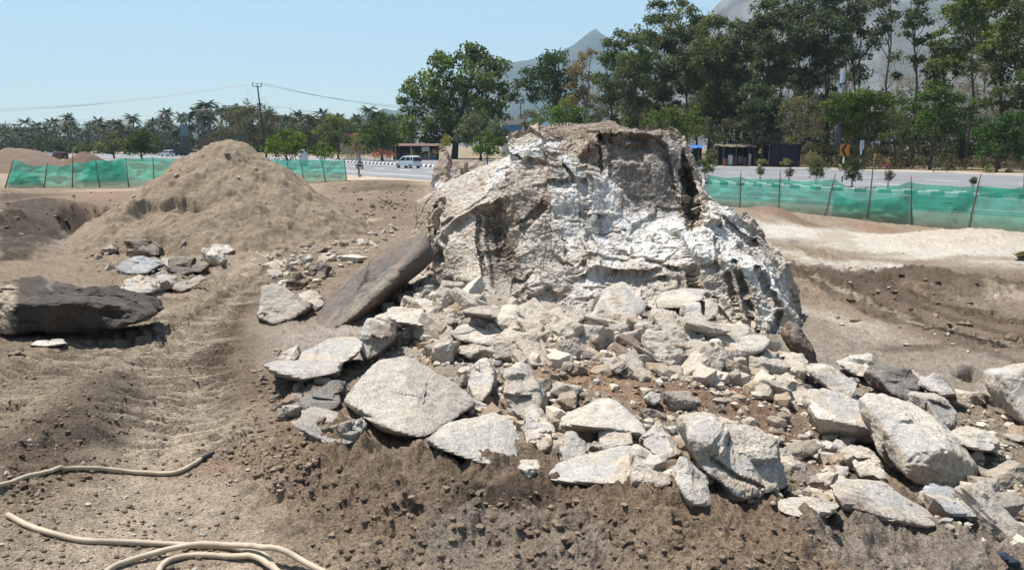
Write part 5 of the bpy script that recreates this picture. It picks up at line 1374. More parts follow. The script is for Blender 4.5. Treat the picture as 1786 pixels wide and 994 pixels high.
def net_fence(label, posts, Yf, tops, bots, sag, seed, extra=(), rad=.025):
    """posts: (base px, base py, top px, top py); tops and bots: the net's edges along px"""
    root_p = at(posts[0][0], posts[0][1], Yf(posts[0][0]))
    root = empty("net_fence", (root_p[0], root_p[1], h1(root_p[0], root_p[1])), label, "fence")
    org = np.array(root.location)
    rg = random.Random(seed)
    for bx, by, tx, ty in posts:
        Y = Yf(bx); a = at(bx, by, Y); c = at(tx, ty, Yf(tx)); a[2] = min(a[2], h1(a[0], a[1]) - .05)
        k = np.array([a + (c - a) * f + np.array([rg.uniform(-.015, .015), 0, 0]) for f in np.linspace(0, 1, 6)]) - org
        b = MB(); b.tube(k, np.linspace(rad * 1.25, rad * .8, 6), 7); b.build("post", M_POST, root, smooth=True)
    P = sorted(posts, key=lambda p: p[0])
    tx_, ty_ = zip(*tops); bx_, by_ = zip(*bots)
    def panel(name, x0a, x1a, x0b, x1b, dy, fa=0.0, fb=1.0, nseed=0):
        nu, nv = 26, 16; V = []
        for i in range(nu):
            u = i / (nu - 1)
            for j in range(nv):
                v = j / (nv - 1)
                px = (x0a + (x1a - x0a) * u) * v + (x0b + (x1b - x0b) * u) * (1 - v)
                yt = np.interp(px, tx_, ty_); yb = np.interp(px, bx_, by_)
                vv = fa + (fb - fa) * v
                py = yb + (yt - yb) * vv
                p = at(px, py, Yf(px)) - org
                V.append(p + np.array([0, dy, 0]))
        V = np.array(V)
        uu = np.repeat(np.linspace(0, 1, nu), nv); vv = np.tile(np.linspace(0, 1, nv), nu)
        bl = np.sin(np.pi * uu) * np.sin(np.pi * np.clip(vv * .9 + .05, 0, 1))
        n = fbm(V * np.array([1, 1, 1.8]), .9, 3, 1000 + seed + nseed); nf = fbm(np.c_[V[:, 0] * .35 + V[:, 2] * .9, V[:, 1] * .3, V[:, 2] * 2.2], .30, 3, 1010 + seed + nseed)
        V[:, 1] += -(.14 * bl + .26 * n * bl + .12 * nf * (.3 + bl)); V[:, 0] += .05 * n * bl
        V[:, 2] += .05 * nf * vv - sag * np.sin(np.pi * uu) * vv * .3
        i = np.arange(nu - 1)[:, None] * nv + np.arange(nv - 1)[None]
        F = np.stack([i, i + nv, i + nv + 1, i + 1], -1).reshape(-1, 4)
        link(name, mesh_np(name, V, F, M_NET), root)
    for a, b in zip(P[:-1], P[1:]):
        panel("net_panel", a[2], b[2], a[0], b[0], .03, nseed=int(a[0]))
    for e in extra:
        panel("net_fold", *e[:4], .10, e[4], e[5], nseed=int(e[0]) + 3)
    return root
YR = lambda px: 25.5 + (1786 - px) / 551 * 12.5
net_fence("green shade net fence on bamboo posts, right of the boulder along the highway",
    [(1222,362,1236,296),(1290,372,1292,298),(1357,380,1361,295),(1436,390,1457,303),(1510,398,1526,268),(1590,410,1589,306),(1686,413,1711,304),(1790,418,1786,300),(1880,426,1884,310),(1990,440,1996,315)], YR,
    [(1200,302),(1231,305),(1293,309),(1360,312),(1456,313),(1476,324),(1500,328),(1530,325),(1589,318),(1650,322),(1708,325),(1786,326),(1884,333),(2000,340)],
    [(1200,360),(1290,374),(1357,383),(1436,393),(1510,403),(1590,411),(1690,415),(1790,419),(2000,445)], .25, 40,
    [(1457,1590,1450,1600,.0,.74),(1592,1708,1596,1690,.50,.80),(1712,1880,1712,1880,.80,1.0)])
YL = lambda px: 48 + (px - 8) / 596 * 10
net_fence("green shade net fence behind the sand pile, left of the gap in the site boundary",
    [(8,328,24,277),(76,327,83,283),(126,327,127,265),(174,327,166,276),(225,327,219,275),(269,322,266,274),(318,322,312,276),(372,322,368,277),(430,322,426,277),(492,322,482,277),(531,322,524,279),(569,321,560,278),(605,319,600,276)], YL,
    [(0,276),(24,278),(55,288),(83,288),(105,290),(127,285),(166,280),(219,276),(266,275),(312,277),(482,278),(605,280)],
    [(0,328),(76,328),(175,328),(225,326),(320,323),(605,320)], .15, 60,
    [(24,60,10,78,.1,.6),(150,215,140,220,.2,.95)], rad=.03)
# ------------------------------------------------------------------ trees
TR = np.random.default_rng(21)
def leaf_cloud(cs, rs, ns, size, cols, asp=.55, up=.35, seed=0):
    """leaf-sized faces spread in clumps; returns vertices, quads, colours"""
    V, Cc = [], []
    for c, r, n, co, ctr in zip(cs, rs, ns, cols, cs):
        p = TR.normal(size=(n, 3)); p /= np.linalg.norm(p, axis=1, keepdims=True)
        p = p * (TR.random((n, 1)) ** .45) * r * np.array([1, 1, .8]) + c
        nrm = TR.normal(size=(n, 3)) * .75 + (p - c) / r * .5 + np.array([0, 0, up]); nrm /= np.linalg.norm(nrm, axis=1, keepdims=True)
        a = TR.normal(size=(n, 3)); a -= nrm * (a * nrm).sum(1, keepdims=True); a /= np.linalg.norm(a, axis=1, keepdims=True)
        b = np.cross(nrm, a)
        s = (size * TR.uniform(.6, 1.3, (n, 1)))
        q = np.stack([p - a * s * .5, p + b * s * asp * .5 - nrm * s * .08, p + a * s * .5, p - b * s * asp * .5 - nrm * s * .08], 1)
        V.append(q.reshape(-1, 3))
        Cc.append(np.repeat(np.array(co)[None] * TR.uniform(.75, 1.25, (n, 1)), 4, 0))
    V = np.vstack(V)
    return V, np.arange(len(V)).reshape(-1, 4), np.vstack(Cc)
def tree(name, label, base, lobes, leaf=.4, dens=1.0, tone=(.05, .075, .022), tvar=.25, trunk=.22, fork=.35, bark=None, group=None, clump=.40, cat="tree", twigs=3, bare=0.0, asp=.7, leafy=True, stems=1, airy=.55):
    """a trunk with limbs to every lobe of the crown and twigs to every clump of leaves; lobes are (x, y, z, radius) in metres"""
    base = np.array(base, float)
    root = empty(name, base, label, cat, group)
    lob = np.array(lobes, float)
    ctr = (lob[:, :3] * lob[:, 3:]).sum(0) / lob[:, 3].sum() - base
    top = lob[:, 2].max() - base[2]
    mb = MB()
    bx = np.array([0, 0, 0.0])
    forks = []
    tall = lob[np.argsort(-lob[:, 2])]
    for s_ in range(stems):                        # each stem is a leader that runs up to one of the highest lobes
        off = np.array([TR.normal(), TR.normal(), 0]) * trunk * 1.5 * (s_ > 0)
        tip = tall[min(s_ * 2, len(tall) - 1), :3] - base
        n = 9; T = np.linspace(0, 1, n)
        wob_ = np.cumsum(TR.normal(size=(n, 2)), 0) * tip[2] * .012; wob_ -= wob_[0]
        xy = np.outer(T ** 1.6, tip[:2]) + wob_ * (1 - T)[:, None] ** .5 + off[:2]
        pts = np.c_[xy, T * tip[2] * .95]; pts[0, 2] -= .15
        mb.tube(pts, trunk * (1.2 - 1.0 * T ** .8), 7); forks.append(pts)
    cs, rs, ns, cols = [], [], [], []
    for k, (lx, ly, lz, lr) in enumerate(lob):
        c = np.array([lx, ly, lz]) - base
        ld = forks[k % stems]
        hd = np.hypot(c[0] - np.interp(c[2], ld[:, 2], ld[:, 0]), c[1] - np.interp(c[2], ld[:, 2], ld[:, 1]))
        za = max(c[2] - .9 * hd - lr * .5, top * fork * .6)
        f0 = np.array([np.interp(za, ld[:, 2], ld[:, 0]), np.interp(za, ld[:, 2], ld[:, 1]), min(za, ld[-1, 2])])
        mid = f0 * .45 + c * .55 + np.array([TR.normal() * .06, TR.normal() * .06, .04]) * lr * 2
        rr = trunk * .62 * math.sqrt(lr / lob[:, 3].max()) * (.7 if len(lob) > 6 else 1)
        mb.tube([f0, f0 * .72 + mid * .28 + TR.normal(size=3) * lr * .05, mid, c], [rr, rr * .8, rr * .6, rr * .35], 5, cap=False)
        m = max(5, int(round(13 * dens)))
        d = TR.normal(size=(m, 3)); d /= np.linalg.norm(d, axis=1, keepdims=True)
        d[:, 2] = np.where(d[:, 2] < -.5, -d[:, 2] * .5, d[:, 2])
        pc = c + d * lr * TR.uniform(airy, 1.0, (m, 1)) * np.array([1, 1, .85])
        lf = TR.uniform(1 - tvar, 1 + tvar)
        for iq, q in enumerate(pc):
            if name != 'forest_tree' or iq % 2 == 0: mb.tube([c * .8 + mid * .2, (c + q) / 2 + TR.normal(size=3) * lr * .08, q], [rr * .3, rr * .2, rr * .08], 3, cap=False)
            for _ in range(twigs if bare else 0):
                e = q + TR.normal(size=3) * lr * .45 + np.array([0, 0, lr * .15]); e2 = e + TR.normal(size=3) * lr * .2
                mb.tube([(c + q) / 2, (q + e) / 2 + TR.normal(size=3) * lr * .06, e], [rr * .16, rr * .11, rr * .05], 3, cap=False)
                mb.tube([(q + e) / 2, (q + e) / 2 * .4 + e2 * .6, e2], [rr * .10, rr * .07, rr * .04], 3, cap=False)
            cs.append(q); rs.append(lr * clump * TR.uniform(.75, 1.25))
            a = rs[-1] ** 2 / (leaf * leaf * asp)
            ns.append(int(np.clip(a * 4.6 * (1 - bare), 4, 90)))
            t = np.array(tone) * lf * TR.uniform(.8, 1.25) * np.array([TR.uniform(.9, 1.15), 1, TR.uniform(.8, 1.15)])
            cols.append(t)
    mb.build("trunk", bark or M_BARK, root, smooth=True)
    if leafy:
        V, F, Cc = leaf_cloud(cs, rs, ns, leaf, cols, asp)
        link("crown", mesh_np("crown", V, F, M_LEAF, np.clip(Cc, .004, .6), smooth=False), root)
    return root
def L(Y, *lb, jit=.5):
    """crown lobes sketched as (picture x, picture y, radius in the picture) for a tree that stands Y metres ahead"""
    out = []
    for px, py, r in lb:
        rr = r * Y / FPX * 1.18
        p = at(px, py, Y + TR.uniform(-1, 1) * rr * jit * 2)
        out.append((*p, rr))
    return out
def foot(px, Y, z=0.0):
    p = at(px, 260, Y); return (p[0], p[1], z)
DG_, MG, BG, OL, YG, GY, DRY = (.040, .062, .022), (.055, .085, .024), (.085, .135, .028), (.10, .105, .042), (.15, .165, .045), (.085, .105, .062), (.20, .165, .095)

tree("broadleaf_tree", "big full green broadleaf tree left of the boulder, tallest beside the highway", foot(792, 170),
     L(170, (825,98,24),(800,112,28),(845,112,26),(765,122,26),(868,128,24),(735,150,26),(780,150,34),(825,150,36),(880,160,24),(715,165,20),(895,172,13),(750,185,34),(800,190,38),(845,190,32),(718,198,22),(702,178,9),(735,225,28),(775,225,32),(815,225,30),(865,205,22),(710,228,16),(755,250,24),(835,92,12),(765,100,12),(870,240,20)),
     leaf=.72, dens=1.5, tone=(.080, .112, .026), trunk=.7, fork=.25, clump=.36)
tree("shrub_tree", "grey-green dome-shaped shrub tree before the big broadleaf tree", foot(838, 150), L(150, (838,212,24),(818,228,22),(860,228,22),(838,240,26),(808,245,16),(875,245,14)), leaf=.4, dens=1.3, tone=GY, trunk=.25, fork=.3)
tree("bush", "bright green bush just above the rock outcrop", foot(850, 120), L(120, (850,240,13),(836,247,11),(868,246,10),(852,252,14),(840,264,14),(862,264,14)), leaf=.32, dens=1.2, tone=(.075,.125,.022), trunk=.1, cat="bush")
tree("bush", "small yellow-leaved bush at the big broadleaf tree's foot", foot(778, 140), L(140, (778,246,9),(775,254,9)), leaf=.3, tone=(.22,.17,.02), trunk=.08, cat="bush")
tree("broadleaf_tree", "dark green spreading tree behind the blue and white building", foot(968, 185),
     L(185, (955,112,20),(975,108,20),(935,135,22),(965,135,26),(920,152,16),(945,165,26),(985,150,24),(1000,128,16),(975,180,24),(925,175,14),(1005,175,18)), leaf=.6, dens=1.2, tone=(.042,.075,.022), trunk=.5, fork=.35)
tree("small_tree", "bright green low tree with a flat crown, right of the blue and white building", foot(985, 140),
     L(140, (985,195,18),(960,202,18),(1010,202,18),(940,215,14),(975,214,20),(1000,216,20),(1030,215,10)), leaf=.42, dens=1.2, tone=BG, trunk=.25, fork=.4)
tree("small_tree", "pale yellow-green tree between the building and the low bright tree", foot(928, 165), L(165, (925,205,14),(935,220,14),(918,222,12)), leaf=.45, tone=OL, trunk=.2)

# the tall roadside wood on the right: every tree with its own crown
forest = [  # foot px, Y, crown lobes, tone, label, leaf bareness
 (1010,175,[(1015,105,14),(1030,95,12),(1000,130,14),(1025,140,16),(1010,165,14),(1035,175,12)], (.13,.095,.06), "sparse reddish-brown tree right of the dark spreading tree", .45),
 (1060,150,[(1062,75,14),(1085,65,14),(1055,110,18),(1080,115,18),(1065,150,20),(1045,140,12),(1090,150,14)], (.05,.068,.032), "slender dark tree with an open crown, first of the tall wood from the left", .1),
 (1108,140,[(1100,75,18),(1120,95,20),(1095,130,22),(1120,150,22),(1105,180,18)], (.062,.08,.034), "olive-tinted tree standing next to the first slender one", .05),
 (1145,150,[(1150,12,16),(1140,40,18),(1165,35,16),(1130,75,20),(1160,80,22),(1145,120,24),(1125,115,16),(1170,130,20),(1150,165,22)], (.055,.072,.036), "tall tree whose top first reaches the frame's upper edge", .05),
 (1195,145,[(1185,8,14),(1200,22,16),(1215,38,16),(1180,55,20),(1205,75,22),(1190,110,24),(1220,110,18),(1200,150,24)], (.058,.07,.036), "tall tree with two leafy tips beside the first frame-high tree", .05),
 (1240,135,[(1235,45,18),(1255,40,16),(1225,80,20),(1250,85,22),(1235,120,24),(1260,125,20),(1240,165,22),(1262,170,16)], (.062,.076,.034), "broad olive tree in front of the steep grey mountain", .05),
 (1285,140,[(1285,50,16),(1300,60,16),(1275,90,20),(1300,100,22),(1285,135,22),(1305,150,18),(1280,175,20)], (.052,.066,.034), "dense dark tree under the grey mountain's peak", .05),
 (1335,130,[(1335,15,20),(1355,8,18),(1320,40,20),(1350,45,24),(1330,80,24),(1355,95,22),(1340,130,24),(1320,120,16)], (.05,.064,.034), "very tall dark tree right of the grey mountain's peak", .05),
 (1318,115,[(1310,160,18),(1335,165,20),(1322,190,20),(1345,190,16),(1300,190,14),(1352,215,12)], (.04,.056,.026), "dark leaning tree above the roadside stalls", .08),
 (1385,140,[(1385,-5,20),(1370,30,22),(1405,25,22),(1385,70,24),(1410,80,20),(1375,110,22),(1400,130,20)], (.05,.062,.036), "tall grey-green tree left of the steel pole", .08),
 (1440,135,[(1430,-5,20),(1455,5,22),(1440,40,24),(1465,55,18),(1425,70,20),(1450,95,22),(1430,115,18)], (.045,.058,.032), "dark crowned tree behind the steel pole", .12),
 (1490,140,[(1480,-10,18),(1505,5,20),(1490,40,22),(1510,60,16),(1475,75,18),(1500,100,16)], (.05,.06,.036), "thin-crowned tree with upright limbs right of the steel pole", .28),
 (1540,130,[(1535,0,18),(1555,-10,18),(1545,35,18),(1530,60,14),(1560,30,12)], (.055,.065,.038), "tree with a bent bare limb and a leafy top", .35),
 (1597,120,[(1590,-15,16),(1605,0,18),(1595,30,16),(1615,40,12),(1580,45,12),(1605,75,12)], (.05,.07,.034), "single straight-trunked tree with a narrow crown before the bare wood", .2),
 (1645,115,[(1640,85,18),(1660,95,20),(1650,120,20),(1630,115,14),(1670,75,14),(1640,60,12)], (.075,.10,.03), "yellow-green tree with drooping foliage in the bare wood", .12),
 (1690,110,[(1680,5,22),(1705,-5,22),(1660,20,18),(1700,40,24),(1725,55,20),(1680,50,16),(1715,90,18)], (.07,.095,.028), "tall yellow-green tree towards the right edge, with a white branch", .12),
 (1745,100,[(1740,0,26),(1770,10,26),(1750,50,26),(1785,60,24),(1735,80,22),(1765,100,24),(1740,130,18),(1785,140,20)], (.065,.08,.03), "large shaggy tree at the right edge of the wood", .15),
 (1800,95,[(1790,20,26),(1815,60,30),(1790,170,22),(1800,120,26)], (.045,.06,.026), "dark-trunked tree cut by the right edge of the frame", .15)]
for i, (fx, Yt, lb, tone, lbl, br) in enumerate(forest):
    lo = max(q[1] for q in lb)
    fill = [(q[0] + TR.uniform(-14, 14), q[1] + TR.uniform(10, 34), q[2] * TR.uniform(.6, .95)) for q in lb if TR.random() < .95]
    fill += [(fx + TR.uniform(-26, 26), TR.uniform(min(lo, 190), 250), TR.uniform(9, 16)) for _ in range(8)]
    lb = lb + fill
    tree("forest_tree", lbl, foot(fx, Yt), L(Yt, *lb, jit=.8), leaf=.60, dens=1.35, tone=tuple(1.55 * q for q in tone), trunk=.26, fork=.30, clump=.42, bare=br, twigs=1, group="tall trees of the roadside wood", asp=.5, airy=.3, stems=2 if i in (2, 5, 8, 10, 11) else 1)
for fx, Yt, lb, lbl in ((1120,185,[(1120,70,20),(1110,110,24),(1130,150,26),(1115,195,26)],"dim back-row tree behind the two slender trees on the left of the wood"), (1215,180,[(1215,55,22),(1225,95,26),(1210,140,28),(1220,190,28)],"dim back-row tree behind the olive-tinted broad tree"),
      (1268,175,[(1268,75,22),(1275,110,26),(1260,155,28),(1270,200,28)],"dim back-row tree under the steep grey mountain"), (1310,178,[(1312,60,22),(1305,105,26),(1318,150,28),(1308,195,28)],"dim back-row tree right under the grey mountain's peak"),
      (1362,175,[(1362,45,24),(1355,95,28),(1370,145,28),(1360,195,28)],"dim back-row tree left of the steel pole, behind the grey-green one"), (1420,178,[(1420,40,24),(1412,90,28),(1428,140,28),(1418,190,26)],"dim back-row tree just left of the steel pole's top"), (1475,180,[(1478,50,22),(1470,95,24),(1485,140,24)],"dim back-row tree right behind the steel pole"), (1720,150,[(1720,20,24),(1735,70,26),(1715,120,26)],"dim back-row tree behind the shaggy tree at the right")):
    tree("forest_tree", lbl, foot(fx, Yt), L(Yt, *lb, jit=.8), leaf=.8, dens=1.6, tone=(.062, .08, .036), trunk=.28, fork=.3, clump=.42, group="tall trees of the roadside wood", asp=.5, airy=.3)
# lower trees at the wood's edge
tree("small_tree", "rounded bright green tree behind the chevron sign", foot(1497, 104), L(104, (1495,172,22),(1470,180,20),(1520,180,20),(1450,190,16),(1540,185,16),(1480,200,24),(1510,205,24),(1458,212,16),(1535,208,16),(1495,228,22),(1440,182,9),(1550,172,9)), leaf=.36, dens=1.5, tone=(.072,.108,.020), trunk=.2, fork=.3)
tree("small_tree", "fresh dark green tree right of the rounded bright one", foot(1625, 100), L(100, (1640,165,20),(1610,175,20),(1665,180,20),(1590,195,18),(1640,200,26),(1615,220,24),(1660,225,22),(1585,225,16),(1685,205,14)), leaf=.36, dens=1.4, tone=(.055,.10,.024), trunk=.2, fork=.35)
tree("small_tree", "deep green low tree at the right edge with boughs near the ground", foot(1742, 90), L(90, (1735,225,20),(1765,215,20),(1715,240,18),(1750,250,26),(1785,240,20),(1725,262,20),(1770,270,22),(1700,232,10)), leaf=.34, dens=1.4, tone=(.040,.085,.022), trunk=.18, fork=.3)
tree("small_tree", "light green leafy tree rising right behind the boulder's top", foot(1172, 100), L(100, (1170,200,16),(1145,208,16),(1195,208,18),(1130,218,12),(1165,220,20),(1200,225,16),(1218,215,12),(1185,240,16)), leaf=.34, dens=1.4, tone=(.088,.125,.034), trunk=.16, fork=.3)
tree("small_tree", "dry yellowish thicket tree left of the rounded bright tree", foot(1390, 112), L(112, (1385,185,20),(1410,180,18),(1375,215,22),(1405,215,22),(1425,205,16),(1395,240,22),(1420,240,18)), leaf=.32, dens=1.0, tone=(.145,.135,.06), trunk=.16, fork=.3, bare=.45, twigs=3, bark=M_BARKPALE)
tree("small_tree", "olive bush-like tree between the two bright green trees", foot(1565, 108), L(108, (1560,205,16),(1575,225,18),(1555,240,16),(1580,250,16)), leaf=.32, tone=(.095,.11,.036), trunk=.14, fork=.3, bare=.2)
for fx, Yt, lb, lbl in ((1560,160,[(1560,110,22),(1545,140,22),(1575,150,22),(1560,185,22)],"leafless grey tree behind the tree with the bent limb"),
                       (1610,165,[(1610,110,22),(1595,140,22),(1625,150,22),(1610,185,24)],"leafless grey tree behind the single straight trunk"),
                       (1665,160,[(1665,140,22),(1650,165,22),(1690,150,22),(1680,190,24)],"leafless grey tree behind the yellow-green drooping tree"),
                       (1715,118,[(1715,130,24),(1700,160,24),(1735,165,26),(1720,195,22)],"leafless tangled tree left of the right edge's deep green tree"),
                       (1770,112,[(1765,160,24),(1785,190,24),(1750,195,22)],"leafless tangled tree behind the deep green low tree"),
                       (1455,150,[(1455,130,22),(1435,150,20),(1475,160,20),(1455,185,22)],"leafless grey tree around the steel pole's foot"),
                       (1040,190,[(1035,170,20),(1055,185,20),(1045,205,18)],"leafless brownish tree behind the boulder's summit")):
    tree("bare_tree", lbl, foot(fx, Yt), L(Yt, *lb, jit=1), leaf=.35, dens=1.0, tone=(.19,.16,.115), trunk=.16, fork=.45, bare=.86, twigs=5, bark=M_BARKPALE, airy=.3)

# trees and bushes at the left
tree("small_tree", "bright green round tree beside the white tank, behind the net fence", foot(500, 105), L(105, (500,240,16),(480,250,16),(520,248,16),(475,265,14),(500,262,20),(528,262,12)), leaf=.34, dens=1.4, tone=(.088,.135,.028), trunk=.15, fork=.3)
tree("bush", "bright green bush right of the white tank", foot(562, 105), L(105, (560,258,11),(575,264,9),(550,268,10),(565,272,12)), leaf=.32, dens=1.3, tone=(.075,.125,.028), trunk=.1, cat="bush")
tree("small_tree", "rich dark green round tree far left above the net fence", foot(246, 150), L(150, (246,240,14),(232,250,14),(262,248,14),(240,262,14),(262,264,12),(225,264,9)), leaf=.45, dens=1.4, tone=(.048,.088,.018), trunk=.2, fork=.3)
tree("small_tree", "olive tree left of the rich dark green round tree", foot(198, 175), L(175, (198,242,12),(182,252,11),(212,252,12),(195,262,13)), leaf=.5, dens=1.1, tone=OL, trunk=.2, fork=.3)
tree("bush", "low olive bush far left beside the road", foot(150, 200), L(200, (150,258,9),(135,262,8),(168,260,8)), leaf=.5, tone=OL, trunk=.12, cat="bush")
tree("small_tree", "full green tree left of the big broadleaf tree", foot(665, 150), L(150, (665,218,17),(645,228,16),(685,228,15),(640,245,16),(668,245,20),(692,248,12)), leaf=.45, dens=1.3, tone=(.055,.088,.024), trunk=.22, fork=.3)
tree("small_tree", "light olive tree above the bush by the white tank", foot(590, 165), L(165, (580,212,16),(600,222,16),(565,228,15),(590,240,18),(610,250,12),(570,250,14)), leaf=.48, dens=1.1, tone=(.095,.115,.035), trunk=.2, fork=.3)
tree("small_tree", "yellowish tall bush behind the left chevron sign", foot(622, 160), L(160, (622,240,9),(618,255,10),(630,262,9)), leaf=.45, tone=(.15,.14,.055), trunk=.12, fork=.3)
tree("broadleaf_tree", "wide brown-grey half-bare tree behind the electricity pole", foot(440, 210), L(210, (440,195,20),(415,205,20),(465,205,18),(395,222,18),(430,225,24),(460,230,22),(400,245,20),(440,250,20),(478,245,16)), leaf=.55, dens=1.1, tone=(.105,.098,.062), trunk=.4, fork=.3, bare=.3, twigs=2)
tree("broadleaf_tree", "grey-green tree right of the brown-grey half-bare one", foot(535, 220), L(220, (520,222,18),(545,215,16),(540,240,20),(510,245,16)), leaf=.6, dens=1.0, tone=(.085,.092,.05), trunk=.3, fork=.3, bare=.15)
tree("small_tree", "dull green tree seen left of the sand pile's peak", foot(375, 200), L(200, (380,240,12),(365,250,12),(385,258,12)), leaf=.5, tone=(.075,.08,.042), trunk=.2, fork=.3, bare=.1)
tree("bush", "pink flowering bush on the verge left of the white car", foot(668, 142), L(142, (668,268,8),(655,272,7),(682,271,7)), leaf=.3, dens=1.2, tone=(.36,.11,.12), trunk=.08, cat="bush")
tree("bush", "tiny magenta flowering bush at the far verge on the right", foot(1548, 92), L(92, (1544,290,4),(1552,291,4)), leaf=.2, tone=(.28,.05,.12), trunk=.04, cat="bush")
tree("bush", "dull green bush hiding the foot of the blue and white building", foot(912, 150), L(150, (890,246,12),(912,250,12),(932,246,12),(900,262,14),(925,262,14)), leaf=.36, dens=1.2, tone=(.07,.085,.035), trunk=.1, cat="bush")
# plants in the median and on the far verge
for px, py, r, Yt, tone, lbl, br in ((1425,296,16,59,(.085,.10,.052),"leafy oleander shrub in the median, left of the chevron sign",0), (1487,300,17,54,(.07,.088,.045),"leafy oleander shrub in the median, right of the chevron sign",0), (1232,290,14,66,(.075,.10,.045),"leafy shrub in the median close to the boulder's right side",0),
      (1327,299,7,62,(.09,.085,.055),"thin half-bare shrub in the median, left of the pair of thin ones",.6), (1377,302,7,60,(.09,.085,.055),"thin half-bare shrub in the median, nearer the leafy oleander",.6), (1551,308,8,51,(.12,.09,.075),"thin pinkish half-bare shrub in the median",.6), (1698,316,5,46,(.10,.09,.07),"tiny bare shrub in the median near the right edge",.7)):
    tree("median_shrub", lbl, (*at(px, py, Yt)[:2], .18), L(Yt, (px, py - r * .7, r * .75), (px - r * .6, py - r * .2, r * .7), (px + r * .6, py - r * .25, r * .7), (px, py + r * .2, r * .7), (px - r * .35, py + r * .6, r * .5), (px + r * .35, py + r * .6, r * .5)), leaf=.17, dens=1.0, tone=tone, trunk=.025, fork=.15, bare=br, twigs=2, stems=3, cat="shrub", group="shrubs in the highway median", asp=.3)
for px, py, r, tone, lbl in ((1330,284,9,(.16,.165,.075),"pale green low bush at the far verge before the stalls"), (1372,285,10,(.165,.17,.07),"pale green low bush at the far verge before the dark tarpaulin stall"), (1632,290,9,(.07,.085,.045),"dark low bush on the far verge, left of two"), (1655,293,9,(.07,.09,.045),"dark low bush on the far verge, right of two"), (1725,297,9,(.16,.175,.10),"pale grey-green verge bush, left of the pair at the right edge"), (1760,300,7,(.16,.175,.10),"pale grey-green verge bush, right of the pair at the right edge")):
    Yt = 108 if px < 1400 else 88
    tree("bush", lbl, foot(px, Yt), L(Yt, (px - r * .5, py, r * .6), (px + r * .5, py, r * .6), (px, py - r * .4, r * .6)), leaf=.24, tone=tone, trunk=.04, cat="bush")

# ---- coconut palms of the far grove
M_PALMTRUNK = plain("palm trunk", (.16, .14, .115), .9, var=.25)
def palm_protos():
    out = []
    for k in range(4):
        lean = TR.uniform(-.8, .8, 2)
        mb = MB(); pts = [np.array([lean[0] * t * t, lean[1] * t * t, 14 * t]) for t in np.linspace(0, 1, 7)]
        mb.tube(pts, np.linspace(.22, .13, 7), 6)
        tm = mb.mesh("trunk", M_PALMTRUNK, True)
        top = pts[-1]; V = []; F = []; Cc = []
        nf = 24
        for i in range(nf):
            a = 2 * math.pi * i / nf + TR.uniform(-.2, .2); e = TR.uniform(-.35, 1.15); ln = TR.uniform(3.0, 4.2)
            d = np.array([math.cos(a), math.sin(a), 0]); sd = np.array([-d[1], d[0], 0])
            prev = None; tone = np.array((.034, .050, .026)) * TR.uniform(.7, 1.3)
            if TR.random() < .12: tone = np.array((.14, .11, .06))
            for s in range(9):
                t = s / 8
                ang = e - 2.0 * t * t * .75
                p = top + d * ln * (t * math.cos(e) * .9 + .05) + np.array([0, 0, ln * (t * math.sin(e) * 1.15 - .50 * t * t)])
                if s > 0:
                    w = .42 * math.sin(math.pi * min(t * .85 + .1, 1)) + .06
                    for sg in (-1, 1):
                        n0 = len(V)
                        V += [prev, p, p + sd * sg * w + d * .25 - np.array([0, 0, w * .55]), prev * .6 + p * .4 + sd * sg * w - np.array([0, 0, w * .6])]
                        F.append((n0, n0 + 1, n0 + 2, n0 + 3)); Cc += [tone] * 4
                prev = p
        out.append((tm, mesh_np("crown", np.array(V), np.array(F), M_LEAF, np.array(Cc), smooth=False)))
    return out
PALMS = palm_protos()
prof = [(-40,225),(25,222),(40,206),(62,212),(115,198),(150,212),(170,204),(200,206),(232,196),(265,206),(290,190),(312,196),(345,186),(365,172),(385,180),(416,178),(440,190),(470,192),(500,200),(520,194),(545,198),(560,190),(590,198),(620,200),(645,182),(665,192),(690,196),(720,200)]
pxs, pys = zip(*prof)
def add_palm(px, topy, Y, lbl, grp):
    p = at(px, topy, Y); zt = p[2]
    root = empty("coconut_palm", (p[0], p[1], 0), lbl, "palm", grp, TR.uniform(0, 6.28))
    tm, cm = PALMS[TR.integers(4)]
    s = (zt) / 15.6
    for nm, me in (("trunk", tm), ("crown", cm)):
        o = link(nm, me, root)
    w = TR.uniform(1.1, 1.4)
    root.scale = (max(s, .9) * w, max(s, .9) * w, s)
ORDW = "first second third fourth fifth sixth seventh eighth ninth tenth".split()
for i, (px, py) in enumerate(prof[1:-1]):
    side = 'left of the pylon sign' if px < 320 else 'between the pylon sign and the leaning pole' if px < 450 else 'right of the leaning pole'
    k = [q for q in prof[1:-1] if (q[0] < 320, 320 <= q[0] < 450, q[0] >= 450) == (px < 320, 320 <= px < 450, px >= 450)].index((px, py))
    add_palm(px + TR.uniform(-3, 3), py, TR.uniform(330, 360), f"coconut palm topping the skyline, {ORDW[k] if k < 10 else 'last'} {side}", "coconut palms against the sky")
for k in range(150):
    px = TR.uniform(-20, 700); py = np.interp(px, pxs, pys) + TR.uniform(1, 30)
    add_palm(px, py, TR.uniform(300, 420), "coconut palm in the mass of the far grove behind the highway", "coconut palms of the far grove")
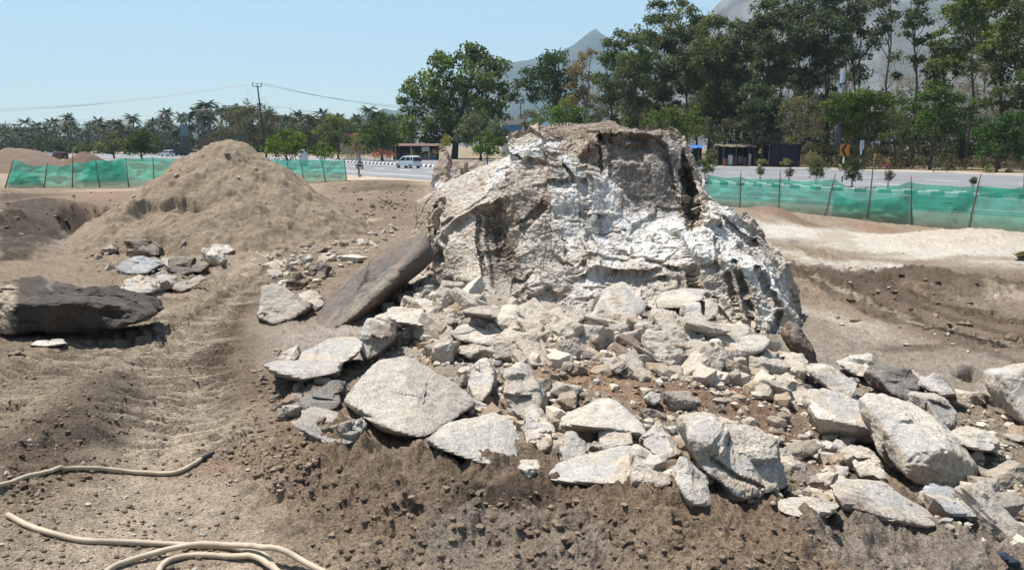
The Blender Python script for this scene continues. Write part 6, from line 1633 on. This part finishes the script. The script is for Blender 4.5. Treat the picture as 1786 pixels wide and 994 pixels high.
# undergrowth that reads as one mass
def mass(name, label, boxes, leaf, tones, seed):
    cs, rs, ns, cols = [], [], [], []
    for px0, px1, py0, py1, Y0, Y1, n in boxes:
        for _ in range(n):
            Y = TR.uniform(Y0, Y1); px = TR.uniform(px0, px1); py = py0 + (py1 - py0) * TR.random() ** .8
            p = at(px, py, Y)
            cs.append(np.array([p[0], p[1], max(p[2], .2)])); rs.append(TR.uniform(.5, 1.5) * Y / 110); ns.append(int(TR.integers(25, 60))); cols.append(np.array(tones[TR.integers(len(tones))]) * TR.uniform(.7, 1.3))
    V, F, Cc = leaf_cloud(cs, rs, ns, leaf, cols, .4)
    return link(name, mesh_np(name, V, F, M_LEAF, np.clip(Cc, .004, .6), smooth=False), label=label, kind="stuff")
mass("undergrowth", "dark brushwood and scrub under the roadside wood", [(1040,1230,180,262,150,175,220), (1230,1800,200,282,122,145,900), (1405,1800,255,288,108,120,240)], .55, ((.03,.04,.018),(.04,.048,.022),(.06,.06,.03),(.10,.085,.05)), 3)
mass("dry_scrub", "dry brown brush and leaf litter along the far verge", [(1400,1800,272,292,98,106,140), (590,760,262,276,150,165,70)], .3, ((.20,.15,.10),(.26,.19,.12),(.12,.10,.05)), 4)
mass("thicket", "low green thicket filling the foot of the palm grove", [(-40,720,222,264,340,420,700), (60,420,246,266,250,300,90), (440,720,225,264,240,320,300), (860,1060,225,250,200,240,60)], 1.7, ((.028,.042,.022),(.038,.052,.028),(.06,.065,.035),(.03,.042,.026)), 5)
mass("far_wood", "bare grey wood on the slope behind the roadside trees", [(1040,1800,150,235,190,260,420)], 1.0, ((.11,.10,.085),(.15,.135,.11),(.06,.065,.045),(.13,.115,.095)), 6)
# ------------------------------------------------------------------ mountains, air
def mountain(name, label, sil, Y0, depth, seed, tones, x_pad=900, nx=180, ny=60, amp=1.0):
    sx = np.array([at(a, b, Y0)[0] for a, b in sil]); sz = np.array([at(a, b, Y0)[2] for a, b in sil])
    X, Yg = np.meshgrid(np.linspace(sx[0] - x_pad, sx[-1] + x_pad, nx), np.linspace(-1, 1.0, ny))
    Xf, t = X.ravel(), Yg.ravel(); Yf = Y0 + t * depth
    crest = np.interp(Xf, sx, sz, left=0, right=sz[-1] * .6)
    sp = fbm(np.stack([Xf, t * depth * .35], 1), Y0 * .11, 5, seed, .52, ridge=True)
    fall = np.clip(1 - np.abs(t), 0, 1) ** 1.05
    zz = crest * fall + sp * Y0 * .018 * amp * np.clip(np.abs(t) * 4, 0, 1) * fall - 3
    v = np.stack([Xf, Yf, zz], 1)
    i = np.arange(ny - 1)[:, None] * nx + np.arange(nx - 1)[None]
    F = np.stack([i, i + 1, i + nx + 1, i + nx], -1).reshape(-1, 4)
    n = fbm(v[:, :2], Y0 * .05, 5, seed + 3, .6)
    w = sstep(-.3, .5, n)[:, None]
    c = np.array(tones[0]) * (1 - w) + np.array(tones[1]) * w
    return link(name, mesh_np(name, v, F, M_HILL, c), label=label, kind="structure")
mountain("mountain", "far blue-grey mountain with a sharp pointed peak", [(560,235),(640,212),(690,192),(715,205),(800,150),(872,112),(900,110),(930,104),(965,94),(1000,78),(1022,60),(1036,49),(1050,62),(1080,95),(1130,105),(1190,130),(1300,150)], 4200, 1500, 41, ((.02,.03,.035),(.06,.07,.075)))
mountain("mountain", "steep grey rocky mountain behind the roadside wood", [(1120,120),(1180,75),(1235,24),(1262,-6),(1300,-30),(1360,-48),(1440,-40),(1500,-10),(1545,5),(1600,-20),(1660,-45),(1800,-80),(2000,-60)], 2300, 900, 51, ((.075,.075,.07),(.16,.155,.15)), amp=1.3)
hz = bpy.data.materials.new("haze"); hz.use_nodes = True
t_ = hz.node_tree; t_.nodes.clear()
ho = t_.nodes.new("ShaderNodeOutputMaterial"); pv = t_.nodes.new("ShaderNodeVolumePrincipled")
pv.inputs['Color'].default_value = (.62, .88, 1.0, 1); pv.inputs['Density'].default_value = 0.00014; pv.inputs['Anisotropy'].default_value = 0.0
t_.links.new(pv.outputs[0], ho.inputs['Volume'])
b = MB(); b.box((0, 0, 799), (18000, 18000, 1606)); hzo = b.build("haze", hz, kind="stuff")
hzo['label'] = "thin pale haze over the plain"

# ------------------------------------------------------------------ buildings, stalls, poles, signs
M_WHITEWALL = plain("white wall", (.62, .62, .60), .8, var=.12, scale=1.2)
M_BLUEBAND = plain("blue wall paint", (.10, .24, .50), .8, var=.15)
M_DARKGLASS = plain("dark glass", (.012, .014, .016), .15, var=.1, spec=.5)
M_ROOFRED = plain("weathered tile", (.27, .12, .085), .85, var=.25, scale=2)
M_TARPB = plain("bright blue tarpaulin", (.03, .14, .52), .55, var=.2, scale=2, bump=.03)
M_TARPD = plain("dark blue tarpaulin", (.010, .013, .035), .6, var=.35, scale=1.5, bump=.04)
M_WOOD = plain("old wood", (.15, .11, .075), .85, var=.3, scale=3)
M_THATCH = plain("thatch", (.13, .10, .07), .95, var=.35, scale=5, bump=.04)
M_GREYP = plain("galvanised steel", (.36, .40, .44), .5, .4, var=.12)
M_CONC = plain("concrete", (.36, .34, .31), .85, var=.2, scale=2)
M_BROWNP = plain("brown panel", (.14, .085, .06), .7, var=.25)
M_ORANGE = plain("orange sign face", (.42, .15, .02), .5, var=.1)
M_BLACK = plain("black sign paint", (.012, .012, .012), .5)
M_BLUEG = plain("blue-grey panel", (.10, .17, .22), .7, var=.2)
M_WIRE = plain("aluminium wire", (.30, .31, .33), .5, .5)
M_CLOTHR = plain("red cloth", (.25, .08, .06), .8, var=.3)
M_CLOTHW = plain("pale cloth", (.55, .56, .58), .8, var=.2)

def building():
    Y = 195; c = at(893, 240, Y); k = Y / FPX
    r = empty("building", (c[0], c[1], 0), "two-storey white and blue building half hidden behind the boulder", "building", rz=-.12)
    w, h = 34 * k, at(893, 208, Y)[2]
    b = MB(); b.box((0, 3, h * .42), (w, 6, h * .84)); b.build("wall", M_WHITEWALL, r)
    b = MB(); b.box((0, 2.8, h * .93), (w * 1.08, 6.6, h * .17)); b.build("parapet", M_WHITEWALL, r)
    b = MB(); b.box((0, -.10, h * .755), (w * 1.02, .26, h * .16)); b.build("blue_band", M_BLUEBAND, r)
    for x_ in (-w * .22, w * .22):
        b = MB(); b.box((x_, -.05, h * .52), (1.3, .14, 1.2)); f = b.build("window", M_WHITEWALL, r)
        b = MB(); b.box((x_, -.08, h * .52), (1.1, .14, 1.0)); b.build("pane", M_DARKGLASS, f)
    b = MB(); b.box((-w * .35, 1, h * 1.06), (.9, .9, .8)); b.build("roof_tank", M_CLOTHW, r)
building()
def shack():
    Y = 158; k = Y / FPX; c = at(725, 265, Y)
    r = empty("roadside_shop", (c[0], c[1], 0), "low open-fronted roadside shop with white pillars under the big broadleaf tree", "shop", rz=.05)
    w = 76 * k; h = 2.9
    b = MB(); b.box((0, 3.2, h / 2), (w, .15, h)); b.box((w / 2, 1.6, h / 2), (.15, 3.3, h)); b.box((-w / 2, 1.6, h / 2), (.15, 3.3, h)); b.build("wall", plain("dark interior wall", (.05, .055, .065), .9, var=.3), r)
    b = MB(); b.box((0, 1.4, h + .12), (w * 1.05, 4.6, .14), rx=.10); b.build("roof", M_BROWNP, r)
    for f in (-.45, -.1, .3):
        b = MB(); b.box((w * f, -.1, h / 2), (.28, .28, h)); b.build("pillar", M_CONC, r)
    b = MB(); b.box((-w * .30, -.3, 1.0), (w * .27, .1, 1.7)); b.build("shop_panel", M_TARPD, r)
    b = MB(); b.box((w * .22, -.22, 2.2), (1.5, .08, .9)); b.build("sign_panel", M_CLOTHW, r)
    b = MB(); b.box((w * .15, .3, .5), (w * .6, .7, 1.0)); b.build("counter", M_BLUEG, r)
shack()
def gable_house(label, px, py, Y, w, h):
    c = at(px, py, Y)
    r = empty("house", (c[0], c[1], 0), label, "house")
    zt = c[2]
    b = MB(); b.box((0, 3, (zt - 1) / 2), (w, 5.5, zt - 1)); b.build("wall", M_CONC, r)
    b = MB(); b.prism([(-w / 2 - .5, zt - 1.1), (w / 2 + .5, zt - 1.1), (w * .25, zt + .6), (-w * .25, zt + .6)], -.6, 6.2); b.build("roof", M_ROOFRED, r)
gable_house("far house with a reddish roof peeping out between the trees left of the broadleaf tree", 612, 236, 240, 7, 3)
def tarp_stall(name, label, px0, px1, ytop, Y, cloth, full):
    a, b_ = at(px0, ytop, Y), at(px1, ytop, Y)
    w = b_[0] - a[0]; h = a[2]
    r = empty(name, ((a[0] + b_[0]) / 2, Y, 0), label, "stall", rz=.06)
    for sx in (-.5, -.17, .17, .5):
        for sy in (0, 2.6):
            m = MB(); m.tube([(sx * w, sy, -.1), (sx * w + .03, sy, h * .5), (sx * w, sy, h * .97)], .06, 6); m.build("post", M_WOOD, r)
    n = 14; V = []
    for i in range(n):
        for j in range(7):
            u, v_ = i / (n - 1), j / 6
            V.append(((u - .5) * w * 1.06, -.5 + v_ * 3.6, h - .35 * (1 - v_) + .10 * math.sin(u * 9 + v_ * 3) * (1 - abs(2 * v_ - 1)) - .12 * math.sin(math.pi * v_) + .06 * math.sin(u * 23)))
    F = [(i * 7 + j, (i + 1) * 7 + j, (i + 1) * 7 + j + 1, i * 7 + j + 1) for i in range(n - 1) for j in range(6)]
    link("tarpaulin", mesh_np("tarpaulin", np.array(V), np.array(F), cloth), r)
    if full:
        V = []
        for i in range(n):
            for j in range(6):
                u, v_ = i / (n - 1), j / 5
                V.append(((u - .5) * w, -.45 + .10 * math.sin(u * 20) * (1 - v_ * .5), h * .93 * v_ + .1))
        F = [(i * 6 + j, (i + 1) * 6 + j, (i + 1) * 6 + j + 1, i * 6 + j + 1) for i in range(n - 1) for j in range(5)]
        link("curtain", mesh_np("curtain", np.array(V), np.array(F), cloth), r)
    m = MB(); m.box((0, 2.7, h * .45), (w, .08, h * .9)); m.build("back_wall", M_TARPD, r)
    return r, w, h
tarp_stall("tarpaulin_stall", "roadside stall roofed with a bright blue tarpaulin, just right of the boulder", 1188, 1234, 254, 112, M_TARPB, False)
r_, w_, h_ = tarp_stall("thatch_stall", "open roadside stall with a thatched roof and goods hung inside, between the two tarpaulin stalls", 1262, 1330, 252, 114, M_THATCH, False)
for i in range(7):
    m = MB(); m.box((-w_ * .42 + w_ * .13 * i, .3 + .1 * (i % 3), .55 + .35 * (i % 2)), (.5, .4, 1.1 + .3 * (i % 3)), rz=.2 * i); m.build("hung_goods", (M_CLOTHR, M_CLOTHW, M_BROWNP, M_BLUEG)[i % 4], r_)
tarp_stall("tarpaulin_stall", "boxy stall wrapped in dark blue tarpaulin at the far verge", 1342, 1396, 250, 110, M_TARPD, True)

def power_pole():
    Y = 132; a = at(465, 268, Y); t = at(449, 150, Y); a[2] = 0
    r = empty("electricity_pole", a, "leaning dark electricity pole with a forked top, above the sand pile's right slope", "pole")
    d = t - a
    b = MB(); b.tube([d * f for f in (-.01, .5, 1)], [.19, .16, .12], 8); b.build("post", plain("weathered pole", (.05, .045, .042), .8, .2), r, smooth=True)
    b = MB(); b.box(d + np.array([-.1, 0, -.15]), (1.5, .12, .12), ry=.12); b.tube([d + np.array([-.75, 0, -.1]), d + np.array([-.85, 0, .5])], .07, 5); b.tube([d + np.array([.6, 0, -.2]), d + np.array([.65, 0, .45])], .07, 5); b.tube([d, d + np.array([-.1, 0, .4])], .06, 5); b.build("crossarm", M_METAL, r)
    b = MB(); b.box(d * .77, (.7, .25, .22)); b.build("bracket", M_METAL, r)
    for j, (dx, dz) in enumerate(((-.85, .55), (-.1, .42), (.65, .5))):
        b = MB(); b.tube([d + np.array([dx, 0, dz - .12]), d + np.array([dx, 0, dz + .06])], [.09, .06], 6); b.build("insulator", M_CLOTHW, r)
    return a, d
pa, pd = power_pole()
def wire(label, p0, p1, sag, rad=.022):
    pts = [p0 + (p1 - p0) * t - np.array([0, 0, sag * 4 * t * (1 - t)]) for t in np.linspace(0, 1, 24)]
    org = np.array([p0[0], p0[1], p0[2]])
    b = MB(); b.tube(np.array(pts) - org, rad, 4); b.build("overhead_wire", M_WIRE, loc=org, label=label, cat="wire")
for j, (dx, dz, nm) in enumerate(((-.85, .55, "left"), (-.1, .42, "middle"), (.65, .5, "right"))):
    p = pa + pd + np.array([dx, 0, dz])
    wire(f"thin overhead wire running left from the {nm} tip of the leaning pole", p, at(-190 - 8 * j, 190 + 3 * j, 150), 1.6)
    wire(f"thin overhead wire running right from the {nm} tip of the leaning pole", p, at(800 + 9 * j, 188 + 4 * j, 175), 1.2)
p = pa + pd * .77
wire("lower overhead wire running left from the leaning pole's bracket", p, at(-200, 225, 150), .8)
wire("lower overhead wire running right from the leaning pole's bracket", p, at(800, 215, 175), .8)
def small_pole():
    Y = 205; t = at(908, 178, Y)
    r = empty("electricity_pole", (t[0], t[1], 0), "small far electricity pole with two crossarms beside the blue and white building", "pole")
    b = MB(); b.tube([(0, 0, 0), (0, 0, t[2])], [.16, .12], 6); b.build("post", M_METAL, r)
    for f, w in ((.97, 1.8), (.90, 1.3)):
        b = MB(); b.box((0, 0, t[2] * f), (w, .15, .15)); b.build("crossarm", M_METAL, r)
small_pole()
def steel_pole():
    Y = 110; t = at(1471, 120, Y)
    r = empty("steel_pole", (t[0], t[1], 0), "pale blue-grey banded steel pole rising out of the rounded bright tree", "pole")
    b = MB(); b.tube([(0, 0, 0), (0, 0, t[2])], [.42, .34], 12); b.build("shaft", plain("pale blue steel", (.12, .15, .19), .8, 0), r, smooth=True)
    for zz in (t[2] - 2.2, t[2] - 3.6):
        b = MB(); b.tube([(0, 0, zz), (0, 0, zz + .2)], .46, 12); b.build("band", M_METAL, r)
steel_pole()
def chevron(label, px, py, Y, w, h, base_z, tall):
    c = at(px, py, Y)
    r = empty("chevron_sign", (c[0], c[1], base_z), label, "road sign", rz=math.atan2(-c[0], c[1]) * .6)
    z0 = c[2] - base_z
    n = max(4, int(round((z0 - h / 2) / .32)))
    for i in range(n):
        a, b2 = (z0 + h / 2) * i / n, (z0 + h / 2) * (i + 1) / n
        m = MB(); m.tube([(0, .05, a), (0, .05, b2)], .045, 8); m.build("post_band", M_KBLACK if i % 2 else M_KWHITE, r)
    m = MB(); m.box((0, 0, z0), (w, .03, h)); m.build("sign_face", M_ORANGE, r)
    pts = [(.30, .5), (.02, .5), (-.36, 0), (.02, -.5), (.30, -.5), (-.06, 0)]
    v = [(x_ * w, -.02, z0 + z_ * h * .96) for x_, z_ in pts]
    m = MB(); m.add(v + [(a, -.016, c_) for a, _, c_ in v], [(0, 1, 2, 5), (5, 2, 3, 4), (6, 11, 8, 7), (11, 10, 9, 8)]); m.build("black_arrow", M_BLACK, r)
chevron("orange sign with a black left-pointing chevron on a striped post in the median", 1473, 262, 53, .58, .80, .18, True)
chevron("far orange sign with a black left-pointing chevron, left of the broadleaf tree", 621, 258, 150, .75, 1.15, 0, True)
def back_sign():
    Y = 84; c = at(1503, 253, Y)
    r = empty("road_sign", (c[0], c[1], 0), "grey back of a small rectangular road sign on a striped post", "road sign", rz=.2)
    for i in range(6):
        a = c[2] * i / 6; m = MB(); m.tube([(0, 0, a), (0, 0, a + c[2] / 6)], .05, 8); m.build("post_band", M_KBLACK if i % 2 else M_KWHITE, r)
    m = MB(); m.box((0, -.06, c[2]), (.5, .03, 1.0)); m.build("sign_plate", M_GREYP, r)
back_sign()
def pylon(): 
    Y = 235; c = at(322, 236, Y); k = Y / FPX
    r = empty("pylon_sign", (c[0], c[1], 0), "tall narrow blue-grey sign tower left of the sand pile", "sign")
    h = at(322, 218, Y)[2]
    m = MB(); m.box((0, 0, h * .45), (8 * k, .8, h * .9)); m.build("column", plain("dark blue-grey panel", (.035, .06, .08), .7, var=.2), r)
    m = MB(); m.box((0, -.1, h * .82), (11 * k, 1.1, h * .36)); m.build("sign_panel", M_BLUEG, r)
pylon()
def billboard():
    Y = 190; c = at(356, 249, Y); k = Y / FPX
    r = empty("hoarding", (c[0], c[1], 0), "brown hoarding on posts just behind the sand pile's peak", "sign")
    m = MB(); m.box((0, 0, c[2]), (18 * k, .2, 14 * k)); m.build("panel", M_BROWNP, r)
    for s in (-1, 1):
        m = MB(); m.tube([(s * 7 * k, .2, 0), (s * 7 * k, .2, c[2])], .12, 6); m.build("post", M_METAL, r)
billboard()
def tank():
    Y = 112; c = at(529, 270, Y); k = Y / FPX
    r = empty("water_tank", (c[0], c[1], 0), "white water tank standing between the bright green tree and bush", "tank")
    h = at(529, 261, Y)[2]; R = 8 * k
    m = MB(); m.tube([(0, 0, 0), (0, 0, h * .5), (0, 0, h * .92), (0, 0, h)], [R, R * 1.02, R, R * .8], 20); m.build("barrel", plain("white plastic", (.60, .63, .66), .45, var=.08), r, smooth=True)
    m = MB(); m.tube([(0, 0, h), (0, 0, h + .12)], R * .35, 14); m.build("lid", M_GREYP, r)
tank()
def marker():
    c = atz(626, 308, 0.05)
    r = empty("marker_post", c, "short rusty marker post on the verge at the end of the left net fence", "post")
    m = MB(); m.tube([(0, 0, -.1), (.02, 0, .55), (0, 0, .95)], [.10, .09, .09], 8); m.build("post", plain("rust", (.20, .075, .045), .8, var=.3), r)
    m = MB(); m.box((.1, 0, .1), (.35, .3, .22)); m.build("foot_block", M_CONC, r)
marker()

# ------------------------------------------------------------------ vehicles
M_CARWHITE = plain("white car paint", (.62, .66, .68), .25, var=.05, spec=.5)
M_CARRED = plain("dark red car paint", (.12, .02, .018), .3, var=.05, spec=.5)
M_LAMP = plain("tail lamp", (.30, .02, .015), .3, var=.05)
M_RIM = plain("alloy rim", (.35, .35, .36), .35, .6)
M_TRIM = plain("black trim", (.018, .018, .02), .6)
M_PLATE = plain("number plate", (.6, .6, .58), .5, var=.05)
def hatchback(label, loc, rz, paint, group=None):
    r = empty("parked_car" if False else "car", loc, label, "car", group, rz)
    Lc, Wc, Hc = 3.6, 1.58, 1.66
    # side outline, nose to the left (-x), lower body
    low = [(-1.78, .32), (-1.80, .62), (-1.72, .82), (-1.05, .97), (1.62, 1.0), (1.78, .9), (1.80, .45), (1.70, .30)]
    m = MB(); m.prism(low, -Wc / 2, Wc / 2); body = m.build("body", paint, r)
    bv = body.modifiers.new("bevel", 'BEVEL'); bv.width = .07; bv.segments = 2
    def cab(name, prof, hw, mat, par):
        n = len(prof); V = []
        for x_, z_ in prof: V.append((x_, -(hw - (z_ - .95) * .20), z_))
        for x_, z_ in prof: V.append((x_, (hw - (z_ - .95) * .20), z_))
        m = MB(); m.add(V, [tuple(range(n)), tuple(range(2 * n - 1, n - 1, -1))] + [(i, i + n, (i + 1) % n + n, (i + 1) % n) for i in range(n)]); return m.build(name, mat, par)
    cab("window", [(-.98, .97), (-.38, 1.50), (1.50, 1.52), (1.70, 1.0)], .76, M_DARKGLASS, r)
    cab("roof", [(-.42, 1.49), (-.30, 1.60), (.4, 1.66), (1.45, 1.62), (1.56, 1.50)], .80, paint, r)
    for x0, x1, zt in ((-1.0, -.40, 1.5), (.28, .30, 1.52), (1.20, 1.16, 1.52), (1.71, 1.53, 1.52)):
        for s in (-1, 1):
            m = MB(); m.tube([(x0, s * .765, .97), (x1, s * .665, zt)], .055, 6); m.build("pillar", paint, r)
    for s in (-1, 1):
        for x_ in (-1.15, 1.18):
            m = MB(); m.tube([(0, -.09, 0), (0, .09, 0)], .29, 18); w = m.build("wheel", M_TYRE, r, loc=(x_, s * .72, .29))
            m = MB(); m.tube([(0, s * .06, 0), (0, s * .10, 0)], .17, 14); m.build("rim", M_RIM, w)
        m = MB(); m.box((1.74, s * .68, 1.12), (.12, .14, .42)); m.build("tail_light", M_LAMP, r)
        m = MB(); m.box((-1.74, s * .58, .74), (.12, .3, .16)); m.build("headlight", M_PLATE, r)
        m = MB(); m.box((-.72, s * .90, 1.05), (.1, .16, .13)); m.build("wing_mirror", M_TRIM, r)
        m = MB(); m.box((.05, s * .80, .80), (.16, .03, .035)); m.build("door_handle", M_TRIM, r)
    m = MB(); m.box((1.82, 0, .45), (.08, 1.4, .22)); m.build("bumper", paint, r)
    m = MB(); m.box((1.83, 0, .72), (.03, .5, .12)); m.build("number_plate", M_PLATE, r)
    return r
tg_ = lambda px, Y: at(px, 260, Y)
c = atz(712, 293.5, 0.0)
hatchback("white hatchback driving away along the highway, left of the boulder", (c[0], c[1], 0.0), math.radians(-38), M_CARWHITE)
c = atz(103, 274, 0.0)
hatchback("small dark red car far off on the road, at the left above the net fence", (c[0] * .78, c[1] * .78, 0.0), math.radians(-25), M_CARRED)
c = atz(292, 272, 0.0)
hatchback("far white car on the road left of the sand pile, beside the dark truck", (c[0] * .95, c[1] * .95, 0.0), math.radians(-30), M_CARWHITE)
def truck():
    Y = 215; c = at(305, 262, Y)
    r = empty("truck", (c[0], c[1], 0.0), "far dark flatbed truck on the road left of the sand pile", "truck", rz=-.3)
    mt = plain("dark truck paint", (.03, .03, .04), .5)
    m = MB(); m.box((1.4, 0, 1.7), (4.2, 2.3, 1.5)); m.build("cargo_body", mt, r)
    m = MB(); m.prism([(-2.6, .7), (-2.6, 1.6), (-2.3, 2.5), (-1.0, 2.5), (-1.0, .7)], -1.1, 1.1); m.build("cab", mt, r)
    m = MB(); m.prism([(-2.56, 1.7), (-2.36, 2.3), (-2.42, 2.3), (-2.62, 1.7)], -.95, .95); m.build("windscreen", M_DARKGLASS, r)
    m = MB(); m.box((.4, 0, .8), (6.2, .9, .25)); m.build("chassis", M_METAL, r)
    for x_ in (-1.8, 1.3, 2.6):
        for s in (-1, 1):
            m = MB(); m.tube([(0, -.14, 0), (0, .14, 0)], .5, 16); m.build("wheel", M_TYRE, r, loc=(x_, s * .95, .5))
truck()
def motorbike():
    c = atz(627, 295, 0.0); g = (c[0], c[1], 0.0)
    rz = math.radians(-50)
    r = empty("motorcycle", g, "dark motorcycle ridden along the highway near the end of the left net fence", "motorcycle", rz=rz)
    for x_ in (-.65, .65):
        m = MB(); pts = [(x_ + .30 * math.cos(a), 0, .30 + .30 * math.sin(a)) for a in np.linspace(0, 2 * math.pi, 19)]
        m.tube(pts, .05, 8, cap=False); w = m.build("wheel", M_TYRE, r)
        m = MB(); m.tube([(x_, -.03, .3), (x_, .03, .3)], .24, 14); m.build("rim", M_RIM, w)
    m = MB(); m.tube([(-.65, 0, .3), (-.45, 0, .85), (-.38, 0, 1.0)], .035, 6); m.build("fork", M_RIM, r)
    m = MB(); m.tube([(-.40, -.36, 1.05), (-.38, 0, 1.0), (-.40, .36, 1.05)], .02, 6); m.build("handlebar", M_TRIM, r)
    m = MB(); m.tube([(-.40, 0, .82), (-.15, 0, .88), (.12, 0, .78)], [.08, .15, .10], 10); m.build("fuel_tank", M_TRIM, r, smooth=True)
    m = MB(); m.tube([(.05, 0, .80), (.35, 0, .82), (.72, 0, .86)], [.10, .12, .08], 10); m.build("seat", M_TRIM, r, smooth=True)
    m = MB(); m.box((-.05, 0, .45), (.5, .28, .36)); m.build("engine", M_METAL, r)
    m = MB(); m.tube([(0, .14, .30), (.75, .18, .38)], .045, 8); m.build("exhaust", M_RIM, r)
    m = MB(); m.box((.80, 0, .72), (.06, .12, .08)); m.build("tail_light", M_LAMP, r)
    # the rider: one skinned body
    J = dict(pel=(.22, 0, .92), wai=(.17, 0, 1.08), che=(.08, 0, 1.32), nec=(.05, 0, 1.47), hed=(.02, 0, 1.62), top=(.01, 0, 1.74))
    names = list(J); V = [J[k] for k in names]; R = [.16, .15, .17, .06, .10, .07]; E = [(0, 1), (1, 2), (2, 3), (3, 4), (4, 5)]
    def chain(root, pts, rads):
        p = root
        for q, rr in zip(pts, rads):
            V.append(q); R.append(rr); E.append((p, len(V) - 1)); p = len(V) - 1
        return p
    for s in (-1, 1):
        chain(0, [(.20, s * .12, .88), (-.16, s * .19, .82), (-.02, s * .20, .42), (-.12, s * .20, .36)], [.10, .075, .05, .045])
        hnd = chain(2, [(.07, s * .19, 1.38), (.0, s * .29, 1.16), (-.32, s * .31, 1.09), (-.39, s * .30, 1.07)], [.07, .05, .04, .035])
        for f in range(4): chain(hnd, [(-.43, s * (.27 + .022 * f), 1.075), (-.445, s * (.27 + .022 * f), 1.045), (-.425, s * (.27 + .022 * f), 1.025)], [.011, .010, .009])
        chain(hnd, [(-.395, s * .255, 1.05), (-.41, s * .25, 1.03)], [.012, .010])
    me = bpy.data.meshes.new("body"); me.from_pydata(V, E, []); me.update()
    pr = empty("person", g, "rider in a pale shirt sitting on the motorcycle, seen from behind", "person", rz=rz)
    shirt = plain("pale shirt", (.20, .22, .27), .8, var=.15)
    me.materials.append(shirt)
    o = link("body", me, pr)
    sk = o.modifiers.new("skin", 'SKIN')
    for i, q in enumerate(me.skin_vertices[0].data): q.radius = (R[i], R[i]); q.use_root = i == 0
    o.modifiers.new("sub", 'SUBSURF').levels = 1
    m = MB(); m.tube([(.02, 0, 1.56), (.02, 0, 1.64), (.02, 0, 1.74), (.02, 0, 1.79)], [.11, .135, .11, .04], 12); m.build("helmet", M_TRIM, pr, smooth=True)
motorbike()
